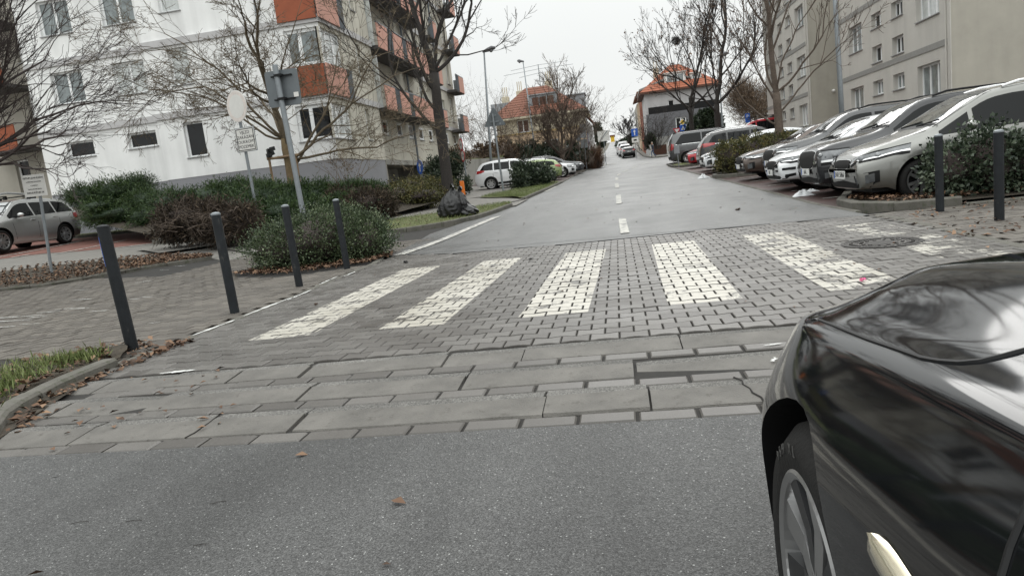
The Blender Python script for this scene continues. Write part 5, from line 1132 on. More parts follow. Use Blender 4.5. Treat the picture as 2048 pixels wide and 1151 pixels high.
        for i, s in enumerate(list(sp['piers'])[-2:]):
            s += .02; patch('door_seam', [(s, sd * hw, .36), (s + .02, sd * hw, belt(s))], [(s + .014, sd * hw, .36), (s + .034, sd * hw, belt(s))], M_seam, .003, 1)
            h = tree.find_nearest(Vector((L / 2 - s + .16, sd * hw, belt(s) - .1))); hb = MB(); hb.bbox((h[0].x, h[0].y + sd * .012, h[0].z), (.19, .035, .035), .01); hb.build('door_handle', paint_, T, local=True)
        patch('door_seam', [(cowl + .3, sd * hw, .36), (cowl + .22, sd * hw, belt(cowl + .3) + .02)], [(cowl + .314, sd * hw, .36), (cowl + .234, sd * hw, belt(cowl + .3) + .02)], M_seam, .003, 1)
        # mirror
        mm_ = MB(); mx = L / 2 - cowl - .48; mz = belt(cowl + .48) + .1; P = []; nu, nv = 10, 7
        for a in range(nv + 1):
            for b in range(nu):
                th, ph = math.pi * a / nv, 2 * math.pi * b / nu; P.append((mx + .075 * math.sin(th) * math.cos(ph) * (1.2 if math.cos(ph) > 0 else .7), sd * (hw + .11) + .115 * math.cos(th), mz + .075 * math.sin(th) * math.sin(ph)))
        mm_.add(P, [(a * nu + b, (a + 1) * nu + b, (a + 1) * nu + (b + 1) % nu, a * nu + (b + 1) % nu) for a in range(nv) for b in range(nu)]); mo = mm_.build('mirror', paint_, T, smooth=True, local=True)
        st = MB(); st.box((mx + .02, sd * (hw + .0), mz - .06), (.07, .14, .04)); st.build('mirror_foot', M_black, mo, local=True)
        if window_line: patch('chrome_line', [(d0 + .1, sd * yb_, belt(d0 + .1) + .01), (2.4, sd * yb_, belt(2.4) + .01), (d1, sd * yb_, belt(d1) + .01)], [(d0 + .1, sd * yb_, belt(d0 + .1) + .032), (2.4, sd * yb_, belt(2.4) + .032), (d1, sd * yb_, belt(d1) + .032)], M_chrome, .008, 1)
        if sp['rails'] and rail:
            rr_ = MB(); pts = [(L / 2 - s, sd * (yw(s) + .0), zt_(s) + .03 + (.0 if 0 < q < 8 else -.03)) for q, s in enumerate(np.linspace(rs_ + .25, re_ - .15, 9))]; rr_.tube(pts, .02, 6); rr_.build('roof_rail', M_chrome if rail == 2 else M_black, T, local=True)
        if clad:
            patch('sill_trim', [(s, sd * hw, .26) for s in (1.3, 2, 2.6, 3.1)], [(s, sd * hw, .4) for s in (1.3, 2, 2.6, 3.1)], clad, .008, 2)
    zh = zt_(.12)
    # lights: hl = inner (y, z0, z1), outer (s, z0, z1)
    (yi, zi0, zi1), (so_, zo0, zo1) = hl or ((.5 * hw, zh - .2, zh - .1), (.55, zh - .12, zh - .0))
    for sd in (-1, 1):
        lo = [(.03, sd * yi, zi0), (.1, sd * hw * .74, zi0 + (zo0 - zi0) * .3), (.3, sd * hw * .9, zi0 + (zo0 - zi0) * .7), (so_, sd * hw * .95, zo0)]
        hi = [(.05, sd * yi, zi1), (.16, sd * hw * .72, zi1 + (zo1 - zi1) * .35), (.36, sd * hw * .86, zi1 + (zo1 - zi1) * .75), (so_ + .04, sd * hw * .93, zo1)]
        lo2 = [tuple(Vector(p) - Vector((0, 0, .022))) for p in lo]; hi2 = [tuple(Vector(p) + Vector((0, 0, .018))) for p in hi]
        ho = patch('headlight', lo2, hi2, M_black, .006, 5)
        lo3 = [tuple(Vector(a).lerp(Vector(b), .12)) for a, b in zip(lo, hi)]; hi3 = [tuple(Vector(a).lerp(Vector(b), .9)) for a, b in zip(lo, hi)]
        patch('lens', lo3, hi3, M_lamp, .011, 4, ho)
        patch('light_strip', lo3, [tuple(Vector(a).lerp(Vector(b), .2)) for a, b in zip(lo3, hi3)], M_chrome, .014, 1, ho)
        for f_ in (.3, .62):
            q = f_ * 3; i_ = int(q); pa_ = Vector(lo[i_]).lerp(Vector(lo[i_ + 1]), q - i_); pb_ = Vector(hi[i_]).lerp(Vector(hi[i_ + 1]), q - i_); pc_ = pa_.lerp(pb_, .5); h = tree.find_nearest(Vector((L / 2 - pc_.x, pc_.y, pc_.z)))
            pr_ = MB(); pr_.lathe(h[0] + h[1] * .01, h[1], [(0, min(.045, (pb_ - pa_).length * .42)), (.008, min(.04, (pb_ - pa_).length * .36)), (.012, .004)], 14); pr_.build('projector', M_lamp, ho, smooth=True, local=True)
        tl = [(L - .03, sd * hw * .56, tail_z[0]), (L - .1, sd * hw * .8, tail_z[0]), (L - tail_wrap * .6, sd * hw * .95, tail_z[0] + .04), (L - tail_wrap, sd * hw * .98, tail_z[0] + .1)]
        th_ = [(L - .05, sd * hw * .56, tail_z[1] - .03), (L - .14, sd * hw * .8, tail_z[1]), (L - tail_wrap * .6 - .04, sd * hw * .93, tail_z[1] + .03), (L - tail_wrap - .03, sd * hw * .97, tail_z[1] + .02)]
        patch('tail_light', tl, th_, M_red_l, .01, 4)
    ys5 = [-1, -.8, -.5, 0, .5, .8, 1]
    gy, g0, g1 = grille or (.52 * hw, zh - .28, zh - .1)
    shp = [0.5, .12, 0, 0, 0, .12, .5] if front != 'wide' else [.3, .05, 0, 0, 0, .05, .3]
    lo = [(.0, q * gy, g0 + (g1 - g0) * s_ * .7) for q, s_ in zip(ys5, shp)]; hi = [(.03, q * gy, g1 - (g1 - g0) * s_ * .35) for q, s_ in zip(ys5, shp)]
    go = patch('grille', [(a, b * 1.07, c - .02) for a, b, c in lo], [(a, b * 1.07, c + .018) for a, b, c in hi], M_chrome, .007, 4); patch('grille_mesh', lo, hi, M_black, .013, 4, go)
    b0, b1, bw_ = .27, .40, .78 * hw
    patch('bumper_intake', [(.02, q * bw_ * .9, b0) for q in ys5], [(.02, q * bw_, b1 - .05 * abs(q)) for q in ys5], M_black, .008, 3)
    for sd in (-1, 1):
        if chin:
            for z_ in (.33, .46): patch('air_slat', [(.05, sd * hw * .5, z_), (.12, sd * hw * .75, z_ + .01), (.34, sd * hw * .93, z_ + .02)], [(.05, sd * hw * .5, z_ + .035), (.12, sd * hw * .75, z_ + .06), (.34, sd * hw * .93, z_ + .075)], M_black, .009, 2)
            continue
        fo = patch('fog_lamp', [(.1, sd * hw * .66, .36), (.32, sd * hw * .86, .38)], [(.1, sd * hw * .66, .5), (.32, sd * hw * .86, .54)], M_black, .009, 3); patch('fog_glass', [(.15, sd * hw * .71, .385), (.26, sd * hw * .81, .4)], [(.15, sd * hw * .71, .47), (.26, sd * hw * .81, .5)], M_lamp, .014, 2, fo)
    def plate_at(x, z, sgn, txt):
        p = MB(); p.box((x, 0, z), (.014, .53, .125)); po = p.build('number_plate', M_plate, T, local=True)
        b = MB(); b.box((x + sgn * .006, -.242 * sgn, z), (.006, .04, .118)); b.build('blue_strip', M_blue, po, local=True)
        if txt: text_mesh(txt, .115, 'plate_text', M_ink, frame((x + sgn * .009, sgn * .022, z), (0, sgn, 0), (0, 0, 1)), po, ext=.001)
    plate_at(L / 2 + .03, .5 if not grille else max(.44, g0 - .06), 1, plate); plate_at(-L / 2 - .02, .78 if kind != 'estate' else .7, -1, '')
    patch('rear_bumper', [(L, q * hw * .86, .3) for q in ys5], [(L, q * hw * .86, .52) for q in ys5], M_black, .008, 3)
    tm, rm = wheel_meshes(Rw, spokes, dark)
    for a in (a1, a2):
        for sd in (-1, 1):
            o = bpy.data.objects.new('wheel', tm); C.objects.link(o); o.parent = T; o.location = (a, sd * (hw - .125), Rw); o.rotation_euler = (0, random.uniform(0, 1.2), 0 if sd > 0 else math.pi)
            r = bpy.data.objects.new('rim', rm); C.objects.link(r); r.parent = o
    T['L'] = L; del T['L']
    return T, patch, tree
P_silver = paint('paint_silver', (.46, .465, .46), .65, .3); P_beige = paint('paint_silver_grey', (.2, .2, .186), .55, .3); P_white = paint('paint_white', (.74, .75, .76), .0, .3)
P_dark = paint('paint_slate', (.009, .0095, .012), .0, .3); P_dark.node_tree.nodes['Principled BSDF'].inputs['Specular IOR Level'].default_value = .2; P_dark2 = paint('paint_grey', (.03, .031, .033), .2, .3); P_brown = paint('paint_brown', (.075, .052, .04), .5, .3); P_black = paint('paint_black', (.006, .006, .007), .0, .25)
P_red = paint('paint_red', (.42, .012, .022), .2, .28); P_green = paint('paint_green', (.24, .31, .13), .3, .3); P_grey = paint('paint_midgrey', (.07, .072, .075), .3, .3)
def nose(px, py, z, Y): return ay(px, py, Y)
gr = 'cars parked nose to the road on the right'
def park(x_nose, yc, L, k): return (x_nose + L * k / 2, yc, G(x_nose + 1, yc))
K_ = 1.07
T, pa, tr = make_car('parked_car', 'silver grey people carrier with shield grille, nearest of the parked row behind the bush', 'mpv', P_beige, park(3.9, 13.15, 4.53, K_), math.pi, gr, K_, plate='5AR 5866', rail=2, hl=((.44, .63, .73), (.72, .77, .9)), grille=(.36, .56, .74))
make_car('parked_car', 'dark slate suv with tall dark grille, between the people carrier and the white hatchback', 'suv', P_dark, park(3.92, 15.5, 4.45, K_), math.pi, gr, K_, plate='6AL', window_line=True, hl=((.5, .6, .84), (.5, .66, .88)), grille=(.5, .56, .9), clad=M_black)
make_car('parked_car', 'white hatchback with black slatted lower bumper, third from the right end of the row', 'hatch', P_white, park(3.7, 17.9, 4.36, K_), math.pi, gr, K_, plate='8U', hl=((.4, .58, .68), (.62, .66, .77)), grille=(.5, .5, .68), spokes=5, chin=True)
make_car('parked_car', 'dark grey suv with square dark nose squeezed between the white hatchback and the brown car', 'suv', P_dark2, park(4.15, 20.4, 4.45, K_), math.pi, gr, K_, plate='2A', hl=((.5, .74, .88), (.5, .78, .92)), grille=(.55, .62, .9))
make_car('parked_car', 'brown saloon with chrome edged grille beside the hedge island', 'sedan', P_brown, park(3.85, 23.3, 4.75, K_), math.pi, gr, K_, hl=((.46, .58, .68), (.65, .66, .76)), grille=(.42, .5, .72))
make_car('parked_car', 'white saloon half hidden behind the trimmed hedge', 'sedan', P_white, park(3.6, 31.0, 4.75, K_), math.pi, gr, K_, hl=((.5, .56, .66), (.6, .66, .76)))
make_car('parked_car', 'black suv parked tail to the road with big red tail light, behind the white saloon', 'suv', P_black, (3.8 + 2.38, 33.8, G(6, 33.8)), 0, 'cars parked tail to the road on the right', K_, rail=2, window_line=True, tail_z=(.98, 1.14), tail_wrap=.62)
make_car('parked_car', 'bright red car with only its nose showing beside the grey van', 'hatch', P_red, park(3.75, 39.0, 4.36, 1.12), math.pi, gr, 1.12, hl=((.4, .62, .78), (.6, .72, .86)))
make_car('parked_van', 'grey panel window van parked tail to the road, farthest of the right row', 'van', P_grey, (3.6 + 2.78, 48.6, G(6, 48.6)), 0, 'cars parked tail to the road on the right', 1.1, cat='van', tail_z=(.85, 1.25), tail_wrap=.22, window_line=True)
# red coach-like van behind the row
make_car('parked_van', 'long red van with black windows and roof rack rising behind the parked row', 'van', P_red, (11.6, 57.5, G(11.6, 57.5)), math.pi, None, 1.3, cat='van', rail=True)
rk = MB()
for xx in (10.6, 12.2, 13.8): rk.box((xx, 57.5, G(11.6, 57.5) + 2.58), (.08, 2.2, .06)); rk.box((xx - .3, 56.5, G(11.6, 57.5) + 2.62), (1.1, .06, .05))
tag(rk.build('roof_rack', M_black), 'black roof rack bars on the long red van', 'roof rack')
# left side
q = (tp(130, 488) + tp(8, 506)) / 2
RX, RY = -21.9, 22.4
T, _, _ = make_car('parked_car', 'silver suv with roof bars and bicycle carrier at the left edge', 'suv', P_silver, (RX, RY, G(RX, RY)), R(-88), None, 1.1, spokes=6, rail=False)
zr = G(RX, RY) + 1.86
for dy, lb in ((-.55, 'front black roof bar clamped on the silver suv'), (.45, 'rear black roof bar clamped on the silver suv')):
    rb = MB(); rb.box((RX, RY + dy, zr + .06), (1.3, .06, .04)); rb.box((RX - .6, RY + dy, zr), (.08, .1, .12)); rb.box((RX + .6, RY + dy, zr), (.08, .1, .12)); tag(rb.build('roof_bar', M_black), lb, 'roof bar', 'roof bars on the silver suv')
bc = MB(); bc.tube([(RX + .35, RY - 1.1, zr + .12), (RX + .35, RY - .2, zr + .2), (RX + .35, RY + .75, zr + .13)], [.03, .05, .03], 8); bc.tube([(RX + .35, RY - .5, zr + .18), (RX + .33, RY - .75, zr + .42)], .018, 6); bc.box((RX + .35, RY + .8, zr + .13), (.1, .18, .06))
tag(bc.build('bicycle_carrier', M_rim), 'silver bicycle carrier rail on the roof bars of the silver suv', 'bike carrier')
q = tp(995, 375)
make_car('parked_car', 'white suv seen from the rear side with red tail light, by the retaining wall', 'suv', P_white, (-6.0, 41.6, G(-6, 41.6)), R(2), None, 1.02, spokes=6, tail_z=(.95, 1.12), tail_wrap=.6, clad=M_black, rail=False)
make_car('parked_car', 'light green hatchback partly behind the lawn bush', 'hatch', P_green, (-5.6, 46.0, G(-5.6, 46)), R(180), None, 1.0, tail_z=(.8, 1.0))
make_car('parked_car', 'white estate facing the road, between the green hatchback and the dark estate', 'estate', P_white, (-5.3, 50.6, G(-5.3, 50.6)), R(2), None, 1.08, rail=True)
make_car('parked_car', 'dark estate with pale headlights at the far end of the left parking', 'estate', P_grey, (-5.0, 55.0, G(-5, 55)), R(2), None, 1.1, rail=2)
make_car('parked_car', 'black hatchback parked facing uphill at the right of the side street', 'hatch', P_black, (2.1, 112.5, G(2, 112.5)), R(92), 'cars parked up the side street', 1.12, tail_z=(.85, 1.1))
make_car('parked_car', 'white suv parked uphill in front of the black hatchback', 'suv', P_white, (1.7, 120.5, G(1.7, 120.5)), R(92), 'cars parked up the side street', 1.15)
make_car('parked_car', 'white van tallest in the queue at the top of the side street', 'van', P_white, (1.5, 129, G(1.5, 129)), R(92), 'cars parked up the side street', 1.15, cat='van')
make_car('parked_car', 'black suv parked at the left of the side street by the white gabled house', 'suv', P_black, (-3.5, 106, G(-3.5, 106)), R(92), None, 1.1)
print('cars ok')

# ------------------------------------------------------------------ near black car (left front quarter in view)
HX = .235
P_hero = mat('paint_hero', (.005, .0055, .0065), .25, metal=0., var=.2, scale=3., coat=1., spec=.0, world=False); P_hero.node_tree.nodes['Principled BSDF'].inputs['Coat IOR'].default_value = 1.58; P_hero.node_tree.nodes['Principled BSDF'].inputs['Coat Roughness'].default_value = .055
hero = thing('black_car', 'glossy black car with dark alloy wheel, close at the right edge of the picture', 'car', (HX + .83, 0, 0))
# y, flank inset, sill z, ridge inset, ridge z, shut rise, dome rise, centre rise
ST = [(2.02, .62, .34, .10, .50, .005, .01, .015), (1.99, .44, .28, .10, .58, .008, .02, .03), (1.93, .29, .24, .09, .645, .01, .035, .05), (1.84, .17, .22, .09, .695, .012, .05, .075),
      (1.72, .085, .20, .09, .725, .014, .062, .095), (1.58, .03, .18, .10, .745, .016, .07, .105), (1.42, .006, .17, .115, .765, .018, .075, .115), (1.2, 0, .16, .12, .79, .02, .08, .12), (.95, .004, .16, .115, .815, .022, .082, .122),
      (.7, .008, .16, .105, .84, .022, .085, .125), (.5, .01, .16, .10, .86, .02, .085, .13)]
rows = []
for (y, fi, zb, ri, zr, dsh, ddo, dce) in ST:
    rx = fi + ri; c = .83
    rows.append([(c, y, zb), (fi + .2, y, zb), (fi + .03, y, zb + .01), (fi + .012, y, zb + .12), (fi + .006, y, .42 if y < 1.9 else zb + .18), (fi + .002, y, zr - .24), (fi + .012, y, zr - .165), (fi + ri * .42, y, zr - .095), (rx - .02, y, zr - .03), (rx - .002, y, zr - .003),
                 (rx + .026, y, zr + .009), (min(rx + .075, c - .1), y, zr + dsh), (min(rx + .14, c - .08), y, zr + dsh + ddo * .4), (min(rx + .245, c - .05), y, zr + dsh + ddo * 1.05), (min(rx + .265, c - .04), y, zr + ddo * 1.13 + dsh), (min(rx + .42, c - .015), y, zr + dsh + ddo * 1.3), (c, y, zr + dsh + ddo * 1.42)])
for (y, zt, zbelt, ins) in ((.34, .98, .87, .36), (.1, 1.12, .885, .2), (-.25, 1.27, .9, .17), (-.8, 1.32, .91, .17), (-1.4, 1.28, .92, .18), (-1.85, 1.1, .93, .22), (-2.1, .95, .86, .25), (-2.2, .7, .64, .3)):
    e = max(0, -y - 1.7) * .35; c = .83; k = lambda t: (e + .09 + (ins - .09 + .06) * t, y, zbelt + (zt - .05 - zbelt) * t)
    rows.append([(c, y, .17), (e + .2, y, .17), (e + .04, y, .18), (e + .012, y, .28), (e + .006, y, .42), (e + .002, y, zbelt - .22), (e + .012, y, zbelt - .14), (e + .035, y, zbelt - .05), (e + .07, y, zbelt - .012), (e + .09, y, zbelt),
                 k(.12), k(.35), k(.7), k(.95), (e + ins + .16, y, zt - .02), (e + ins + .32, y, zt - .004), (c, y, zt)])
Kh = len(rows[0]); V = []
for r in rows: V += [(x - .83, y, z) for x, y, z in r] + [(.83 - x, y, z) for x, y, z in r[-2:0:-1]]
n = 2 * Kh - 2; mb = MB()
mb.add(V, [(i * n + j, i * n + (j + 1) % n, (i + 1) * n + (j + 1) % n, (i + 1) * n + j) for i in range(len(rows) - 1) for j in range(n)])
mb.add(V[:n], [tuple(range(n))]); mb.add(V[-n:], [tuple(range(n - 1, -1, -1))])
bm = bmesh.new(); tmp = bpy.data.meshes.new('h'); tmp.from_pydata(mb.v, [], mb.f); bm.from_mesh(tmp); bmesh.ops.remove_doubles(bm, verts=bm.verts, dist=1e-5); bmesh.ops.recalc_face_normals(bm, faces=bm.faces)
cr = bm.edges.layers.float.new('crease_edge')
bm.to_mesh(tmp); bm.free(); tmp.materials.append(P_hero); tmp.materials.append(M_black); tmp.name = 'body'
hb = bpy.data.objects.new('body', tmp); C.objects.link(hb)
md = hb.modifiers.new('s', 'SUBSURF'); md.levels = 3; md.render_levels = 3
dg = bpy.context.evaluated_depsgraph_get(); me = bpy.data.meshes.new_from_object(hb.evaluated_get(dg)); hb.modifiers.clear(); hb.data = me; me.name = 'body'
bm = bmesh.new(); bm.from_mesh(me); htree = BVHTree.FromBMesh(bm); bm.free()
WY, WZ, WR = 1.2, .318, .318
cut_arches(hb, [((-.83 + .12, WY, WZ), (1, 0, 0), .36, .3), ((.83 - .12, WY, WZ), (1, 0, 0), .36, .3), ((0, -1.35, WZ), (1, 0, 0), .375, 1.2)], M_black)
hb.parent = hero
def hsnap(p, off=0.): h = htree.find_nearest(Vector((p[0] - HX - .83, p[1], p[2]))); return h[0] + h[1] * off
def hray(px, py):
    d = Vector(ray(px, py)).normalized(); o = Vector((0, 0, EYE)); h = htree.ray_cast(o - Vector((HX + .83, 0, 0)), d); return h
# bonnet gap: dark groove following the wing, then turning across
gp = []
for p_ in ((1604, 628), (1640, 640), (1690, 660), (1735, 678), (1800, 700), (1845, 716), (1880, 722), (1920, 725), (1960, 722), (2005, 712), (2050, 700), (2110, 682)):
    h = hray(*p_)
    if h[0] is not None: gp.append(h[0] - h[1] * .0005)
mb = MB(); mb.tube(gp, .0042, 6); mb.build('bonnet_gap', M_black, hero, local=True)
gp = []
for p_ in ((2075, 960), (2045, 1040), (2022, 1095), (2003, 1160), (1985, 1240)):
    h = hray(*p_)
    if h[0] is not None: gp.append(h[0])
if len(gp) > 1: mb = MB(); mb.tube(gp, .004, 6); mb.build('door_gap', M_black, hero, local=True)
# pale chromed trim on the wing
lo, hi = [], []
for a, b_ in (((1752, 1071), (1760, 1068)), ((1747, 1086), (1778, 1084)), ((1745, 1102), (1795, 1106)), ((1757, 1130), (1813, 1133)), ((1776, 1160), (1834, 1165)), ((1806, 1210), (1862, 1215)), ((1830, 1250), (1880, 1255))):
    ha, hb_ = hray(*a), hray(*b_)
    if ha[0] is not None and hb_[0] is not None: lo.append(ha); hi.append(hb_)
mb = MB(); P = []
for ha, h2_ in zip(lo, hi):
    for t, of in ((0, .001), (.12, .009), (.5, .013), (.88, .009), (1, .001)): P.append(ha[0].lerp(h2_[0], t) + ha[1] * of)
M_trim = mat('pale_trim', (.72, .66, .5), .22, metal=.75, var=.1, coat=.6)
mb.add(P, [(i * 5 + j, i * 5 + j + 1, (i + 1) * 5 + j + 1, (i + 1) * 5 + j) for i in range(len(lo) - 1) for j in range(4)])
tr_ = mb.build('wing_trim', M_trim, hero, smooth=True, local=True)
# tyre and rim
for sx in (-1, 1):
    for wy in (WY, -1.35):
        t = MB(); w = .095; rr = WR * .7
        pr = [(-w, rr), (-w - .004, rr + .02), (-w - .008, rr + .05), (-w + .004, WR - .03), (-w + .025, WR - .006), (-w + .05, WR), (w - .05, WR), (w - .02, WR - .01), (w, WR - .04), (w, rr)]
        t.lathe((0, 0, 0), (-sx * -1 if False else 1 * (1 if sx < 0 else -1), 0, 0), pr, 64, cap=False)
        to = t.build('wheel', M_rubber, hero, smooth=True, local=True); to.location = (sx * (.83 - .135), wy, WZ)
        r = MB(); A = (1 if sx < 0 else -1, 0, 0)
        r.lathe((0, 0, 0), A, [(-w - .002, rr + .006), (-w - .006, rr), (-w + .0, rr - .012), (-w + .03, rr - .022), (w, rr - .03)], 64, 0, cap=False)
        r.lathe((0, 0, 0), A, [(-w + .075, rr - .02), (-w + .075, .005)], 40, 1, cap=True); r.lathe((0, 0, 0), A, [(-w + .0, .012), (-w + .002, .03), (-w + .03, .055), (-w + .07, .06)], 24, 1, cap=True)
        sg = A[0]
        for k in range(5):
            for s_, mi, w0, w1 in ((0, 0, .022, .034), (.36, 1, .016, .03)):
                a = 2 * math.pi * k / 5 + s_ * 1.75 + .35; c, sn = math.cos(a), math.sin(a); P = []
                for q, ww, dx in ((.03, w0, .012), (.12, (w0 + w1) / 2, .016), (rr - .012, w1, .004)):
                    for e in (-1, 1): P.append((sg * (-w + dx), c * q - sn * ww * e, sn * q + c * ww * e))
                    for e in (-1, 1): P.append((sg * (-w + dx + .035), c * q - sn * ww * 1.15 * e, sn * q + c * ww * 1.15 * e))
                r.add(P, [(0, 1, 5, 4), (4, 5, 9, 8), (0, 4, 6, 2), (4, 8, 10, 6), (1, 3, 7, 5), (5, 7, 11, 9)], mi)
        ro = r.build('rim', [M_chrome if False else mat('rim_face', (.42, .42, .42), .28, metal=.9, var=.08, world=False), M_rimdark], to, smooth=False, local=True)
        if sx < 0 and wy > 0:
            for i, ch in enumerate('95H XL'):
                a = R(132 - i * 6.6); q = WR - .052; o_ = (-w - .0085, math.cos(a) * q * -1, math.sin(a) * q)
                if ch != ' ': text_mesh(ch, .028, 'tyre_letter', mat('letter_grey', (.06, .058, .055), .7), frame(o_, (0, -math.sin(a), -math.cos(a)), (0, -math.cos(a), math.sin(a))), to, ext=.0006)
mb = MB(); mb.b2((-.6, -2.0, .2), (.6, 1.75, .5)); mb.b2((-.52, .75, .2), (.52, 1.7, .68)); mb.build('underbody', M_black, hero, local=True)
# cabin glass, lights, plate for the sides not in view
def hpatch(name, lo, hi, m, off=.006, m_=6):
    P = []; k = 6; L_ = []; H_ = []
    for pl, o in ((lo, L_), (hi, H_)):
        for i in range(len(pl) - 1):
            for q in range(k): o.append(Vector(pl[i]).lerp(Vector(pl[i + 1]), q / k))
        o.append(Vector(pl[-1]))
    for a, b_ in zip(L_, H_):
        for j in range(m_ + 1): h = htree.find_nearest(a.lerp(b_, j / m_)); P.append(h[0] + h[1] * off)
    mb = MB(); mb.add(P, [(i * (m_ + 1) + j, (i + 1) * (m_ + 1) + j, (i + 1) * (m_ + 1) + j + 1, i * (m_ + 1) + j + 1) for i in range(len(L_) - 1) for j in range(m_)]); return mb.build(name, m, hero, smooth=True, local=True)
hpatch('windscreen', [(-.5, .36, .97), (0, .4, 1.0), (.5, .36, .97)], [(-.45, -.1, 1.2), (0, -.08, 1.22), (.45, -.1, 1.2)], M_cglass)
for s_ in (-1, 1):
    hpatch('side_window', [(s_ * .74, .05, .93), (s_ * .74, -.7, .95), (s_ * .72, -1.7, .96)], [(s_ * .68, -.02, 1.0), (s_ * .62, -.7, 1.24), (s_ * .64, -1.6, 1.1)], M_cglass)
    hpatch('headlight', [(s_ * .3, 1.99, .55), (s_ * .55, 1.9, .58), (s_ * .68, 1.75, .64)], [(s_ * .3, 1.98, .62), (s_ * .55, 1.88, .66), (s_ * .67, 1.74, .7)], M_lamp)
hpatch('grille', [(-.28, 2, .42), (.28, 2, .42)], [(-.25, 2, .56), (.25, 2, .56)], M_black)

# ------------------------------------------------------------------ street furniture, signs, litter
def bollard(x, y, label, grp, sticker=False, h=1.15, tilt=(0, 0)):
    z = G(x, y); t = thing('bollard', label, 'bollard', (x, y, z), 0, grp)
    mb = MB(); top = Vector((x + tilt[0], y + tilt[1], z + h)); b0 = Vector((x, y, z - .05)); mb.tube([b0, top - Vector((0, 0, .03))], .052, 20); mb.build('post', M_boll, t, smooth=True, angle=40)
    mb = MB(); mb.lathe(top - Vector((0, 0, .032)), (0, 0, 1), [(0, .053), (.018, .053), (.03, .03), (.034, .005)], 20); mb.build('cap', M_galv if not sticker else M_boll, t, smooth=True, angle=40)
    if sticker:
        mb = MB(); P = []
        for i in range(7):
            a = math.pi * (.98 + .36 * i / 6)
            for zz in (.8, 1.05): c = b0.lerp(top, zz / h); P.append((c.x + .0535 * math.cos(a), c.y + .0535 * math.sin(a), c.z))
        mb.add(P, [(2 * i, 2 * i + 2, 2 * i + 3, 2 * i + 1) for i in range(6)]); so = mb.build('sticker', M_blue, t)
        mb = MB()
        for i, zz in enumerate((.83, .855, .88, .905, .93, .955)): 
            a = math.pi * 1.16; c = b0.lerp(top, zz / h); mb.box((c.x + .0545 * math.cos(a), c.y + .0545 * math.sin(a), c.z), (.0015, .02 + .008 * (i % 2), .009), a)
        mb.build('sticker_print', M_swhite, so)
gl = 'dark bollards along the left kerb'; gr2 = 'dark bollards on the right pavement'
bollard(-4.47, 5.57, 'nearest dark bollard with a blue sticker, by the grass verge', gl, True, tilt=(-.05, -.0)); bollard(-4.42, 7.22, 'dark bollard with plain cap, second from the grass verge', gl, tilt=(-.02, 0))
bollard(-4.52, 9.09, 'dark bollard in front of the left part of the round bush', gl, tilt=(-.02, 0)); bollard(-4.5, 10.82, 'farthest left bollard standing in the leaves at the right end of the round bush', gl, tilt=(-.02, 0))
bollard(4.36, 10.44, 'dark bollard at the edge of the leafy corner bed', gr2, h=1.06); bollard(4.34, 8.87, 'nearer right bollard standing on mossy paving', gr2, h=1.04)
def pole(mb, a, b, r=.03): mb.tube([a, b], r, 12)
def vsign(p, z0, w, h, rz, m, th=.02, name='plate', parent=None, rnd=0.):
    u = Vector((math.cos(rz), math.sin(rz), 0)); mb = MB()
    if rnd:
        poly = []
        for cx, cz, a0 in ((w / 2 - rnd, h / 2 - rnd, 0), (-w / 2 + rnd, h / 2 - rnd, 90), (-w / 2 + rnd, -h / 2 + rnd, 180), (w / 2 - rnd, -h / 2 + rnd, 270)):
            for k in range(5): a = R(a0 + 22.5 * k); poly.append((cx + rnd * math.cos(a), cz + rnd * math.sin(a)))
    else: poly = [(-w / 2, -h / 2), (w / 2, -h / 2), (w / 2, h / 2), (-w / 2, h / 2)]
    mb.slab(poly, Vector(p) + Vector((0, 0, z0)), u, (0, 0, 1), th); return mb.build(name, m, parent)
def tline(s, p, z, rz, size, m, parent, front=.004, xo=0.):
    u = Vector((math.cos(rz), math.sin(rz), 0)); n = u.cross(Vector((0, 0, 1))); off = Vector(parent.location) if parent.type == 'EMPTY' else Vector((0, 0, 0))
    o = Vector(p) + Vector((0, 0, z)) + n * front + u * xo
    q = parent
    return text_mesh(s, size, 'lettering', m, frame(o - off, u, (0, 0, 1)), parent)
# square sign back on the bush
Y = 13.4; base = ay(607, 440, Y); top = ay(550, 132, Y); base.z = G(base.x, Y)
b2 = ay(609, 440, Y)
sg = thing('road_sign', 'grey square back of a road sign on a thick pole above the round bush', 'sign', (b2.x, Y, G(b2.x, Y)))
mb = MB(); pole(mb, (b2.x + .02, Y, G(b2.x, Y)), (top.x, Y, top.z), .053); mb.lathe((top.x, Y, top.z), (0, 0, 1), [(0, .055), (.02, .05), (.03, .0)], 12); mb.build('pole', M_galv, sg, smooth=True, angle=40)
c = ay(561, 175, Y); u = Vector((1, -.03, 0)).normalized(); w_ = (ay(586, 140, Y) - ay(537, 147, Y)).length + .13
pl = vsign((c.x, Y + .10, 0), c.z, .7, .7, math.atan2(u.y, u.x), M_signback, .02, 'plate', sg, .06)
mb = MB(); mb.slab([(-.345, -.345), (.345, -.345), (.345, .345), (-.345, .345)], (c.x, Y + .122, c.z), (-1, .03, 0), (0, 0, 1), .002); mb.build('sign_face', M_swhite, sg)
mb = MB()
for dz in (.23, -.22): mb.box((c.x + .02, Y + .068, c.z + dz), (.44, .025, .03)); mb.box((c.x, Y - .0, c.z + dz), (.15, .13, .045))
mb.build('bracket', M_black, sg); mb = MB(); mb.box((c.x + .27, Y + .074, c.z - .16), (.1, .006, .09)); mb.build('label', M_swhite, sg)
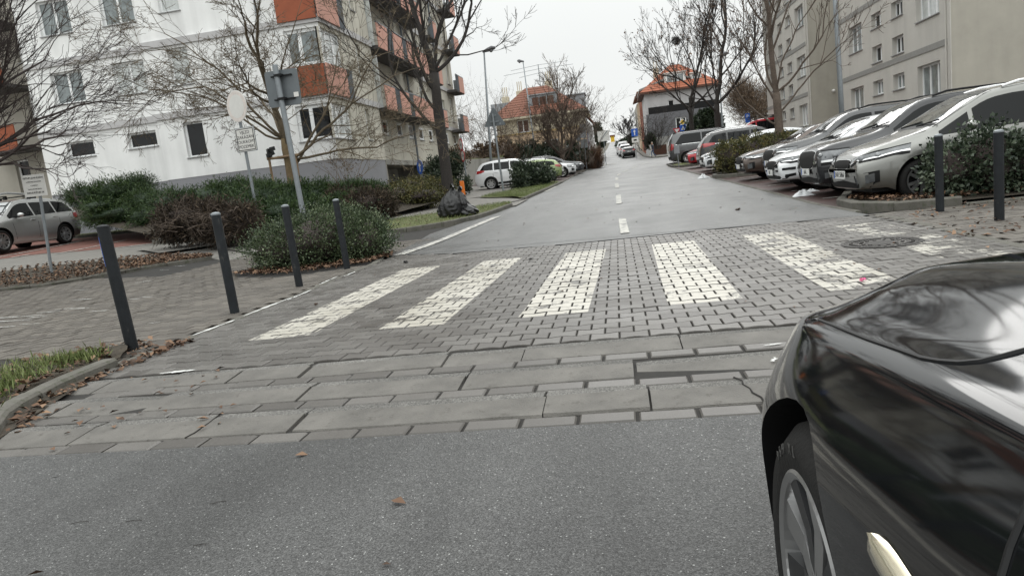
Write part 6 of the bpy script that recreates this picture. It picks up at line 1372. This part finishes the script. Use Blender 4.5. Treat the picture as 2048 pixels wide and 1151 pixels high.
# private ground sign
Y = 19.5; p0 = ay(509, 392, Y); p1 = ay(480, 245, Y); rz = R(-52)
sg = thing('road_sign', 'round white board above a plate reading vjezd zakázán, in the juniper', 'sign', (p0.x, Y, p0.z - .3))
mb = MB(); pole(mb, (p0.x, Y, p0.z - .9), (p1.x - .0, Y, p1.z + .5), .045); mb.build('pole', M_galv, sg, smooth=True, angle=40)
rz = R(-24); u = Vector((math.cos(rz), math.sin(rz), 0)); nn = u.cross(Vector((0, 0, 1)))
c = ay(481, 213, Y); mb = MB(); cc = Vector((c.x, Y, c.z)) + nn * .12
mb.lathe(cc, nn, [(0, .45), (.012, .45), (.014, .43)], 40); mb.build('round_plate', M_swhite, sg); mb = MB(); mb.lathe(cc + nn * .0145, nn, [(0, .43), (.002, .43)], 40); mb.lathe(cc + nn * .0165, nn, [(0, .33), (.002, .33)], 40, 1); mb.build('faded_ring', [mat('faded_pink', (.66, .6, .56), .6), M_swhite], sg)
rz = R(-11); u = Vector((math.cos(rz), math.sin(rz), 0)); nn = u.cross(Vector((0, 0, 1))); c = ay(497, 279, Y); cc = Vector((c.x, Y, 0)) + nn * .12
vsign(cc, c.z, .62, .62, rz, M_ink, .015, 'plate_border', sg, .03); vsign(cc + nn * .004, c.z, .66, .66, rz, M_swhite, .012, 'plate', sg, .04)
bpy.data.objects.remove([o for o in sg.children if o.name.startswith('plate_border')][0])
mb = MB()
for a, b_, w1, h1 in ((0, .3, .62, .022), (0, -.3, .62, .022), (.3, 0, .022, .58), (-.3, 0, .022, .58)): mb.box(cc + nn * .0055 + u * a + Vector((0, 0, c.z + b_)), (w1, .003, h1), rz)
mb.build('border', M_ink, sg); mb = MB(); mb.box(cc - nn * .013 + Vector((0, 0, c.z)), (.7, .012, .7), rz); mb.build('backing', M_galv, sg)
for i, s in enumerate(('VJEZD', 'ZAKÁZÁN', 'SOUKROMÝ', 'POZEMEK')): tline(s, cc, c.z + .2 - i * .135, rz, .125, M_ink, sg, .006)
# white notice board on the leaf island
b_ = tp(105, 553); Y = b_.y; p1 = ay(76, 372, Y); sg = thing('notice_sign', 'white rectangular notice with five lines of lettering on a thin pole in the leaf island', 'sign', b_)
mb = MB(); pole(mb, b_, (p1.x + .02, Y, ay(78, 395, Y).z + .3), .032); mb.build('pole', M_galv, sg, smooth=True, angle=40)
rz = R(20); c = ay(72, 371, Y); u = Vector((math.cos(rz), math.sin(rz), 0)); nn = u.cross(Vector((0, 0, 1))); cc = Vector((c.x, Y, 0)) + nn * .08
vsign(cc, c.z, .44, .46, rz, M_swhite, .012, 'plate', sg)
for i, (s, z_) in enumerate((('VSTUP ZAKÁZÁN', .07), ('soukromý pozemek', .05), ('v majetku', .05), ('nemovitosti domu', .05), ('NEUDRŽUJE SE', .07))): tline(s, cc, c.z + .16 - i * .078, rz, z_ * .72, M_ink, sg, .003)
# triangular sign back on the lawn
b_ = tp(1008, 388); Y = b_.y; c = ay(988, 237, Y); sg = thing('road_sign', 'grey triangular back of a road sign on the lawn strip by the white suv', 'sign', b_)
mb = MB(); pole(mb, b_ - Vector((0, 0, .1)), (c.x - .05, Y, c.z + .25), .05); mb.build('pole', M_galv, sg, smooth=True, angle=40)
mb = MB(); mb.slab([(-.48, -.36), (.48, -.36), (.52, -.3), (.05, .5), (-.05, .5), (-.52, -.3)], (c.x, Y + .07, c.z), (1, 0, 0), (0, 0, 1), .02); mb.build('plate', M_signback, sg)
mb = MB(); mb.box((c.x, Y + .06, c.z - .15), (.4, .05, .05)); mb.box((c.x, Y + .06, c.z + .15), (.2, .05, .05)); mb.box((c.x + .26, Y + .068, c.z - .26), (.07, .008, .07)); mb.build('bracket', M_galv, sg)
# two round limit signs
Y = 37.5; p0 = ay(937, 385, Y); sg = thing('road_sign', 'pair of red rimmed round limit signs stacked on one thin pole by the retaining wall', 'sign', (p0.x, Y, G(p0.x, Y)))
p1 = ay(927, 285, Y); mb = MB(); pole(mb, (p0.x, Y, G(p0.x, Y) - .1), (p1.x - .1, Y, p1.z + .4), .04); mb.build('pole', M_galv, sg, smooth=True, angle=40)
rz = R(-60); u = Vector((math.cos(rz), math.sin(rz), 0)); nn = u.cross(Vector((0, 0, 1)))
for px, py, tx in ((924, 289, '6t'), (928, 311, '2,1m')):
    c = ay(px, py, Y); cc = Vector(c) + nn * .06; mb = MB(); mb.lathe(cc, nn, [(0, .33), (.015, .33)], 32); ob = mb.build('round_plate', M_sred, sg); mb = MB(); mb.lathe(cc + nn * .0155, nn, [(0, .25), (.004, .25)], 32); mb.build('plate_centre', M_swhite, sg)
    tline(tx, (cc.x, cc.y, 0), cc.z, rz, .2, M_ink, sg, .022)
# blue round arrow sign
Y = 33; p0 = ay(844, 362, Y); c = ay(842, 334, Y); sg = thing('road_sign', 'blue round sign with white arrow low beside the garage opening', 'sign', (p0.x, Y, p0.z))
mb = MB(); pole(mb, (p0.x, Y, p0.z - .5), (c.x, Y, c.z + .3), .035); mb.build('pole', M_galv, sg, smooth=True, angle=40)
rz = R(-50); u = Vector((math.cos(rz), math.sin(rz), 0)); nn = u.cross(Vector((0, 0, 1))); cc = Vector(c) + nn * .05
mb = MB(); mb.lathe(cc, nn, [(0, .34), (.015, .34)], 32); mb.build('round_plate', M_blue, sg); mb = MB(); mb.slab([(-.04, -.22), (.04, -.22), (.04, .05), (.14, .05), (0, .22), (-.14, .05), (-.04, .05)], cc + nn * .019, u, (0, 0, 1), .003); mb.build('arrow', M_swhite, sg)
# orange marker post
Y = 34; p0 = ay(926, 386, Y); p1 = ay(919, 358, Y); mb = MB(); mb.slab([(-.1, 0), (.1, 0), (.1, .62), (.06, .7), (-.1, .7)], (p0.x, Y, p0.z - .1), (1, 0, 0), (0, 0, 1), .08); tag(mb.build('marker_post', M_orange), 'bright orange flat marker post behind the bin bags', 'post')
# street lamps
def lamp(label, px0, py0, px1, py1, Y, flip, grp=None, L_=.9, zb=None):
    b_ = ay(px0, py0, Y); t_ = ay(px1, py1, Y); z0 = G(b_.x, Y) if zb is None else zb
    T = thing('street_lamp', label, 'street lamp', (b_.x, Y, z0), 0, grp)
    mb = MB(); mb.tube([(b_.x, Y, z0 - .1), (b_.x + (t_.x - b_.x) * .3, Y, z0 + (t_.z - z0) * .3), (t_.x, Y, t_.z)], [.1, .085, .05], 12); mb.build('pole', M_galv, T, smooth=True)
    mb = MB(); s = 1 if flip > 0 else -1; P = []
    mb.tube([(t_.x - s * .1, Y, t_.z - .02), (t_.x + s * .25, Y, t_.z + .06), (t_.x + s * L_ * .7, Y, t_.z + .12), (t_.x + s * L_, Y, t_.z + .13)], [.06, .13, .16, .08], 10); mb.build('lamp_head', M_dkgrey, T, smooth=True)
    mb = MB(); mb.lathe((t_.x + s * L_ * .62, Y, t_.z - .0), (0, 0, -1), [(0, .13), (.06, .12), (.12, .05)], 12); mb.build('lamp_glass', M_lamp, T, smooth=True)
lamp('grey street lamp with angular head behind the triangular sign back', 985, 372, 968, 103, 46, 1, L_=.75)
lamp('thin far street lamp in front of the cream house', 1073, 318, 1046, 123, 75, -1, L_=.6)
lamp('street lamp with head among the branches of the roadside tree', 1448, 300, 1436, 112, 70, 1, L_=1.0)
Y = 27.9; b_ = ay(1684, 225, Y); t_ = ay(1672, -10, Y); mb = MB(); mb.tube([(b_.x, Y, G(b_.x, Y)), (b_.x - .02, Y, b_.z + 1), (t_.x - .1, Y, 9.5)], [.1, .09, .07], 12)
tag(mb.build('lamp_post', M_galv, smooth=True), 'tall plain grey post in front of the gap between the grey blocks', 'post')
# sign group at the junction right
def small_sign(name, label, px, py, Y, base_py, parts, rz=0., r=.035, gz=None):
    c = ay(px, py, Y); z0 = G(c.x, Y); sg = thing(name, label, 'sign', (c.x, Y, z0)); mb = MB(); pole(mb, (c.x, Y + .03, z0 - .1), (c.x, Y + .03, c.z + .35), r); mb.build('pole', M_galv, sg)
    u = Vector((math.cos(rz), math.sin(rz), 0)); nn = u.cross(Vector((0, 0, 1)))
    for nm, poly, dz, m, lay in parts:
        mb = MB(); mb.slab(poly, Vector((c.x, Y, c.z + dz)) + nn * (.012 + .006 * lay), u, (0, 0, 1), .012 if lay == 0 else .004); mb.build(nm, m, sg)
    return sg
def ngon(r, n=24, a0=0): return [(r * math.cos(a0 + 2 * math.pi * k / n), r * math.sin(a0 + 2 * math.pi * k / n)) for k in range(n)]
sq = lambda a, b=None: [(-a, -(b or a)), (a, -(b or a)), (a, b or a), (-a, b or a)]
tri_dn = lambda r: [(0, -r), (r * .95, r * .65), (-r * .95, r * .65)]
tri_up = lambda r: [(-r * .9, -r * .65), (r * .9, -r * .65), (0, r)]
small_sign('road_sign', 'white and red give way triangle by the dark grey house', 1354, 262, 78, 0, [('triangle', tri_dn(.46), 0, M_sred, 0), ('triangle_centre', tri_dn(.27), .03, M_swhite, 1)])
small_sign('road_sign', 'blue crossing sign under a tilted priority diamond', 1366, 256, 77, 0, [('square_plate', sq(.33), 0, M_blue, 0), ('white_triangle', tri_up(.24), -.04, M_swhite, 1), ('figure', [(-.05, -.14), (.06, -.14), (.03, .08), (-.03, .08)], -.04, M_ink, 2), ('diamond', ngon(.38, 4), .62, M_swhite, 0), ('diamond_centre', ngon(.27, 4), .62, M_yell, 1), ('black_bar', [(-.26, -.14), (-.18, -.22), (.26, .14), (.18, .22)], .62, M_ink, 2)])
small_sign('road_sign', 'round red rimmed sign seen against the dark conifer', 1381, 256, 80, 0, [('round_plate', ngon(.45), 0, M_sred, 0), ('plate_centre', ngon(.34), 0, M_bark_b, 1)])
sg = small_sign('road_sign', 'tall narrow blue parking sign above the red van', 1495, 236, 70, 0, [('blue_plate', sq(.22, .42), 0, M_blue, 0)])
c = ay(1495, 236, 70); tline('P', (c.x, 70, 0), c.z + .14, 0, .42, M_swhite, sg, .02)
small_sign('road_sign', 'blue one way sign with small plate at the foot of the uphill street', 1269, 265, 92, 0, [('blue_plate', sq(.4, .48), 0, M_blue, 0), ('arrow', [(-.06, -.34), (.06, -.34), (.06, .1), (.18, .1), (0, .36), (-.18, .1), (-.06, .1)], 0, M_swhite, 1), ('lower_plate', sq(.42, .3), -.95, M_swhite, 0), ('dark_symbol', sq(.2, .1), -.95, M_black, 1)])
small_sign('road_sign', 'white sign back with grey diagonal bar at the junction island', 1207, 272, 76, 0, [('plate', sq(.62, .55), 0, M_swhite, 0), ('diagonal_bar', [(-.5, -.5), (-.38, -.5), (.5, .5), (.38, .5)], 0, M_galv, 1)])
small_sign('road_sign', 'tall pale grey sign backs on posts beside the ornamental grass', 1166, 262, 64, 0, [('plate', sq(.28, .62), 0, M_zinc, 0), ('lower_plate', sq(.32, .38), -1.1, M_galv, 0)])
small_sign('road_sign', 'narrow grey sign back left of the tall sign backs', 1157, 276, 64.5, 0, [('plate', sq(.2, .3), 0, M_galv, 0)])
b_ = tp(1358, 335); mb = MB(); mb.tube([b_, b_ + Vector((-.02, 0, 1.0))], .03, 8); mb.box(b_ + Vector((-.05, 0, 1.05)), (.3, .1, .45)); tag(mb.build('marker_sign', M_zinc), 'small pale marker board tilted on a short post by the grey van', 'post')
# stakes round the tree
p = ay(592, 392, 24.2); bx, by = p.x - .05, 24.2; sk = thing('tree_stakes', 'three wooden stakes with cross bars round the golden brown trunk', 'stakes', (bx, by, p.z - .5))
zt = ay(560, 316, 24.2).z
pts = [(bx - .62, by - .2), (bx + .42, by - .25), (bx + .0, by + .5)]
for x_, y_ in pts: mb = MB(); mb.tube([(x_, y_, zt - 2.6), (x_ - .03, y_, zt + .05)], .045, 8); mb.build('stake', M_wood, sk, smooth=True, angle=40)
for i in range(3):
    a, b_ = pts[i], pts[(i + 1) % 3]; d = Vector((b_[0] - a[0], b_[1] - a[1], 0)).normalized() * .1; mb = MB(); mb.tube([Vector((*a, zt)) - d, Vector((*b_, zt + .02)) + d], .042, 8); mb.build('cross_bar', M_wood, sk, smooth=True, angle=40)
mb = MB()
for k in range(9): mb.box((bx - .52 + random.uniform(-.1, .1), by - .22 + random.uniform(-.05, .05), zt + .22 + random.uniform(-.1, .12)), (.2, .06, .14), random.uniform(0, 3), 0, random.uniform(-.6, .6))
tag(mb.build('black_rag', M_bag), 'black rag of plastic caught on top of the left stake', 'rag')
# bin bags
def bag(label, x, y, rx, ry, h, seed, neck=True, lean=(0, 0)):
    rs = np.random.default_rng(seed); nu, nv = 72, 40; z0 = G(x, y) + .12; P = []
    ph = rs.random(12) * 6.28; fr = rs.integers(2, 9, 12); fz = rs.uniform(2, 8, 12)
    for i in range(nv + 1):
        t = i / nv
        prof = float(np.interp(t, [0, .06, .25, .42, .6, .75, .84, .88, .94, 1], [.72, .95, 1.0, .93, .7, .42, .18, .1, .17, .24] if neck else [.7, .95, 1, .92, .75, .52, .35, .22, .1, .004]))
        for j in range(nu):
            a = 2 * math.pi * j / nu; w = sum(math.sin(fr[k] * a + fz[k] * t * 2 + ph[k] + 1.5 * math.sin(a * 2 + ph[k])) * (.022 if k < 6 else .014) for k in range(12))
            w += (.1 * abs(math.sin(3 * a + ph[2] + 3 * t)) - .05) + .09 * (.2 + t) * abs(math.sin(5 * a + 4 * t + 2 * math.sin(3 * a + 5 * t))) * (.25 + t) + .05 * abs(math.sin(10 * a - 9 * t + 2.5 * math.sin(4 * a + 6 * t))); q = prof * (1 + w)
            P.append((x + rx * q * math.cos(a) + lean[0] * t * t, y + ry * q * math.sin(a) + lean[1] * t * t, z0 + h * t * (1 + .05 * math.sin(3 * a + ph[0])) + .012 * math.sin(5 * a + 9 * t + ph[1])))
    mb = MB(); mb.add(P, [(i * nu + j, i * nu + (j + 1) % nu, (i + 1) * nu + (j + 1) % nu, (i + 1) * nu + j) for i in range(nv) for j in range(nu)]); mb.add(P[:nu], [tuple(range(nu - 1, -1, -1))]); mb.add(P[-nu:], [tuple(range(nu))])
    tag(mb.build('bin_bag', M_bag, smooth=True), label, 'bin bag', 'black bin bags')
bag('large black bin bag with knotted peak, at the front left of the heap', -4.86, 19.9, .36, .32, .9, 2, True, (.16, 0)); bag('upright black bin bag behind the large one', -4.6, 20.1, .27, .27, .8, 5, True, (.05, 0)); bag('small low black bin bag at the right of the heap', -4.33, 19.95, .27, .25, .34, 9, False)
# manhole
c = tp(1763, 485); mh = thing('manhole_cover', 'round cast iron manhole cover set in the worn stripe of the crossing', 'manhole cover', (c.x, c.y, 0))
mb = MB(); mb.lathe((c.x, c.y, -.02), (0, 0, 1), [(0, .40), (.027, .40), (.027, .36), (.02, .355)], 48, cap=False); mb.build('frame', M_iron, mh)
mb = MB(); mb.lathe((c.x, c.y, -.02), (0, 0, 1), [(0, .35), (.024, .35), (.024, .325), (.017, .32), (.017, .27), (.024, .265), (.024, .24), (.017, .235), (.017, .17), (.024, .165), (.024, .01)], 48)
for k in range(28):
    a = 2 * math.pi * k / 28; mb.box((c.x + .296 * math.cos(a), c.y + .296 * math.sin(a), .002), (.035, .025, .012), a)
    if k % 2: mb.box((c.x + .2 * math.cos(a), c.y + .2 * math.sin(a), .002), (.035, .022, .012), a)
mb.build('cover', M_iron, mh)
# snow heaps
def snow(label, px, py, rx, ry, h, seed):
    p = tp(px, py); rs = np.random.default_rng(seed); P = []; nu, nv = 28, 8; ph = rs.random(6) * 6.28
    for i in range(nv + 1):
        t = i / nv
        for j in range(nu): a = 2 * math.pi * j / nu; q = (1 - t) * (1 + .2 * math.sin(3 * a + ph[0]) + .12 * math.sin(7 * a + ph[1])); P.append((p.x + rx * q * math.cos(a), p.y + ry * q * math.sin(a), p.z + .01 + h * math.sin(t * math.pi / 2) * (1 + .3 * math.sin(5 * a + ph[2]) + .2 * math.sin(9 * t + 4 * a))))
    mb = MB(); mb.add(P, [(i * nu + j, i * nu + (j + 1) % nu, (i + 1) * nu + (j + 1) % nu, (i + 1) * nu + j) for i in range(nv) for j in range(nu)]); tag(mb.build('snow_heap', M_snow, smooth=True), label, 'snow')
snow('small heap of old snow in front of the dark slate suv', 1606, 392, .22, .2, .1, 1); snow('flat patch of old snow between the white hatchback and the bay line', 1622, 384, .16, .08, .05, 3); snow('little lump of snow at the corner of the hedge island', 1406, 357, .22, .2, .13, 2)
# bits on the road
for px, py, s, m_, lb in ((811, 526, .05, M_black, 'small black scrap by the kerb end of the crossing'), (1062, 520, .04, M_black, 'small dark crumb between the crossing stripes'), (1240, 562, .025, M_black, 'tiny dark crumb beside the middle stripe'), (1726, 563, .03, mat('pink_scrap', (.75, .12, .3), .6), 'pink scrap of paper on the worn stripe'), (1475, 421, .06, M_brownl, 'brown leaf lump on the far asphalt'), (632, 611, .035, M_brownl, 'curled brown leaf on the crossing')):
    p = tp(px, py); mb = MB()
    for k in range(5): mb.box((p.x + random.uniform(-s, s) * .6, p.y + random.uniform(-s, s) * .6, .012 + p.z + random.uniform(0, s * .4)), (s * .8, s * .6, s * .2), random.uniform(0, 3), 0, random.uniform(-.5, .5), random.uniform(-.5, .5))
    tag(mb.build('litter', m_), lb, 'litter')
tw = MB()
for px, py, a in ((110, 955, .4), (437, 1005, .35), (160, 1045, .2), (268, 1042, .1), (400, 1090, .3)):
    p = tp(px, py); l = random.uniform(.015, .035); d = Vector((math.cos(a), math.sin(a), 0)) * l; tw.tube([p - d + Vector((0, 0, .003)), p + Vector((.002, .003, .004)), p + d + Vector((0, 0, .003))], .0012, 4)
tag(tw.build('twigs', M_bark_d), 'few thin dark twigs lying on the near asphalt', 'twigs', kind='stuff')
# person by the far fence
def person(p, rz):
    T = thing('person', 'person in dark blue jacket and jeans walking past the brown fence', 'person', p, rz); me = bpy.data.meshes.new('body')
    J = {'pel': (0, 0, .95, .13), 'wa': (0, .01, 1.1, .13), 'ch': (0, .02, 1.33, .16), 'nk': (0, .03, 1.5, .06), 'hd': (0, .05, 1.6, .085), 'hd2': (0, .06, 1.7, .095), 'hd3': (0, .05, 1.77, .06),
         'hL': (-.1, 0, .9, .1), 'kL': (-.1, .2, .52, .065), 'aL': (-.1, .14, .1, .045), 'tL': (-.1, .3, .05, .04), 'hR': (.1, 0, .9, .1), 'kR': (.1, .02, .5, .065), 'aR': (.1, -.3, .14, .045), 'tR': (.1, -.2, .03, .04),
         'sL': (-.2, .02, 1.4, .075), 'eL': (-.25, -.12, 1.14, .055), 'wL': (-.24, .02, .92, .04), 'fL': (-.23, .08, .85, .035), 'sR': (.2, .02, 1.4, .075), 'eR': (.25, .0, 1.12, .055), 'wR': (.23, .2, .98, .04), 'fR': (.22, .27, .94, .035)}
    ks = list(J); ed = [('pel', 'wa'), ('wa', 'ch'), ('ch', 'nk'), ('nk', 'hd'), ('hd', 'hd2'), ('hd2', 'hd3'), ('pel', 'hL'), ('hL', 'kL'), ('kL', 'aL'), ('aL', 'tL'), ('pel', 'hR'), ('hR', 'kR'), ('kR', 'aR'), ('aR', 'tR'), ('ch', 'sL'), ('sL', 'eL'), ('eL', 'wL'), ('wL', 'fL'), ('ch', 'sR'), ('sR', 'eR'), ('eR', 'wR'), ('wR', 'fR')]
    me.from_pydata([J[k][:3] for k in ks], [(ks.index(a), ks.index(b)) for a, b in ed], []); o = bpy.data.objects.new('body', me); C.objects.link(o)
    md = o.modifiers.new('s', 'SKIN')
    for i, k in enumerate(ks): me.skin_vertices[0].data[i].radius = (J[k][3], J[k][3]); me.skin_vertices[0].data[i].use_root = (k == 'pel')
    o.modifiers.new('u', 'SUBSURF').levels = 2
    dg = bpy.context.evaluated_depsgraph_get(); m2 = bpy.data.meshes.new_from_object(o.evaluated_get(dg)); bpy.data.objects.remove(o)
    for m_ in (mat('jacket', (.02, .03, .05), .9), mat('jeans', (.06, .09, .16), .9), mat('skin', (.45, .26, .19), .6), M_black): m2.materials.append(m_)
    for f in m2.polygons:
        c = f.center; f.material_index = 2 if c.z > 1.5 or (abs(c.x) > .19 and c.z < .96) else 0 if c.z > .92 else 3 if c.z < .12 else 1
        f.use_smooth = True
    m2.name = 'body'; o = bpy.data.objects.new('body', m2); C.objects.link(o); o.parent = T
    mb = MB(); P = []
    for i in range(7):
        for j in range(16): th, ph = math.pi * .55 * i / 6, 2 * math.pi * j / 16; P.append((.104 * math.sin(th) * math.cos(ph), .04 + .112 * math.sin(th) * math.sin(ph), 1.7 + .125 * math.cos(th)))
    mb.add(P, [(i * 16 + j, (i + 1) * 16 + j, (i + 1) * 16 + (j + 1) % 16, i * 16 + (j + 1) % 16) for i in range(6) for j in range(16)]); mb.build('hair', mat('hair_grey', (.3, .24, .2), .8), T, smooth=True, local=True)
    for dx in (-.035, .035): mb = MB(); mb.lathe((dx, .145, 1.69), (0, 1, 0), [(0, .012), (.008, .009), (.01, .002)], 8); mb.build('eye', M_ink, T, local=True)
    mb = MB(); mb.slab([(-.014, -.03), (.014, -.03), (0, .03)], (0, .175, 1.66), (-1, 0, 0), (0, 0, 1), .03); mb.build('nose', bpy.data.materials['skin'], T, local=True)
    mb = MB(); mb.box((0, .143, 1.615), (.05, .012, .01)); mb.build('mouth', M_sred, T, local=True)
p_ = tp(1307, 314, .08)
person((p_.x, p_.y, G(p_.x, p_.y) + .07), R(75))
print('all built')
